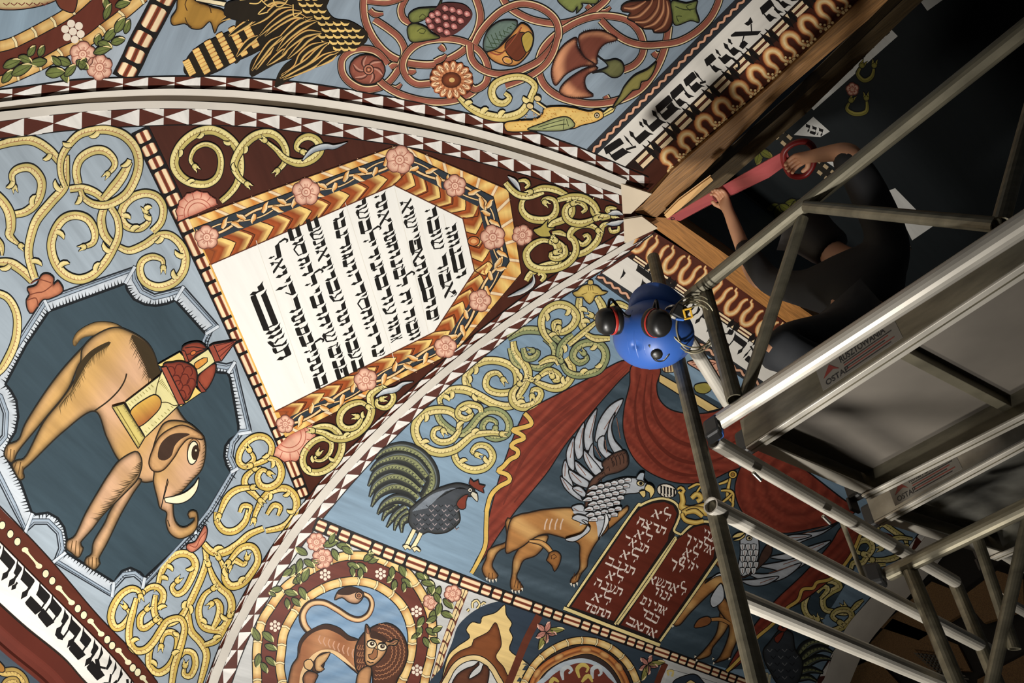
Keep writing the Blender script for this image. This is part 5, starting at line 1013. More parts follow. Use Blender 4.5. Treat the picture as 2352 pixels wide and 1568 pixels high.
q = pb.shape("1610,190 1750,168 1885,188 1930,400 1890,340 1850,300 1800,312 1700,255", rgb(214, 158, 132), 2.4)
for s in ("1650,190 1760,180 1870,200","1660,215 1760,205 1840,215","1690,235 1770,228 1830,240","1800,310 1830,230 1880,195","1860,300 1890,260"): pb.line(s, 1.8, rgb(96, 52, 44))
pb.shape("1385,215 1490,175 1510,270 1400,280", rgb(206, 178, 130), 2); [pb.line([(1400+i*28, 212-i*8), (1405+i*28, 278)], 3, rgb(90, 56, 40)) for i in range(4)]
pb.shape("1680,400 1790,380 1830,440 1770,480 1690,460", rgb(150, 140, 70), 2.2)
pb.build(curtain_panel, 'pale pink wing above the cream rail')
# ---- griffins
FG, FW, FB = rgb(176, 180, 186), rgb(206, 208, 210), rgb(122, 84, 70)
def feather(p, q):
    o = p.shape(q, FG, 2.6, grid=8, rim=(rgb(150, 154, 162), 4)); m = S(q); p.k0 = None
    b = m[0]; e = m[len(m)//2]; p.line([b*.85+e*.15, b*.3+e*.7], 1.8, FB, False, tr=False)
GT = rgb(166, 116, 66); GDK = rgb(78, 48, 28)
def fur(v): return np.array([mix(GT, rgb(206, 164, 104), max(0, math.sin(a*.045-b*.06+1.3))*.7) for a, b in v])
def furred(p, q, rw=9):
    o = p.fill(q, fur, True, 6, rim=(GDK, rw, 1.3)); p.line(o, 2.8, rgb(36, 26, 20), False, None, True, False)
gr = Part('painted_griffin', 'N', .0045)
c(2, 3)
furred(gr, "330,215 290,320 215,400 110,440 70,520 45,600 102,690 75,725 0,715 -15,650 0,560 15,420 90,300 200,230")
furred(gr, "-10,60 -60,90 -50,260 -150,310 -220,350 -240,430 -275,520 -240,600 -180,622 -140,610 -128,580 -180,500 -165,430 -110,350 60,260")
furred(gr, "860,70 1000,-20 1060,-60 1070,-20 990,70 870,160", 6)
furred(gr, "-20,90 60,25 150,5 300,-25 560,-40 700,20 850,50 885,150 800,245 740,335 700,425 690,500 640,560 600,640 540,655 545,610 600,560 622,500 620,400 612,290 500,245 400,215 330,200 260,210 180,252 100,312 20,352 -60,362")
for x in (300,345,395,445): gr.line([(x+25, 60), (x+5, 110), (x, 160)], 3, rgb(206, 180, 160))
gr.stroke("160,265 260,280 330,330 370,390", [8, 13, 14, 12], BLK); gr.stroke("160,265 260,280 330,330 370,390", [5, 10, 11, 9], [(-1, GT), (0, rgb(206, 160, 100)), (1, GDK)]); gr.shape("330,410 345,370 400,355 445,385 450,430 430,490 390,545 365,490 315,440", rgb(150, 100, 54), 2.4, rim=(GDK, 6), grid=5); gr.line("380,430 410,410 390,385 360,400 365,430", 2, GDK)
for x, y in ((-230,605),(-205,620),(-175,622),(-145,615),(5,715),(35,725),(65,722),(95,700),(545,655),(570,665),(600,650)): gr.stroke([(x-4, y-4), (x+2, y+24)], [5, 1], rgb(214, 206, 190), False)
for q in ("40,610 20,690","60,620 50,700","80,640 75,700","-210,560 -215,605","-180,560 -180,610","560,610 575,560","585,620 600,570","610,610 625,560"): gr.line(q, 1.6, GDK)
c(2, 2)
for q in ("1020,530 900,590 805,720 765,860 770,925 840,880 900,760 965,660","778,618 690,740 660,870 680,1000 742,960 742,850 762,740","662,745 590,860 570,960 600,1080 652,1040 650,900","568,880 510,980 498,1060 520,1150 572,1180 570,1020","492,1090 460,1180 482,1300 562,1360 540,1230","450,1240 480,1340 560,1420 645,1465 600,1380","548,1520 600,1590 680,1600 650,1500","950,650 915,780 940,900 1015,1000 950,1035 880,900 890,760","850,870 850,980 925,1040 880,1085 800,1000 790,900","742,935 760,1060 850,1130 820,1175 700,1065","662,1000 670,1100 765,1230 822,1190 740,1080","580,1100 600,1200 720,1285 755,1250 660,1160","520,1180 560,1290 690,1345 705,1290 600,1220","555,1350 650,1430 685,1400 620,1330"): feather(gr, q)
o = gr.shape("1040,1005 1072,1080 1060,1150 980,1200 860,1235 775,1320 740,1420 715,1540 672,1530 680,1400 730,1270 840,1180 825,1120 900,1050 980,1010", rgb(92, 64, 52), 2.8, rim=(rgb(52, 36, 30), 5), grid=6)
for i in range(8): gr.line([(700+i*10+i*i*3, 1480-i*52), (722+i*12+i*i*2.6, 1450-i*50), (735+i*12+i*i*2.5, 1490-i*50)], 2, rgb(44, 30, 26)); 
for i in range(5): gr.line([(880+i*36, 1090-i*14), (900+i*36, 1060-i*10), (925+i*34, 1110-i*12), (930+i*32, 1150-i*10)], 2.2, rgb(44, 30, 26))
gr.fill("1150,1255 1175,1210 1215,1212 1212,1262 1250,1310 1232,1362 1150,1392 1060,1400 980,1430 930,1490 890,1570 900,1640 870,1660 800,1820 760,1640 620,1690 640,1640 560,1560 720,1560 750,1430 800,1330 920,1280 1040,1250", FG, True, 7)
gr.line("1150,1255 1175,1210 1215,1212 1212,1262 1250,1310 1232,1362 1150,1392 1060,1400 980,1430 930,1490 890,1570 900,1640 870,1660 800,1820", 2.8); gr.line("1150,1255 1040,1250 920,1280 800,1330 750,1430 720,1560 640,1640", 2.6)
for iy in range(7):
    for ix in range(6-iy//3):
        x, y = 1070-ix*62-iy*26+(iy % 2)*10, 1270+ix*14+iy*54-(0 if iy < 4 else 6)
        if iy > 4: x += 30
        gr.shape([(x+30, y-8), (x-10, y-22), (x-62, y+16), (x-10, y+22), (x+26, y+20)], mix(FW, FG, .4), 1.8, lay=None, grid=9); gr.line([(x+10, y+4), (x-34, y+10)], 1.5, FB)
gr.shape("550,1625 600,1590 700,1620 680,1680 600,1650", FG, 2); gr.shape("640,1640 700,1660 640,1760 490,1815 560,1840 640,1800 720,1720", FG, 2.2); gr.shape("860,1570 890,1640 860,1720 790,1820 830,1730 850,1650", FW, 2)
gr.shape("1240,1310 1290,1328 1312,1380 1270,1442 1262,1390 1218,1362", rgb(226, 200, 130), 2.4); gr.shape("1168,1382 1222,1368 1228,1420 1208,1436", rgb(222, 196, 128), 2.2); gr.disc(1180, 1303, 34, rgb(226, 206, 150), 24, .1, ow=2.2); gr.disc(1184, 1303, 17, BLK)
gr.shape("1140,1265 1175,1208 1218,1212 1208,1270 1240,1305 1190,1275", rgb(166, 176, 186), 2.2)
gr.build(curtain_panel, 'griffin with raised grey wing at the left of the tablets')
g2 = Part('painted_griffin', 'N', .0045)
view(1550, 1033, 2.931)
furred(g2, "340,820 270,760 290,700 350,740 400,830"); furred(g2, "330,840 200,880 110,980 0,1120 -20,1170 30,1180 110,1090 240,965 340,900")
furred(g2, "320,1000 380,1110 340,1220 255,1330 235,1385 130,1415 190,1355 275,1240 300,1120"); furred(g2, "330,990 400,1130 425,1250 385,1360 365,1400 260,1435 300,1395 352,1280 362,1180 290,1060")
g2.stroke("370,1170 310,1140 240,1142", [9, 11, 9], BLK); g2.stroke("370,1170 310,1140 240,1142", [6, 8, 6], GT); g2.shape("245,1140 220,1120 160,1140 130,1195 190,1190 235,1170", rgb(120, 74, 42), 2.2)
for q in ("1105,485 1000,540 860,560 740,590 640,640 760,650 900,600 1000,560","1050,610 960,680 860,730 740,740 640,720 780,690 900,650","940,700 860,780 760,820 640,800 570,780 720,750","850,760 760,850 640,890 540,860 500,830 640,830","700,850 620,905 520,915 450,880 540,870","920,580 800,570 700,600 640,650 700,640"): feather(g2, q)
g2.shape("640,620 650,700 560,800 470,860 440,850 540,780 590,680", rgb(70, 50, 42), 2.4)
g2.shape("440,590 470,560 520,560 562,600 562,720 520,810 460,850 425,800 440,700", FG, 2.6)
for iy in range(5):
    for ix in range(3): x, y = 455+ix*38+(iy % 2)*16, 655+iy*40; g2.shape([(x-18, y-20), (x+18, y-20), (x+14, y+8), (x, y+26), (x-14, y+8)], FW, 1.8, grid=9); g2.line([(x, y-14), (x, y+14)], 1.6, FB)
g2.shape("390,610 440,590 478,560 470,585 430,610", rgb(226, 200, 130), 2); g2.shape("385,590 420,560 470,555 440,585", rgb(226, 200, 130), 2); g2.disc(500, 594, 20, rgb(206, 190, 150), 16, ow=2); g2.disc(503, 594, 9, BLK)
g2.shape("300,830 250,860 200,900 280,850 330,845", FW, 1.8); g2.shape("310,900 240,1000 260,1060 330,1000", FG, 2)
for x, y in ((140,1385),(150,1410),(260,1400),(265,1430),(370,1400),(-10,1180)): g2.stroke([(x, y), (x-8, y+14)], [5, 1], rgb(220, 210, 190), False)
g2.build(curtain_panel, 'griffin behind the scaffold pole at the right of the tablets')
# ---- tablets of the law
tl = Part('painted_tablets', 'N', .0045); TRD = rgb(96, 40, 28); TCR = rgb(226, 206, 144)
c(2, 3)
for poly in ("510,870 1105,5 1180,-60 1290,-110 1400,-125 1500,-85 1548,0 1530,60 1500,150 1495,215 940,1035","940,1040 1505,230 1570,205 1640,125 1740,85 1830,95 1890,150 1910,260 1890,425 1360,1200"):
    tl.fill(S(poly), rgb(36, 30, 28), False, 12, tr=False)
tl.fill(S("545,868 1110,40 1190,-40 1290,-80 1400,-95 1480,-60 1515,10 1490,100 1440,200 1430,260 935,1000"), TRD, False, 10, tr=False); tl.fill(S("1000,1035 1520,250 1600,190 1680,135 1780,115 1850,150 1875,250 1850,420 1340,1160"), TRD, False, 10, tr=False)
for q in ("510,868 1105,5 1180,-62 1290,-112 1400,-125 1500,-85 1545,0 1520,90 1490,170 1555,205","945,1030 1240,600 1505,225","968,1030 1260,620 1510,240","1555,205 1640,125 1740,88 1830,95 1890,150 1905,260","1360,1185 1640,790 1895,420"): tl.stroke(q, 8, BLK); tl.stroke(q, 5, TCR)
tl.stroke("475,880 920,1055 1360,1222", 11, BLK, False); tl.stroke("475,880 920,1055 1360,1222", 7.5, TCR, False); tl.build(curtain_panel, 'pair of dark red tablets with cream edges')
ht = Part('hebrew_lettering', 'N', .0056); WT = rgb(226, 212, 202)
def rowtext(s, a, b, h, v=(.42, -.9)):
    """letters from the reader's right to left between a (left) and b (right)"""
    ht = Part('hebrew_lettering', 'N', .0056); a, b = S([a])[0], S([b])[0]; d = b-a; L = np.linalg.norm(d); d /= L; n = len(s); w = L/n; v = np.array(v)
    for i, ch in enumerate(reversed(s)):
        k = .55 if ch in 'ויז' else .8; letter(ht, ch, a+d*(w*i+w*(1-k)*.5), d, v, w*k, h, WT, 1, .16)
    ht.build(curtain_panel, 'pale Hebrew word on the dark red tablets')
for s, a, b in [('לא',(1270,40),(1440,90)),('תרצח',(1130,110),(1395,215)),('לא',(1110,225),(1270,285)),('תנאף',(1005,275),(1235,385)),('לא',(980,410),(1140,470)),('תגנב',(850,470),(1110,585)),('לא',(850,600),(1000,665)),('תענה',(740,670),(995,775)),('לא',(720,805),(890,860)),('תחמד',(635,885),(885,985)),
  ('אנכי',(1730,215),(1860,290)),('אלהיך',(1575,265),(1830,395)),('יהיה',(1530,460),(1690,570)),('לא',(1560,390),(1690,450)),('לך',(1430,490),(1560,560)),('לאתשא',(1235,640),(1580,770)),('זכור',(1285,750),(1450,830)),('אתיום',(1170,835),(1400,950)),('כבד',(1170,945),(1330,1030)),('אתאב',(1040,1020),(1310,1160))]: rowtext(s, a, b, 19)
cw = Part('painted_crown', 'N', .0056); GC = rgb(206, 168, 84)
c(2, 2)
cw.disc(1422, 1372, 92, rgb(222, 212, 196), 62, .25, ow=2.4)
for i in range(5): x = 1360+i*30; cw.fill([(x, 1318+i*8), (x+22, 1326+i*8), (x+18, 1350+i*8), (x+4, 1346+i*8)], BLK, False); cw.line([(x+10, 1345+i*8), (x+12, 1395+i*5)], 4, BLK); cw.line([(x+4, 1395+i*5), (x+14, 1425)], 2.4, BLK)
def gold(p, q, w): p.stroke(q, w+3 if np.isscalar(w) else [a+3 for a in w], BLK); p.stroke(q, w, [(-1, rgb(150, 112, 48)), (-.2, rgb(226, 196, 110)), (1, rgb(176, 136, 60))])
for q, w in (("1520,1360 1550,1340 1580,1370 1550,1400 1530,1380",[4,7,8,5]),("1560,1400 1570,1470 1560,1520 1640,1540 1720,1520 1790,1500",[10,14,14,12]),("1570,1580 1650,1545 1760,1560 1880,1600",[14,18,16]),("1650,1440 1700,1400 1740,1440 1700,1470",[10,12,10]),("1620,1350 1700,1310 1740,1320",[4,6,4]),("1700,1380 1760,1310 1860,1300",[4,5,4]),("1900,1310 1960,1290 2010,1260",[4,6,5]),("2010,1240 1990,1330 1980,1420 2030,1480 2020,1530",[4,7,7,5]),("1920,1370 1990,1370 2030,1400 2030,1470",[4,7,5]),("1930,1480 1980,1440 2020,1400",[4,6,4])): gold(cw, q, w)
cw.disc(2028, 1222, 40, GC, 36, ow=2.2); cw.disc(2028, 1222, 18, rgb(150, 110, 50), ow=1.4)
c(2, 3)
gold(cw, "1560,10 1590,70 1680,95 1760,80", [8, 11, 9]); gold(cw, "1600,5 1680,-10 1750,40", [8, 12, 9])
cw.build(curtain_panel, 'gold crown and white oval above the tablets')
# ---- roosters
rk = Part('painted_rooster', 'N', .0045); RK, RG = rgb(44, 46, 44), rgb(136, 140, 98)
c(1, 2)
def plume(p, q, w):
    o = cr(S(q)); p.stroke(o, [a+4 for a in w], rgb(24, 26, 26), False, tr=False)
    a, n, ww, d = p.stroke(o, w, [(-1, rgb(28, 32, 32)), (-.75, RK), (-.55, rgb(110, 120, 122)), (-.48, RK), (-.2, RG), (.2, RG), (.5, RK), (1, rgb(26, 30, 30))], False, tr=False)
    p.ticks(a-n*(ww*.05)[:, None], n, ww*.42, RK, 2, 2.4, None, -.8, 1); p.ticks(a+n*(ww*.16)[:, None], n, ww*.30, RK, 2, 2., None, -.8, -1)
for q in ("1160,80 1200,0 1300,-80","1200,140 1270,40 1380,-50","1270,170 1300,80 1400,-10","1340,190 1345,90 1430,30","1115,20 1170,-40 1260,-90"):
    TR[1] = 392*3; plume(rk, q, [2, 10, 18, 14]); TR[1] = 392*2
for q, w in (("1095,1080 1180,1010 1330,980 1480,1035 1590,1160 1620,1300 1540,1450", [2, 18, 28, 32, 32, 30, 24]), ("1120,1570 1180,1495 1290,1445 1400,1470 1470,1530", [2, 14, 20, 20, 14]), ("1060,1520 1130,1400 1260,1335 1400,1360 1490,1440", [2, 17, 25, 26, 18]), ("1042,1428 1110,1310 1260,1240 1410,1285 1510,1370", [2, 18, 27, 28, 20]), ("1030,1330 1110,1210 1260,1150 1420,1195 1540,1310", [2, 18, 27, 29, 22]), ("1050,1190 1140,1110 1300,1065 1450,1110 1570,1240", [2, 16, 27, 30, 24])): plume(rk, q, w)
o = rk.shape("1420,1530 1600,1390 1720,1335 1850,1305 1960,1330 2010,1375 1990,1420 1900,1425 1870,1450 1860,1530 1875,1640 1830,1700 1750,1752 1650,1765 1580,1750 1510,1775 1440,1720 1400,1650 1410,1580", rgb(62, 66, 72), 2.8, rim=(RK, 9), grid=6)
K0 = rk.k+1
for iy in range(6):
    for ix in range(7): x, y = 1470+ix*58+(iy % 2)*28, 1500+iy*42; (1430 < x < 1850 and y < 1740 and (x > 1560 or y > 1560)) and rk.line([(x-22, y), (x-4, y+22), (x+18, y+2)], 2.2, rgb(150, 138, 140) if (ix+iy) % 2 else rgb(30, 32, 36), lay=K0)
for i in range(8): rk.line([(1440+i*18, 1560-i*4), (1600+i*22, 1420-i*8), (1720+i*20, 1370-i*2)], 2, rgb(120, 128, 138), lay=K0)
for i in range(6): rk.line([(1660+i*24, 1450-i*14), (1760+i*22, 1380-i*8), (1880+i*12, 1340+i*4)], 1.8, rgb(30, 32, 34), lay=K0+1)
rk.k = K0+2
rk.shape("1955,1305 1968,1258 2000,1290 2042,1272 2052,1312 2108,1325 2085,1350 2096,1394 2050,1372 2000,1345", rgb(112, 48, 34), 2.2, sm=False); rk.shape("1920,1408 1950,1402 1930,1470 1925,1530 1880,1542 1842,1500 1865,1450", rgb(112, 48, 34), 2.2)
rk.shape("1985,1380 2032,1400 2036,1472 1990,1432 1970,1405", rgb(206, 200, 180), 2); rk.disc(1967, 1365, 20, rgb(214, 208, 196), ow=1.6); rk.disc(1968, 1365, 8, BLK)
c(1, 3)
for q in ("1455,160 1420,230 1380,310","1515,190 1480,260 1435,335"): rk.stroke(q, 11, BLK); rk.stroke(q, 8, rgb(226, 212, 168))
for x, y in ((1390,325),(1475,345)): rk.shape([(x-45, y-15), (x, y-30), (x+40, y+10), (x+25, y+22), (x, y+5), (x-20, y+22), (x-30, y+5)], rgb(222, 208, 164), 2)
rk.build(curtain_panel, 'dark rooster with arched green tail on the striped band')
r2 = Part('painted_rooster', 'N', .0045)
view(1550, 1033, 2.931)
for q, w in (("1040,1320 960,1290 880,1320 820,1420", [2, 14, 22, 20]), ("1065,1365 990,1335 900,1370 830,1460", [2, 14, 22, 20]), ("1060,1410 980,1400 900,1430 820,1500", [2, 14, 20, 18]), ("1000,1500 920,1480 860,1490 800,1520", [2, 12, 18, 16]), ("960,1560 900,1530 820,1540", [2, 12, 14])): plume(r2, q, w)
r2.shape("690,1225 720,1205 790,1235 810,1340 860,1420 850,1520 800,1590 700,1580 640,1490 605,1420 595,1350 640,1290", rgb(56, 60, 66), 2.6, rim=(RK, 8), grid=6)
K0 = r2.k+1
for i in range(5): 
    for j in range(4): x, y = 640+j*50+(i % 2)*24, 1340+i*46; r2.line([(x-18, y), (x, y+18), (x+16, y)], 2, rgb(28, 30, 34) if (i+j) % 2 else rgb(120, 122, 126), lay=K0)
r2.k = K0+1
r2.shape("668,1270 700,1235 735,1222 722,1262 690,1300", rgb(122, 50, 36), 2); r2.shape("690,1205 715,1170 725,1200 760,1190 740,1225", rgb(122, 50, 36), 2); r2.line("620,1500 612,1560", 6, rgb(206, 196, 160)); r2.line("640,1510 632,1570", 6, rgb(206, 196, 160))
r2.build(curtain_panel, 'dark rooster at the lower right corner by the white lath')
# ================================================================ panel with lion roundel
c(1, 3)
rd = Part('lion_roundel', 'N', .002)
OB = "20,1720 10,1500 10,1250 50,1020 130,880 260,700 420,580 600,480 760,415 920,398 1080,415 1220,465 1380,550 1480,680 1560,820 1610,960 1622,1090 1622,1200 1600,1350 1560,1500 1520,1720"; IB = "280,1720 230,1500 220,1400 232,1280 255,1110 335,950 425,830 560,730 720,660 900,632 1060,655 1200,725 1320,830 1395,960 1432,1100 1432,1250 1400,1400 1330,1580 1260,1720"
rd.fill(OB, rgb(104, 52, 42), True, 13, 1); rd.fill(IB, lambda v: np.array([mix(rgb(134, 160, 186), rgb(112, 142, 172), .5+.5*math.sin(a*.06+b*.17)) for a, b in v]), True, 12, 2)
BC = (rgb(214, 176, 106), rgb(236, 206, 146), rgb(176, 110, 52))
bamboo(rd, OB, 18, 44, 3, BC); bamboo(rd, IB, 18, 42, 3, BC)
for x, y in ((635,575),(1145,565),(1475,910),(175,1045),(1480,1450)): seven(rd, x, y, 10.5, .5, 1.5)
rd.build(lion_panel, 'round bamboo frame with dark red ring and blue centre')
ll = Part('painted_leaves', 'N', .0042)
for x, y, a, l, w in [(620,310,-20,36,17),(680,290,-70,28,14),(740,300,10,34,16),(790,320,30,30,15),(700,340,60,30,15),(470,390,-150,32,16),(410,430,100,34,16),(440,440,30,30,15),(480,470,-10,30,16),(360,480,110,30,16),(330,520,140,28,14),(390,560,80,26,14),(840,470,20,30,15),(880,500,80,24,13),(930,470,40,30,16),(990,450,-40,30,15),(960,510,90,26,14),(1030,460,-20,26,13),(1060,410,-100,16,9),(1250,500,90,28,14),(1260,560,120,26,14),(1320,490,60,30,16),(1280,620,100,26,14),(1340,610,40,30,15),(1360,640,90,24,12),(1470,560,30,28,15),(1540,560,70,30,15),(1600,620,80,34,17),(1520,640,10,30,15),(1570,700,40,26,14),(1690,680,110,30,15),(1640,740,60,28,14),(1720,800,40,32,15),(1690,830,100,32,16),(1700,920,20,30,15),(1640,900,110,28,15),(1660,960,150,28,14),(1540,960,120,28,15),(1510,1040,100,28,15),(1560,1070,30,28,14),(1620,1100,-30,26,13),(1500,1110,140,24,12),(1540,1150,60,28,14),(1600,1160,20,26,13),(60,1100,40,34,17),(30,1180,-120,34,17),(80,1220,20,30,15),(30,1300,100,32,16),(90,1330,40,30,15),(50,1380,60,28,14),(240,700,170,28,14),(260,730,10,32,16),(280,790,80,26,13),(340,650,-30,32,16),(400,690,60,32,16),(430,640,-70,34,17),(330,790,40,28,14),(180,770,-150,18,10)]: leaf(ll, x, y, a, l, w, rgb(116, 126, 72), rgb(214, 208, 150))
flower(ll, 555, 275, 22, 7, .2); flower(ll, 1808, 748, 20, 6, .3); flower(ll, 610, 425, 24, 7, .5); flower(ll, 1610, 820, 19, 6, .1)
ll.build(lion_panel, 'green leaves and small pink flowers round the bamboo frame')
li = Part('painted_lion', 'N', .0042); LB, LD, LL = rgb(150, 96, 62), rgb(58, 36, 26), rgb(222, 186, 138)
def lionf(v): return np.array([mix(LB, rgb(182, 128, 88), .5+.5*math.sin(a*.07)) for a, b in v])
tq = "500,1110 440,1030 430,930 500,840 620,830 740,890 860,965 950,985 1030,940 1065,850 1040,780 970,745"
li.stroke(tq, [16, 18, 17, 16, 15, 15, 15, 14, 13, 12], BLK); li.stroke(tq, [13, 15, 14, 13, 12, 12, 12, 11, 10, 9], [(-1, LD), (-.6, LD), (-.2, LL), (.5, LL), (1, rgb(150, 90, 60))])
li.shape("722,805 760,720 860,685 960,712 992,760 940,835 860,830 790,785", rgb(206, 164, 128), 2.6, rim=(rgb(90, 58, 40), 9), grid=5); li.fill("745,750 800,700 880,686 960,712 985,750 930,735 850,760", LD, True, 8); li.disc(945, 765, 32, rgb(196, 140, 100), ow=2.2); li.disc(945, 765, 15, rgb(150, 96, 66), ow=1.6)
li.shape("680,1280 640,1360 600,1460 520,1470 520,1340 590,1270", rgb(84, 56, 40), 2.4, rim=(LD, 7), grid=6)
li.shape("440,1130 530,1070 640,1030 760,1062 850,1135 960,1185 1000,1300 960,1480 900,1455 780,1350 680,1285 590,1290 530,1340 500,1400 460,1460 440,1600 420,1720 300,1720 290,1600 325,1420 380,1330 390,1220", lionf, 2.8, rim=(LD, 9, 1.3), grid=6)
li.fill("640,1260 760,1290 880,1400 930,1455 800,1365 690,1290 600,1290 540,1350 470,1460 450,1580 400,1600 420,1450 520,1310", LL, True, 7)
li.fill("430,1140 530,1065 640,1030 760,1062 850,1135 930,1175 850,1180 760,1120 640,1075 520,1110 430,1200 400,1300 390,1220", LD, True, 8)
for i in range(8): li.line([(590+i*44, 1130+i*18), (575+i*44, 1170+i*18), (600+i*42, 1210+i*18)], 2.6, rgb(196, 150, 124), lay=li.k)
li.shape("430,1520 470,1460 540,1470 570,1500 540,1570 520,1720 430,1720 440,1600", rgb(160, 108, 74), 2.4, rim=(LD, 7), grid=6)
li.shape("560,1330 680,1285 640,1370 600,1410 630,1440 600,1465 550,1455 540,1400", rgb(206, 166, 116), 2.2, rim=(rgb(120, 76, 46), 5), grid=5); li.shape("445,1370 500,1350 530,1400 500,1450 450,1430", rgb(206, 166, 116), 2.2)
mane = li.shape("1060,1060 1130,1030 1220,1022 1310,1075 1375,1180 1395,1310 1350,1450 1290,1560 1260,1720 1040,1720 1070,1560 1050,1430 960,1470 920,1440 905,1340 920,1220 980,1120", rgb(84, 50, 36), 2.8, rim=(LD, 6), grid=7)
for r, n in ((215,24),(182,21),(148,18),(115,14)):
    for i in range(n):
        a = -1.5+3.3*i/n; x, y = 1120+r*1.1*math.cos(a), 1280+r*1.15*math.sin(a); li.line([(x-14*math.sin(a), y+14*math.cos(a)), (x+12*math.cos(a), y+12*math.sin(a)), (x+16*math.sin(a), y-16*math.cos(a))], 2, rgb(166, 112, 78), lay=li.k)
for i in range(16): li.line([(940+(i % 4)*22, 1220+(i//4)*62), (928+(i % 4)*22, 1250+(i//4)*62), (952+(i % 4)*22, 1262+(i//4)*62)], 2, rgb(160, 108, 74), lay=li.k)
li.shape("930,1500 1000,1420 1060,1430 1050,1560 1030,1720 920,1720", rgb(190, 140, 96), 2.4, rim=(LD, 6), grid=6)
li.shape("1000,1130 1010,1030 1050,1080 1062,1130 1170,1150 1215,1190 1270,1165 1310,1178 1280,1222 1215,1225 1185,1300 1110,1385 1040,1415 1000,1372 1000,1250", rgb(206, 160, 112), 2.8, rim=(rgb(110, 70, 44), 7), grid=5)
li.fill("1062,1085 1130,1110 1210,1170 1190,1200 1120,1170 1050,1150", LD, True, 8)
for x, y in ((1063,1213),(1158,1238)): li.disc(x, y, 44, rgb(230, 214, 180), 34, .1, ow=2.2); li.disc(x+4, y-6, 22, rgb(50, 34, 26), 20); li.disc(x+8, y-10, 6, rgb(230, 220, 200))
li.shape("1085,1250 1115,1260 1110,1330 1080,1355 1040,1340 1030,1310 1065,1300", rgb(150, 100, 66), 2); li.line("1020,1365 1050,1385 1080,1380", 2.4); li.line("1020,1190 1060,1170 1100,1185", 2.2); li.line("1125,1205 1165,1195 1200,1215", 2.2); li.shape("1018,1110 1015,1050 1040,1085 1042,1120", rgb(150, 100, 76), 1.6); li.shape("1225,1200 1265,1180 1290,1185 1262,1205", rgb(150, 100, 76), 1.6)
li.build(lion_panel, 'brown lion with curled mane and looping tail')
# ---- arches between the roundels
ar = Part('cusped_arch', 'N', .002)
def zig(q, w):
    o = cr(S(q), False, 6.); ar.stroke(o, w, rgb(98, 50, 36), False, tr=False); n = int(plen(o)/26); e = even(o, n*4+1)
    for i in range(n):
        a, b = e[4*i], e[min(4*i+3, n*4)]; t = (b-a)/(np.linalg.norm(b-a)+1e-9); nn_ = np.array([-t[1], t[0]])*w*.5
        ar.add(np.array([a-nn_*.1, a+nn_*.8, b+nn_*.9, b-nn_*.55+t*6, (a+b)/2-nn_*.9]), rgb(226, 200, 150), [(0, 1, 2, 3, 4)], 3)
    ar.line(o+0, 1.6, BLK, False, 4, tr=False)
zig("1930,690 1850,900 1740,1200 1680,1400 1620,1620", 17); 
ar.k = 5
ar.fill("1800,1200 1860,1040 2000,910 2150,840 2300,815 2500,850 2640,960 2640,1640 1640,1640 1720,1400", rgb(48, 60, 74), True, 12)
ar.shape("2285,850 2200,920 2080,960 2060,1020 1985,1008 1930,1080 1962,1150 1850,1232 1760,1330 1700,1568 1680,1640 2640,1640 2560,1500 2500,1390 2352,1290 2330,1240 2360,1150 2330,1080 2352,1020 2300,940", rgb(226, 196, 132), 2.4)
ar.shape("2205,1015 2130,1100 2000,1170 1982,1225 1860,1282 1780,1362 1725,1500 1715,1640 2300,1640 2290,1450 2205,1330 2255,1210", rgb(126, 72, 40), 1.6, rim=(rgb(84, 44, 26), 8), grid=6)
ar.shape("1730,1640 1760,1470 1860,1350 2000,1310 2120,1350 2220,1470 2250,1640", rgb(226, 200, 146), 2.2); ar.shape("1790,1640 1800,1500 1880,1400 2000,1360 2100,1400 2180,1500 2200,1640", rgb(206, 206, 204), 2)
ar.shape("1790,1600 1840,1500 1920,1440 2000,1410 2050,1370 2050,1400 1980,1470 1960,1530 2060,1470 2090,1400 2140,1440 2130,1560 2080,1640 1800,1640", rgb(98, 58, 40), 2.2, rim=(rgb(56, 32, 24), 7), grid=6)
for q in ("1990,880 1990,830 2030,810 2055,850 2030,885","2070,850 2090,830 2110,840","1940,910 1960,890"): ar.stroke(q, 7, BLK); ar.stroke(q, 4, rgb(226, 206, 150))
c(2, 3)
zig("250,950 130,1180 20,1450 -60,1640", 17); zig("1410,1390 1360,1500 1310,1640", 14)
ar.k = 6
ar.fill("290,960 700,1090 1100,1230 1390,1340 1330,1500 1280,1640 -30,1640 60,1450 160,1200", rgb(52, 64, 76), False, 13)
bq = "60,1680 110,1568 210,1400 350,1275 540,1190 720,1182 880,1232 1000,1320 1090,1430 1150,1568 1180,1680"; ar.fill(bq, rgb(56, 44, 40), True, 12)
ar.k = 8
bamboo(ar, bq, 15, 34, 9, BC)
aq = "170,1680 220,1520 330,1400 520,1300 700,1262 850,1320 960,1420 1040,1560 1060,1680"; ar.stroke(aq, 22, BLK, lay=13); ar.stroke(aq, 18, [(-1, rgb(150, 80, 44)), (-.3, rgb(200, 130, 70)), (.2, rgb(120, 62, 36)), (1, rgb(206, 150, 90))], lay=14)
for x, y, a in ((230,1480,-1),(430,1330,-.5),(680,1262,0),(850,1310,.5),(980,1420,.9)): ar.disc(x, y, 52, rgb(214, 164, 104), 28, a, lay=15, rim=(rgb(150, 92, 50), 5), grid=4)
ar.k = 16
gq = "240,1640 300,1500 420,1400 560,1350 680,1345 800,1390 900,1470 970,1580 990,1640"; ar.fill(gq, rgb(176, 186, 196), True, 12); ar.fill("290,1640 350,1520 460,1440 580,1390 680,1385 780,1420 870,1500 930,1640", rgb(112, 54, 42), True, 12)
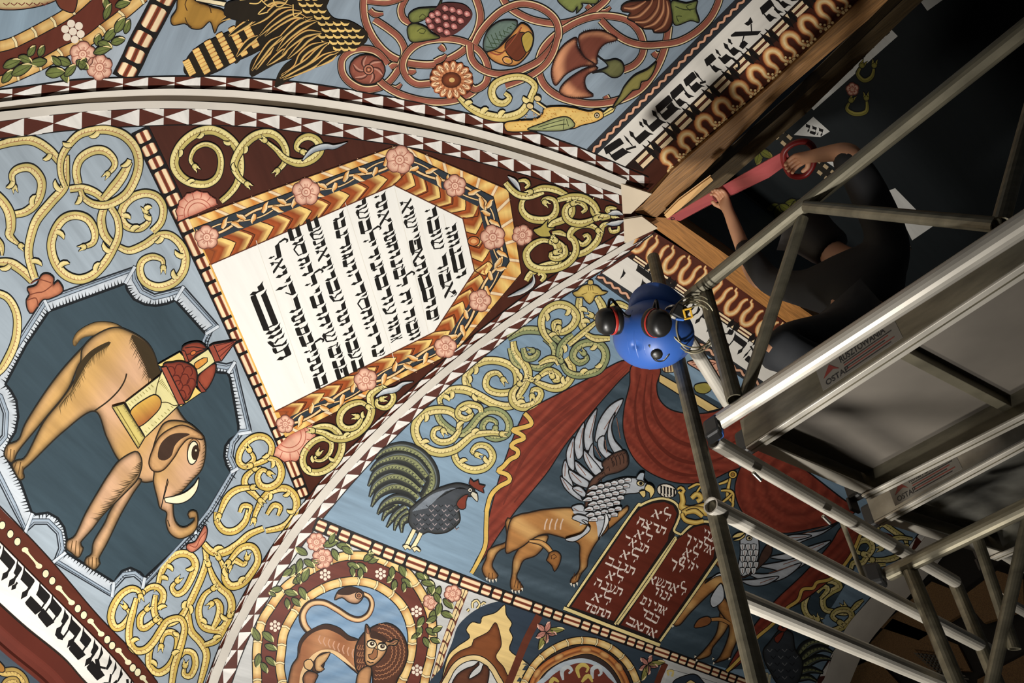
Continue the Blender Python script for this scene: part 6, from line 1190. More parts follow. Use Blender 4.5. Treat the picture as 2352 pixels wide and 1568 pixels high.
for q, cc in (("470,1540 460,1460 510,1420 550,1450 520,1480","g"),("620,1520 600,1440 650,1400 700,1430 680,1470","y"),("740,1530 740,1440 800,1420 820,1480 790,1500","g"),("340,1600 380,1530 430,1560","y"),("640,1560 700,1500 740,1560","y")): ar.stroke(q, [5, 10, 9, 4], rgb(190, 196, 200) if cc == 'g' else rgb(200, 176, 96))
for x, y, s in ((310,1100,1),(1250,1400,.9)):
    for a in (-2.4, -1.2, .2, 1.5, 2.6): leaf(ar, x, y, math.degrees(a), 26*s, 13*s, rgb(206, 140, 126), rgb(226, 180, 160))
    leaf(ar, x, y, -10, 44*s, 14*s, rgb(150, 146, 80)); leaf(ar, x, y, 110, 44*s, 14*s, rgb(150, 146, 80))
ar.k = 30
ar.fill("1440,1440 1700,1510 2100,1640 1390,1640", rgb(190, 192, 192), False, 13); ar.shape("1500,1640 1480,1560 1560,1510 1680,1490 1760,1560 1800,1640", rgb(48, 58, 70), 2.2); ar.shape("1560,1640 1640,1540 1740,1640", rgb(226, 196, 132), 2); ar.stroke("1440,1500 1430,1460 1480,1460 1470,1510", 5, rgb(206, 186, 120))
ar.build(lion_panel, 'cusped arches and a second roundel right of the lion')
# ================================================================ timber edge of the lantern, lantern inside, cornice, raw walls
def ph(x, y, h): return on('h%g' % h, [(x, y)])[0]
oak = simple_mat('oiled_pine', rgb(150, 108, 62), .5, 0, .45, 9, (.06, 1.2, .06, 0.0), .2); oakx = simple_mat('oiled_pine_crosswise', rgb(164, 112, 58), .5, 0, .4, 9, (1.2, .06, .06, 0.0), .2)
cream_board = simple_mat('bare_birch', rgb(206, 190, 166), .6, 0, .12, 4)
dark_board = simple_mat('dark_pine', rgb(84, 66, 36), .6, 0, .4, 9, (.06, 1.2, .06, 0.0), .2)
def slab(name, pts, h, thick, mat, parent=None, label=None, cat=None, kind=None, group=None, bevel=.004):
    """flat-bottomed board: outline seen at height h above the eye, 'thick' metres tall"""
    P = [ph(x, y, h) for x, y in pts]; n = len(P); V = P+[p+np.array([0, 0, thick]) for p in P]
    F = [tuple(range(n)), tuple(range(2*n-1, n-1, -1))]+[(i, (i+1) % n, (i+1) % n+n, i+n) for i in range(n)]
    o = link_mesh(name, V, F, mat, parent)
    if bevel: b = o.modifiers.new('bevel', 'BEVEL'); b.width = bevel; b.segments = 2
    return tag(o, label, cat, group, kind)
px()
slab('lantern_beam', [(1451,492),(1480,468),(1546,392),(1764,204),(1977,2),(2243,-260),(2278,-240),(1993,44),(1796,212),(1590,420),(1540,468),(1505,500)], 2.93, .10, oak, None, 'long timber edge beam under the row of brown arches at the upper right', 'beam', 'thing')
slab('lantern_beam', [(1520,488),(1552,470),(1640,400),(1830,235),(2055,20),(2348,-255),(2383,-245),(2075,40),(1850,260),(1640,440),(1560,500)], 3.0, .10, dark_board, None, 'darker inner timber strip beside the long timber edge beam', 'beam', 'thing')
slab('lantern_beam', [(1505,500),(1462,490),(1480,505),(1640,618),(1880,792),(2400,1192),(2430,1160),(1920,765),(1656,578),(1545,502)], 2.93, .10, oakx, None, 'timber edge beam crossing behind the helmet and guardrail', 'beam', 'thing')
slab('corner_plate', [(1428,424),(1494,446),(1449,489),(1432,489)], 2.86, .012, cream_board, None, 'thin cream corner plate above the dark slot at the beam corner', 'plate')
slab('corner_plate', [(1434,505),(1474,499),(1508,524),(1440,556),(1436,556)], 2.86, .012, cream_board, None, 'thin cream corner plate below the dark slot at the beam corner', 'plate')
slab('wooden_batten', [(1528,494),(1560,462),(1632,409),(1636,414),(1590,455),(1534,500)], 2.86, .02, simple_mat('fresh_pine', rgb(222, 176, 116), .5), None, 'thin pale pine batten above the saw blade', 'batten')
# ---- inside of the lantern: a dark painted upper ceiling and its short walls
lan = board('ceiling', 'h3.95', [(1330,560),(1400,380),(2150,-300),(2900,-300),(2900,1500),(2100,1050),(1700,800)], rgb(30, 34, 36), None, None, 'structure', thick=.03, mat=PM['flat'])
ins = Part('lantern_inscription', 'h3.95', .002); WI = rgb(214, 212, 206)
for poly in ([(1850,236),(2034,54),(2062,83),(1869,253)],[(1823,310),(1868,268),(1906,302),(1884,315)],[(1878,358),(1930,348),(1968,356),(1960,372),(1928,392)],[(2040,438),(2056,432),(2142,520),(2095,552)],[(2112,0),(2150,-40),(2165,0),(2130,25)],[(1945,425),(1970,402),(1975,410),(1965,428)]): ins.fill(poly, WI, False)
for a, b, n in (((1872,228),(2040,66),12),((1845,292),(1890,306),3),((1905,352),(1935,380),3),((2060,452),(2120,520),5)):
    for i in range(n):
        t = (i+.5)/n; x, y = a[0]+(b[0]-a[0])*t, a[1]+(b[1]-a[1])*t; d = np.array([b[0]-a[0], b[1]-a[1]]); d = d/np.linalg.norm(d); e = np.array([-d[1], d[0]])
        letter(ins, 'רבהתחנ'[i % 6], np.array([x, y])+e*9-d*5, d, -e, 11, 18, BLK, 3)
ins.build(lan, 'white strips of Hebrew letters inside the dark lantern')
lo = Part('painted_scroll', 'h3.95', .002)
vine(lo, [(2008,150),(2003,175),(1985,185),(1970,170),(1980,150)], [4, 9, 9, 4], 1, (rgb(110, 104, 44), rgb(136, 126, 60), rgb(60, 56, 24)), False); vine(lo, [(1990,225),(1990,255),(1965,262),(1945,250),(1955,230)], [4, 9, 9, 4], 1, (rgb(110, 104, 44), rgb(136, 126, 60), rgb(60, 56, 24)), False); flower(lo, 1958, 205, 15, 5, .2, rgb(140, 90, 74))
for x, y in ((1745,345),(1790,470),(1700,560),(1830,460)): leaf(lo, x, y, 100, 34, 20, rgb(104, 104, 40), rgb(130, 120, 60)); leaf(lo, x, y, 30, 34, 18, rgb(104, 104, 40), rgb(130, 120, 60)); leaf(lo, x, y, 160, 30, 16, rgb(104, 104, 40), rgb(130, 120, 60))
for a, b in (((1765,285),(1815,330)),((1865,370),(1915,410)),((2040,520),(2085,580))): lo.stroke([a, b], 24, rgb(40, 36, 30), False); [lo.stroke([(a[0]+(b[0]-a[0])*(i+.2)/3-s*7, a[1]+(b[1]-a[1])*(i+.2)/3+s*7), (a[0]+(b[0]-a[0])*(i+.75)/3-s*7, a[1]+(b[1]-a[1])*(i+.75)/3+s*7)], 8, rgb(190, 166, 130), False, lo.k+1) for i in range(3) for s in (-1, 1)]
lo.build(lan, 'dim olive leaves and scrolls inside the lantern')
def lwall(name, pts, mat): 
    P = [ph(x, y, 3.12) for x, y in pts]; V = []
    for p in P: V += [p, p+np.array([.10, -.10, .80])]
    n = len(P); V2 = [v+np.array([-.03, .03, 0]) for v in V]; F = []
    for i in range(n-1): F += [(2*i, 2*i+2, 2*i+3, 2*i+1), (2*n+2*i, 2*n+2*i+1, 2*n+2*i+3, 2*n+2*i+2)]
    return tag(link_mesh(name, V+V2, F, mat), kind='structure')
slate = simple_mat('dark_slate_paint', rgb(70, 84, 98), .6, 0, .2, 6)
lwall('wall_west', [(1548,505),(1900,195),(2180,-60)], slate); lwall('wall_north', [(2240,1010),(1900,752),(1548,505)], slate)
# ---- moulded cornice under the inscription band
red_wood = simple_mat('dark_red_painted_wood', rgb(92, 40, 30), .45, 0, .12, 5)
cq_ = [(-330,1085),(-60,1337),(0,1391),(62,1446),(145,1513),(195,1568),(262,1632),(400,1790)]
tag(sweep('trim_4', cq_, [(0, .001, 'P'), (0, .03, 'P'), (30, .055, 'P'), (34, .04, 'P'), (44, .015, 'P'), (56, .01, 'P'), (62, .03, 'P'), (68, .03, 'P'), (70, .001, 'P')], red_wood, {'w': [1., 1.15]}), kind='structure')
wl = board('wall_left', 'P', [(-330,1150),(-60,1402),(0,1462),(90,1560),(240,1790),(-330,1790)], rgb(64, 74, 84), None, None, 'structure')
c(0, 3); g = Part('painted_scroll', 'P', .003); vine(g, "-60,1440 40,1470 140,1470 220,1540 240,1640", [12, 20, 18, 14], 1, (rgb(150, 124, 66), rgb(190, 162, 96), rgb(90, 66, 36))); g.shape("-60,1330 40,1420 30,1470 -60,1440", rgb(150, 104, 50), 2.4); vine(g, "20,1640 60,1560 140,1540 170,1600", [12, 16, 10], 1, (rgb(150, 124, 66), rgb(190, 162, 96), rgb(90, 66, 36))); g.build(wl)
# ---- bare timber beyond the white lath
px()
raw = simple_mat('raw_brown_boards', rgb(112, 82, 46), .7, 0, .45, 7, (1.2, .05, .05, .35), .3); black = simple_mat('dark_gap', rgb(22, 20, 17), .9)
wr = board('wall_right', 'x6.1', [(2075,1330),(2350,1150),(2480,1150),(2480,1660),(1850,1660)], rgb(26, 23, 19), None, None, 'structure', mat=PM['flat'])
def rawboard(pts, lab, x=6.05, th=.04):
    V = list(on('x%g' % x, pts)); n = len(V); V += [v+np.array([th, 0, 0]) for v in V]
    F = [tuple(range(n)), tuple(range(2*n-1, n-1, -1))]+[(i, (i+1) % n, (i+1) % n+n, i+n) for i in range(n)]
    return tag(link_mesh('rough_board', V, F, raw), lab, 'board', 'bare brown boards beyond the white lath')
rawboard([(2060,1405),(2140,1335),(2255,1380),(2110,1470),(2020,1440)], 'bare brown board touching the white lath, uppermost of the bare boards')
rawboard([(2000,1475),(2050,1420),(2200,1480),(2230,1540),(2090,1545),(1990,1500)], 'bare brown board in the middle between the lath and the lower tubes')
rawboard([(2210,1370),(2290,1310),(2350,1330),(2352,1400),(2260,1430)], 'bare brown board behind the lower end of the scaffold truss', 6.0)
rawboard([(2245,1560),(2360,1500),(2420,1640),(2240,1640)], 'bare brown board in the bottom right corner')
rawboard([(1965,1530),(2010,1510),(2130,1640),(1930,1640)], 'bare brown board along the foot of the white lath')
lathm = simple_mat('raw_lath', rgb(190, 178, 150), .6)
tag(link_mesh('wire_mesh', *(lambda V, F: (V, F))(*[[tuple(v) for v in sum([[a, b, b+np.array([0, 0, .012]), a+np.array([0, 0, .012])] for a, b in [(on('x6.0', [(2100+i*9, 1500+i*1)])[0], on('x6.0', [(2160+i*9, 1556+i*2)])[0]) for i in range(8)]+[(on('x6.0', [(2104+i*8, 1502+i*7)])[0], on('x6.0', [(2170+i*8, 1512+i*7)])[0]) for i in range(8)]], [])], [(4*i, 4*i+1, 4*i+2, 4*i+3) for i in range(16)]]), simple_mat('grey_wire', rgb(90, 88, 82), .5, .6)), 'patch of dark wire mesh in the gap between the bare boards', 'mesh')
fm = simple_mat('concrete_floor', rgb(104, 100, 94), .8, 0, .2, 3)
tag(link_mesh('floor', [(-6,-6,-.1),(8,-6,-.1),(8,8,-.1),(-6,8,-.1),(-6,-6,0),(8,-6,0),(8,8,0),(-6,8,0)], [(3,2,1,0),(4,5,6,7),(0,1,5,4),(1,2,6,5),(2,3,7,6),(3,0,4,7)], fm), kind='structure')
# ================================================================ scaffolding
alu = simple_mat('aluminium_tube', rgb(206, 200, 188), .46, .4, .22, 5, (1, 1, .2, 0)); aludark = simple_mat('weathered_aluminium', rgb(124, 118, 100), .45, .55, .3, 6, (.6, .6, .15, 0))
steel = simple_mat('galvanised_steel', rgb(150, 148, 140), .38, .8, .5, 9); sheet = simple_mat('grey_coated_plywood', rgb(104, 98, 90), .55, 0., .25, 3); rubber = simple_mat('black_plastic', rgb(22, 22, 22), .45); bluep = simple_mat('blue_plastic', rgb(54, 100, 176), .4); redp = simple_mat('red_plastic', rgb(170, 70, 58), .45)
def tube(name, A, B, r, mat, parent=None, seg=16, wall=.004):
    A, B = np.array(A, float), np.array(B, float); t = B-A; L = np.linalg.norm(t); t /= L; u = np.cross(t, [0, 0, 1.]); u = np.array([1., 0, 0]) if np.linalg.norm(u) < 1e-3 else u/np.linalg.norm(u); w = np.cross(t, u)
    V, F = [], []
    for k, (o, rr) in enumerate(((A, r), (B, r), (B, r-wall), (A, r-wall))):
        V += [o+rr*(u*math.cos(a)+w*math.sin(a)) for a in np.arange(seg)/seg*2*math.pi]
    for k in range(4):
        F += [(k*seg+i, k*seg+(i+1) % seg, ((k+1) % 4)*seg+(i+1) % seg, ((k+1) % 4)*seg+i) for i in range(seg)]
    return link_mesh(name, V, F, mat, parent, smooth=False)
def empty(name, loc, label, cat, group=None):
    o = bpy.data.objects.new(name, None); COL.objects.link(o); o.location = loc; o['_o'] = [float(v) for v in loc]; o.empty_display_size = .1
    return tag(o, label, cat, group)
def box(name, o, ex, ey, ez, mat, parent=None, bev=.003):
    """box from corner o along three edge vectors"""
    o, ex, ey, ez = (np.array(v, float) for v in (o, ex, ey, ez)); V = [o, o+ex, o+ex+ey, o+ey]; V += [v+ez for v in V]
    ob = link_mesh(name, V, [(3, 2, 1, 0), (4, 5, 6, 7), (0, 1, 5, 4), (1, 2, 6, 5), (2, 3, 7, 6), (3, 0, 4, 7)], mat, parent)
    if bev: b = ob.modifiers.new('bevel', 'BEVEL'); b.width = bev; b.segments = 2
    return ob
up = np.array([0, 0, 1.])
# end frame with the pole the helmet hangs on
PA0, PA1 = np.array([1.450, .905, 0.05+0]), np.array([1.373, 1.003, 2.08+CZ])
pt = lambda z: np.array([1.434, .915, .478+CZ])+(np.array([1.373, 1.003, 2.08+CZ])-np.array([1.434, .915, .478+CZ]))*((z-.478-CZ)/1.602)
ef = empty('scaffold_end_frame', (1.45, .9, 0), 'aluminium scaffold end frame with three slanting rungs and a dark upright pole', 'scaffold frame')
tube('pole', pt(0.0), pt(2.08+CZ), .0245, aludark, ef); pB = np.array([2.86, .865, 0]); tube('pole', pB, pB+up*(CZ+1.17), .0245, aludark, ef)
for (a, b, h) in (((1640,1013),(2192,1334),1.14), ((1632,1160),(2268,1490),.92), ((1692,1371),(2250,1604),.70), ((1540,712),(1672,925),1.55)):
    tube('rung', ph(*a, h), ph(*b, h), .0245, alu, ef)
tube('strut', on('y0.9', [(1932,1193)])[0], on('y0.9', [(1985,1330)])[0], .008, aludark, ef)
for (x, y, h) in ((1730,1085,1.10),(1890,1185,1.09)): q = ph(x, y, h); tube('locking_pin', q, q+np.array([.035, 0, -.012]), .006, steel, ef, 10)
for z in (.66, .88): box('collar', pt(CZ+z)-np.array([.036, .036, .03]), (.072, 0, 0), (0, .072, 0), (0, 0, .06), rubber, ef, .008) if False else None
# guardrail frame over the near deck
gf = empty('scaffold_guardrail', ph(1655, 985, 1.18), 'aluminium guardrail frame with braces along the near edge of the deck', 'guardrail')
def hx(x, y, xx): return on('x%g' % xx, [(x, y)])[0]
tube('rail', ph(1652,968,1.16), ph(2420,470,1.16), .0255, alu, gf); tube('rail', ph(1582,684,1.68), ph(2420,14,1.68), .0245, aludark, gf)
tube('upright', ph(1618,664,1.69), ph(1688,918,1.18), .0245, aludark, gf)
tube('brace', ph(1843,500,1.66), ph(1710,912,1.19), .018, aludark, gf); tube('brace', ph(1852,474,1.66), ph(2288,516,1.22), .018, aludark, gf); tube('brace', ph(2372,236,1.64), ph(2298,512,1.22), .018, aludark, gf)
k0 = ph(1640, 985, 1.15); dY = (ph(2352,535,1.16)-ph(1655,985,1.16)); dY /= np.linalg.norm(dY)
box('hook', k0-dY*.02-np.array([.03, .0, .035]), dY*.06, (.05, .02, 0), (0, 0, .06), rubber, gf, .01); box('hook_catch', ph(1640, 1004, 1.12), dY*.035, (.028, .012, 0), (0, 0, .03), bluep, gf, .008)
# decks
LAB = {}
def deck(A, Ar, B, label, wide, lab_px, first):
    a, ar, b = ph(*A, 1.2), ph(*Ar, 1.2), ph(*B, 1.2); d = ar-a; d /= np.linalg.norm(d); w = np.array([-d[1], d[0], 0]); w = w if w@(b-a) > 0 else -w; W = wide; L = 2.05
    r = empty('scaffold_deck', a, label, 'scaffold deck')
    for s, o in ((1, a), (-1, a+w*W)):
        box('side_rail', o, d*L, w*s*.012, up*.105, steel if not first else aludark, r, .002); box('rail_lip', o-up*.008, d*L, w*s*.04, up*.008, alu, r, .002); box('rail_groove', o+w*s*.018-up*.0095, d*L, w*s*.004, up*.002, aludark, r, 0)
    box('end_rail', a+w*.012+up*.004, d*.045, w*(W-.024), up*.008, alu, r, .002); box('end_rail', a+w*.012+up*.012, d*.010, w*(W-.024), up*.09, aludark, r, .002)
    box('deck_sheet', a+d*.02+w*.012+up*.085, d*(L-.03), w*(W-.024), up*.014, sheet if first else steel, r, 0)
    for i in (1, 2, 3): box('cross_rail', a+d*.5*i+w*.012+up*.05, d*.03, w*(W-.024), up*.035, aludark, r, .002)
    for o in (a+w*.01, a+w*(W-.05)):
        box('hook', o-d*.05+up*.0, d*.055, w*.045, up*.085, rubber, r, .012); box('hook_jaw', o-d*.055-up*.04, d*.014, w*.045, up*.05, rubber, r, .005)
    box('wind_latch', a+w*.05-d*.05-up*.035, d*.03, w*.05, up*.02, redp, r, .005)
    # maker's sticker on the outer face of the near rail
    n = -w; p0 = a@n; org = np.array([0, 0, CZ]); Q = []
    for x, y in lab_px: rr = rays([(x, y)])[0]; t = (p0-org@n)/(rr@n); Q.append(org+rr*t)
    s0 = min((q-a)@d for q in Q); s1 = max((q-a)@d for q in Q)
    box('sticker', a+d*s0+up*.012-w*.0008, d*(s1-s0), up*.08, w*.0006, simple_mat('grey_sticker', rgb(116, 111, 102), .5), r, 0)
    ink, rd_ = simple_mat('sticker_ink', rgb(36, 34, 34), .6), simple_mat('sticker_red', rgb(120, 44, 36), .6)
    M = Matrix((tuple(d)+(0,), tuple(up)+(0,), tuple(np.cross(d, up))+(0,), (0, 0, 0, 1))).transposed()
    def word(t, s, z, size, mat=ink, sx=1.):
        cv = bpy.data.curves.new('sticker_text', 'FONT'); cv.body = t; cv.size = size; cv.extrude = .0002; cv.offset = size*.012; ob = bpy.data.objects.new('sticker_text', cv); COL.objects.link(ob); cv.materials.append(mat)
        ob.parent = r; p = a+d*(s0+s)+up*z-w*.0012-a; m = M.copy(); m.translation = Vector(p); bpy.context.view_layer.update(); me = bpy.data.meshes.new_from_object(ob.evaluated_get(bpy.context.evaluated_depsgraph_get())); bpy.data.objects.remove(ob)
        ob = bpy.data.objects.new('sticker_text', me); COL.objects.link(ob); ob.parent = r; ob.matrix_local = m @ Matrix.Diagonal((sx, 1, 1, 1))
    Lb = s1-s0; word('RUSZTOWANIA', Lb*.30, .060, .030, ink, Lb*.64/.245); word('OSTAP', Lb*.06, .020, .026, ink, 1.0)
    V = [a+d*(s0+Lb*.05)+up*.046-w*.0014, a+d*(s0+Lb*.17)+up*.08-w*.0014, a+d*(s0+Lb*.27)+up*.046-w*.0014, a+d*(s0+Lb*.2)+up*.058-w*.0014]; link_mesh('sticker_emblem', V, [(0, 1, 3), (1, 2, 3)], rd_, r)
    for i in range(5): box('sticker_line', a+d*(s0+Lb*.33)+up*(.052-i*.008)-w*.0012, d*Lb*(.6-.05*(i % 3)), up*.003, w*.0004, rd_ if i % 2 else ink, r, 0)
    return r
deck((1712,1026), (2352,600), (1940,1168), 'nearer scaffold deck with grey plywood underside and maker sticker', .556, [(1882,872),(2068,762)], True)
deck((2007,1197), (2232,1074), (2198,1316), 'farther scaffold deck with blotchy galvanised underside', .60, [(2052,1150),(2206,1066)], False)
# low truss under the farther deck
tf = empty('scaffold_truss', ph(2045, 1316, 1.05), 'dark scaffold truss with slanting legs below the farther deck', 'scaffold truss')
fa, fb = ph(2040,1318,1.05), ph(2420,1134,1.05); tube('rail', fa, fb, .0245, aludark, tf)
box('rail_cap', fa-np.array([.05, .0, .04]), (.07, .02, 0), (-.01, .06, 0), (0, 0, .075), rubber, tf, .012)
tube('brace', hx(2086,1300,2.37), hx(2200,1575,2.37), .0245, aludark, tf); tube('brace', hx(2246,1240,2.37), hx(2330,1490,2.37), .017, aludark, tf); tube('brace', hx(2362,1190,2.36), hx(2272,1590,2.36), .0175, aludark, tf)
for a, b in (((2290,1262),(2380,1318)), ((2294,1370),(2400,1432))): tag(tube('scaffold_tube', ph(*a, 1.3), ph(*b, 1.3), .0245, alu), 'short bright scaffold tube behind the truss at the right edge, '+('upper' if a[1] < 1300 else 'lower')+' of the two', 'tube', 'short tubes at the right edge')
# ================================================================ helmet, wire, saw, worker
def cw_(v): return np.array(v, float)@ROT.T           # camera axes -> room axes
def at(x, y, depth):
    r = rays([(x, y)])[0]; f = cw_((0, 0, 1)); return r*(depth/(r@f))+np.array([0, 0, CZ])
def frame(z, hint):
    z = np.array(z, float); z /= np.linalg.norm(z); x = np.cross(hint, z); x /= np.linalg.norm(x); return x, np.cross(z, x), z
def revolve(name, o, axes, prof, mat, parent=None, seg=28, sx=1., a0=0., a1=2*math.pi):
    """surface of revolution, prof = (radius, height); closed double-walled profiles give thickness"""
    x, y, z = axes; full = abs(a1-a0-2*math.pi) < 1e-6; n = seg if full else seg+1; A = a0+(a1-a0)*np.arange(n)/seg; m = len(prof); V, F = [], []
    for a in A: V += [o+x*(r*sx*math.cos(a))+y*(r*math.sin(a))+z*h for r, h in prof]
    for i in range(n if full else n-1):
        j = (i+1) % n
        F += [(i*m+k, j*m+k, j*m+k+1, i*m+k+1) for k in range(m-1)]
    ob = link_mesh(name, V, F, mat, parent, smooth=True); return ob
helm = simple_mat('blue_helmet_plastic', rgb(50, 92, 170), .45); helm.node_tree.nodes['Principled BSDF'].inputs['Coat Weight'].default_value = .05
muff = simple_mat('black_earmuff', rgb(26, 25, 24), .38); redr = simple_mat('red_ring', rgb(176, 48, 38), .4); steelw = simple_mat('bright_wire', rgb(200, 200, 196), .25, .9)
HC = at(1500, 768, 2.20); hz = cw_((-.62, .30, -.72)); HA = frame(hz, cw_((0, -1, 0)))
hh = empty('hard_hat', HC, 'blue hard hat with black ear muffs hanging on the scaffold pole', 'hard hat')
dome = [(.118, -.035), (.121, -.02), (.120, .0), (.117, .025), (.110, .055), (.097, .083), (.078, .105), (.052, .120), (.024, .127), (.002, .128), (.002, .124), (.024, .123), (.052, .116), (.077, .101), (.094, .080), (.106, .053), (.113, .024), (.115, -.035), (.118, -.035)]
sh = revolve('shell', HC, HA, dome, helm, hh, 32, 1.16)
x, y, z = HA
for t in (-.03, 0, .03):                                   # crown ridges
    P = [HC+x*(1.17*r*math.cos(a)*.0)+x*t+y*(math.sin(a)*math.sqrt(max(0, .121**2-t*t*.7)))+z*(.129*math.cos(a)*(1-abs(t)*1.2)) for a in np.linspace(-1.1, 1.1, 14) for r in (1,)]
    V, F = [], []
    for p in P: V += [p-x*.004, p+z*.004, p+x*.004]
    F = [(3*i+j, 3*i+j+1, 3*i+j+4, 3*i+j+3) for i in range(13) for j in (0, 1)]; link_mesh('crown_ridge', V, F, helm, hh, smooth=True)
def pk(a, r, h): return HC+x*(1.16*r*math.cos(a))+y*(r*math.sin(a))+z*h
A = np.linspace(math.pi*.5-.85, math.pi*.5+.85, 16); V = []
for a in A: k = max(0, math.cos((a-math.pi*.5)*1.75)); V += [pk(a, .118, -.03), pk(a, .12+.055*k, -.045), pk(a, .12+.055*k, -.049), pk(a, .115, -.037)]
link_mesh('peak', V, [(4*i+j, 4*i+(j+1) % 4, 4*i+4+(j+1) % 4, 4*i+4+j) for i in range(15) for j in range(4)], helm, hh, smooth=True)
def onhat(px_, py_, rad=.1255):
    r = rays([(px_, py_)])[0]; o = np.array([0, 0, CZ])-HC; b = r@o; t = -b-math.sqrt(max(0, b*b-(o@o-rad*rad))); return np.array([0, 0, CZ])+r*t
for px_, py_, w_, h_ in ((1484,797,.017,.014),(1482,814,.017,.011),(1485,827,.014,.008),(1491,836,.010,.006),(1490,779,.012,.014),(1509,840,.022,.007),(1533,826,.014,.008)):
    q = onhat(px_, py_); n = (q-HC)/np.linalg.norm(q-HC); u = np.cross(n, cw_((0, -1, 0))); u /= np.linalg.norm(u); v = np.cross(n, u); box('vent_slot', q-u*w_/2-v*h_/2-n*.004, u*w_, v*h_, n*.0055, muff, hh, .001)
rk_ = onhat(1508, 810)-(onhat(1508, 810)-HC)*-.04; RA = frame(rk_-HC, cw_((0, -1, 0)))
revolve('ratchet_knob', rk_, RA, [(.0, .012), (.014, .012), (.019, .008), (.021, -.004), (.021, -.03), (0, -.03)], muff, hh, 16)
P = [onhat(1492, 790, .128), onhat(1503, 822, .129), onhat(1522, 826, .129), onhat(1540, 806, .129), at(1560, 780, 2.14)]
def cable(name, P, r, mat, parent=None, closed=False):
    cu_ = cr3(np.array(P), closed); V, F = [], []; n = len(cu_); s = 8
    for i in range(n):
        t = cu_[(i+1) % n if closed else min(i+1, n-1)]-cu_[i-1 if (closed or i) else 0]; t /= np.linalg.norm(t)+1e-9; u = np.cross(t, [.3, .2, .93]); u /= np.linalg.norm(u); w = np.cross(t, u)
        V += [cu_[i]+r*(u*math.cos(a)+w*math.sin(a)) for a in np.arange(s)/s*2*math.pi]
    m = n if closed else n-1
    F = [(i*s+k, ((i+1) % n)*s+k, ((i+1) % n)*s+(k+1) % s, i*s+(k+1) % s) for i in range(m) for k in range(s)]
    if not closed: F += [tuple(range(s-1, -1, -1)), tuple((n-1)*s+k for k in range(s))]
    return link_mesh(name, V, F, mat, parent, smooth=True)
def cr3(p, closed):
    n = len(p); out = []
    for i in range(n if closed else n-1):
        a, b, c_, d = (p[(i-1) % n], p[i], p[(i+1) % n], p[(i+2) % n]) if closed else (p[max(i-1, 0)], p[i], p[i+1], p[min(i+2, n-1)])
        for t in np.arange(8)/8: out.append(.5*((2*b)+(c_-a)*t+(2*a-5*b+4*c_-d)*t*t+(3*b-a-3*c_+d)*t**3))
    if not closed: out.append(p[-1])
    return np.array(out)
cable('neck_strap', P, .006, muff, hh); cable('strap_wire', [onhat(1498, 783, .13), onhat(1511, 790, .131), onhat(1513, 808, .137), onhat(1530, 798, .131)], .0015, steelw, hh)
for px_, py_, dp, nz in ((1398, 737, 2.10, (-.92, .12, -.36)), (1511, 742, 2.00, (.25, .1, -.96))):
    o = at(px_, py_, dp); AX = frame(cw_(nz), cw_((0, -1, 0)))
    e = revolve('ear_muff', o, AX, [(0, .042), (.022, .041), (.036, .034), (.044, .020), (.046, .004), (.045, -.006), (0, -.006)], muff, hh, 24, .88)
    revolve('red_band', o, AX, [(.0462, -.004), (.0478, -.006), (.0478, -.013), (.0462, -.015), (.04, -.015)], redr, e, 24, .88); revolve('cushion', o, AX, [(.044, -.014), (.049, -.02), (.049, -.032), (.042, -.038), (.02, -.038)], muff, e, 24, .88)
    cable('muff_arm', [o-AX[2]*.004+AX[1]*.045, o-AX[2]*.02+AX[1]*.07, HC+(o-HC)*.45+z*.03+AX[1]*.05, HC+(o-HC)*.2+AX[1]*.09], .005, muff, hh)
# coil of wire and small catch hung beside the helmet
wirem = simple_mat('dull_wire', rgb(150, 142, 116), .4, .4)
wc = empty('wire_coil', at(1590, 745, 2.12), 'loose coil of thin dull wire hanging beside the blue helmet', 'wire')
for i, (cx1, cy1, rx, ry, an) in enumerate(((1592,748,48,62,.35),(1586,752,52,58,.55),(1598,742,44,64,.15),(1590,745,57,50,.7),(1600,756,46,56,.4))):
    P = [at(cx1+rx*math.cos(a)*math.cos(an)-ry*math.sin(a)*math.sin(an), cy1+rx*math.cos(a)*math.sin(an)+ry*math.sin(a)*math.cos(an), 2.10+.03*math.sin(a+i)) for a in np.arange(14)/14*2*math.pi]
    cable('wire_loop', P, .0028, wirem, wc, True)
cable('wire_end', [at(1552,700,2.12), at(1575,684,2.11), at(1600,690,2.1), at(1622,712,2.12)], .0028, wirem, wc)
yel = simple_mat('yellow_plastic', rgb(220, 172, 52), .4)
lk = empty('catch', at(1572, 722, 2.06), 'small black catch with a yellow loop inside the wire coil', 'catch')
def cbox(name, px_, py_, dp, w, h, d, ang, mat, parent): 
    o = at(px_, py_, dp); u = cw_((math.cos(ang), math.sin(ang), 0)); v = cw_((-math.sin(ang), math.cos(ang), 0)); n = cw_((0, 0, 1)); return box(name, o-u*w/2-v*h/2-n*d/2, u*w, v*h, n*d, mat, parent, .006)
cbox('body', 1562, 716, 2.07, .05, .045, .03, .5, rubber, lk)
for dx, dy, w, h in ((0,-11,.026,.007),(0,11,.026,.007),(-8,0,.007,.03),(8,0,.007,.03)): cbox('loop', 1580+dx, 720+dy, 2.05, w, h, .008, -.25, yel, lk)
cbox('tab', 1562, 733, 2.06, .03, .01, .012, .1, bluep, lk)
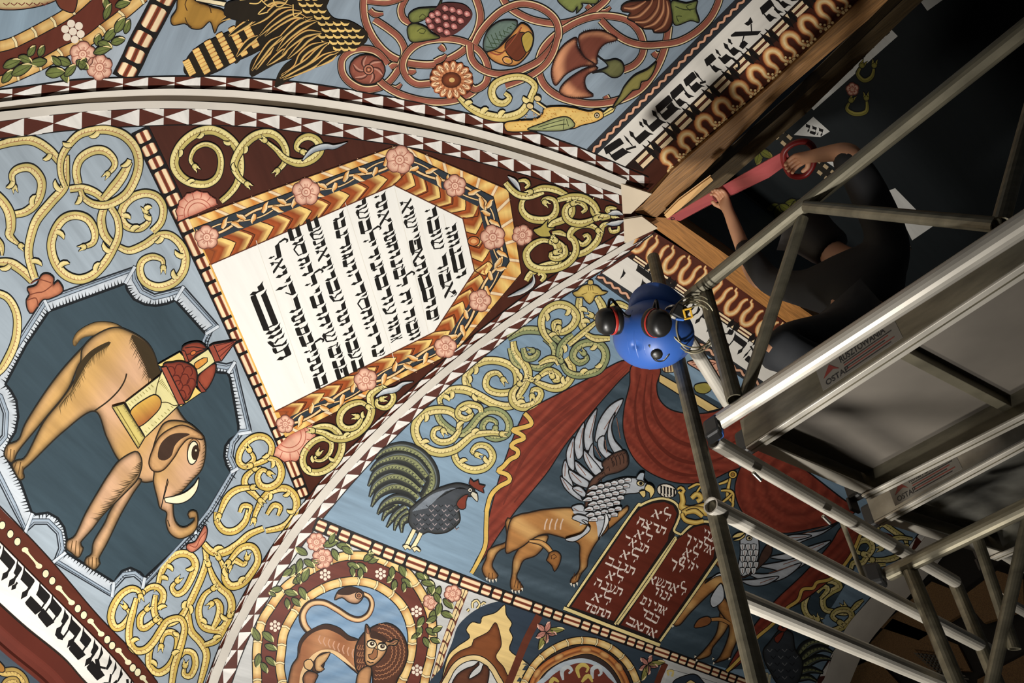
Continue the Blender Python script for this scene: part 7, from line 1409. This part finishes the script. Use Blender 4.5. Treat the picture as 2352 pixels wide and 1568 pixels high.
# ---- handsaw
sm = simple_mat('red_saw_blade', rgb(176, 84, 86), .35, .25); sr = simple_mat('red_saw_handle', rgb(122, 26, 24), .4)
SA, SB = ph(1533, 503, 2.90), ph(1800, 362, 2.52)
sw = empty('handsaw', SB, 'red handsaw pushed up against the corner of the lantern beams', 'handsaw')
bl = [(1530,503,2.90),(1624,446,2.76),(1664,424,2.70),(1764,366,2.56),(1806,344,2.50),(1816,372,2.50),(1766,408,2.56),(1680,450,2.70),(1624,473,2.76),(1562,507,2.87)]
V = [ph(a, b, h_) for a, b, h_ in bl]; nB = np.cross(V[4]-V[0], V[5]-V[0]); nB /= np.linalg.norm(nB); n = len(V); V2 = [v+nB*.002 for v in V]
link_mesh('blade', V+V2, [tuple(range(n)), tuple(range(2*n-1, n-1, -1))]+[(i, (i+1) % n, n+(i+1) % n, n+i) for i in range(n)], sm, sw)
T = []; F = []
for i in range(60):
    a = V[5]+(V[9]-V[5])*(i/60); b = V[5]+(V[9]-V[5])*((i+1)/60); m = (a+b)/2+(V[9]-V[0])/np.linalg.norm(V[9]-V[0])*.003; k = len(T); T += [a, b, m, a+nB*.002, b+nB*.002, m+nB*.002]; F += [(k, k+1, k+2), (k+5, k+4, k+3), (k, k+2, k+5, k+3), (k+1, k+4, k+5, k+2)]
link_mesh('teeth', T, F, sm, sw); cable('tip_hole', [ph(1545+4*math.cos(a), 502+3*math.sin(a), 2.879) for a in np.arange(8)/8*6.283], .002, rubber, sw, True)
cable('handle', [ph(a, b, 2.50) for a, b in ((1800,352),(1822,330),(1852,326),(1870,345),(1868,378),(1850,402),(1822,404),(1806,385))], .013, sr, sw, True)
# ---- worker
def skinbody(name, nodes, edges, mat, parent=None, root=0, sub=2):
    me = bpy.data.meshes.new(name); P = np.array([n[:3] for n in nodes]); o0 = np.array(parent['_o']) if parent is not None else P.mean(0)
    me.from_pydata((P-o0).tolist(), edges, []); ob = bpy.data.objects.new(name, me); COL.objects.link(ob); ob['_o'] = [float(v) for v in o0]
    if parent is not None: ob.parent = parent
    else: ob.location = o0
    m = ob.modifiers.new('skin', 'SKIN'); m.use_smooth_shade = True; sv = me.skin_vertices[0].data
    for i, n_ in enumerate(nodes): r = n_[3]; sv[i].radius = (r, n_[4] if len(n_) > 4 else r); sv[i].use_root = i == root
    s = ob.modifiers.new('sub', 'SUBSURF'); s.levels = 1; s.render_levels = sub; me.materials.append(mat); return ob
def W3(x, y, h): p = ph(x, y, h); return tuple(p)
skinm = simple_mat('skin', rgb(186, 136, 104), .5, 0, .1, 12); shirt = simple_mat('black_tshirt', rgb(20, 20, 22), .8, 0, .2, 10); jeans = simple_mat('dark_trousers', rgb(34, 36, 40), .8, 0, .3, 14); hairm = simple_mat('dark_hair', rgb(28, 22, 18), .6)
hip = np.array(W3(1995, 770, 1.70)); chest = np.array(W3(1985, 650, 1.96)); nk = np.array(W3(1918, 585, 2.12)); hd = np.array(W3(1868, 545, 2.24))
shL, shR = np.array(W3(1860, 668, 1.99)), np.array(W3(2050, 565, 2.0)); elL = np.array(W3(1735, 640, 2.24)); hL = np.array(W3(1664, 462, 2.66)); elR = np.array(W3(1950, 345, 2.30)); hR = np.array(W3(1842, 362, 2.47))
nodes = [(*hip, .12, .09), (*(hip*.5+chest*.5), .11, .085), (*chest, .12, .085), (*nk, .055), (*(nk*.55+hd*.45), .055), (*hd, .088, .095), (*(hd+(hd-nk)*.45), .055)]
edges = [(0, 1), (1, 2), (2, 3), (3, 4), (4, 5), (5, 6)]
def chain(start, pts):
    i = start
    for p in pts: nodes.append(p); edges.append((i, len(nodes)-1)); i = len(nodes)-1
    return i
wl_ = chain(2, [(*shL, .062), (*elL, .043), (*(elL*.25+hL*.75), .030), (*hL, .034, .02)]); wr_ = chain(2, [(*shR, .062), (*elR, .043), (*(elR*.3+hR*.7), .030), (*hR, .034, .02)])
def fingers(w, tip, side, n, thumb):
    base = np.array(nodes[w][:3]); tip = np.array(tip); d = tip-base; d /= np.linalg.norm(d); s = np.array(side, float); s -= d*(s@d); s /= np.linalg.norm(s); q = np.cross(d, s)
    for i in range(4):
        L = (.062, .072, .068, .054)[i]; o = base+s*(.024-.016*i)+d*.012; k = [(*o, .011), (*(o+d*L*.45+q*.004), .0095), (*(o+d*L*.75+q*.022), .0088), (*(o+d*L*.7+q*.045), .008)]; chain(w, k)
    o = base-d*.01+s*.03; chain(w, [(*o, .013), (*(o+s*.02+d*.02+q*.01), .011), (*(o+s*.018+d*.045+q*.026), .009)])
dS = SA-SB; dS /= np.linalg.norm(dS)
fingers(wl_, hL+np.array(W3(1650, 430, 2.72))-np.array(W3(1664, 462, 2.66)), dS, nB, 0); fingers(wr_, hR+(np.array(W3(1822, 372, 2.5))-hR), np.cross(dS, nB), nB, 0)
kL, kR = np.array(W3(1765, 800, 1.40)), np.array(W3(2010, 890, 1.39)); fL, fR = np.array(W3(1935, 850, 1.38)), np.array(W3(2160, 800, 1.38))
chain(0, [(*(hip*.6+kL*.4), .065), (*kL, .05), (*(kL*.45+fL*.55), .042), (*fL, .045, .035)]); chain(0, [(*(hip*.6+kR*.4), .065), (*kR, .05), (*(kR*.45+fR*.55), .042), (*fR, .045, .035)])
fw = np.array(W3(1800, 500, 2.36))-hd; fw /= np.linalg.norm(fw); upv = (hd-nk)/np.linalg.norm(hd-nk); sd_ = np.cross(fw, upv)
chain(5, [(*(hd+fw*.088-upv*.01), .022), (*(hd+fw*.112-upv*.022), .013)])
for s in (-1, 1): chain(5, [(*(hd+sd_*s*.078-upv*.01), .022, .03), (*(hd+sd_*s*.097-upv*.005-fw*.01), .010, .03)])
wk = skinbody('person', nodes, edges, skinm); tag(wk, 'person in dark clothes kneeling on the deck and working with the red handsaw', 'person', None, 'thing')
sn = [(*(hip*.85+chest*.15), .165, .125), (*(hip*.5+chest*.5), .158, .125), (*chest, .178, .125), (*(nk*.75+chest*.25), .075), (*shL, .08), (*(shL*.25+elL*.75), .064), (*(elL*.55+hL*.45), .046), (*shR, .08), (*(shR*.3+elR*.7), .066), (*(elR*.85+hR*.15), .055)]
skinbody('tshirt', sn, [(0, 1), (1, 2), (2, 3), (2, 4), (4, 5), (5, 6), (2, 7), (7, 8), (8, 9)], shirt, wk)
tn = [(*hip, .17, .13), (*(hip*.6+kL*.4), .10), (*kL, .088), (*(kL*.45+fL*.55), .064), (*(kL*.1+fL*.9), .054), (*(hip*.6+kR*.4), .10), (*kR, .088), (*(kR*.45+fR*.55), .064), (*(kR*.1+fR*.9), .054)]
skinbody('trousers', tn, [(0, 1), (1, 2), (2, 3), (3, 4), (0, 5), (5, 6), (6, 7), (7, 8)], jeans, wk)
for f_, k_ in ((fL, kL), (fR, kR)): d_ = (f_-k_)/np.linalg.norm(f_-k_); skinbody('boot', [(*(f_-d_*.03), .058), (*(f_+d_*.05+np.array([0, 0, -.02])), .05, .04), (*(f_+d_*.05+np.array([0, 0, .1])), .05, .04)], [(0, 1), (1, 2)], rubber, wk)
skinbody('hair', [(*(hd-fw*.03+upv*.02), .092, .098), (*(hd-fw*.02+upv*.07), .075, .08), (*(hd-fw*.07-upv*.04), .06, .07)], [(0, 1), (0, 2)], hairm, wk)
for s in (-1, 1):
    o = hd+fw*.088+sd_*s*.032+upv*.02; revolve('eye', o, frame(fw, upv), [(0, .012), (.007, .01), (.012, 0), (0, -.012)], simple_mat('eye_white', rgb(220, 214, 206), .3), wk, 12)
o = hd+fw*.094-upv*.05; cable('mouth', [o-sd_*.025, o+fw*.004, o+sd_*.025], .005, simple_mat('lips', rgb(150, 88, 76), .5), wk)
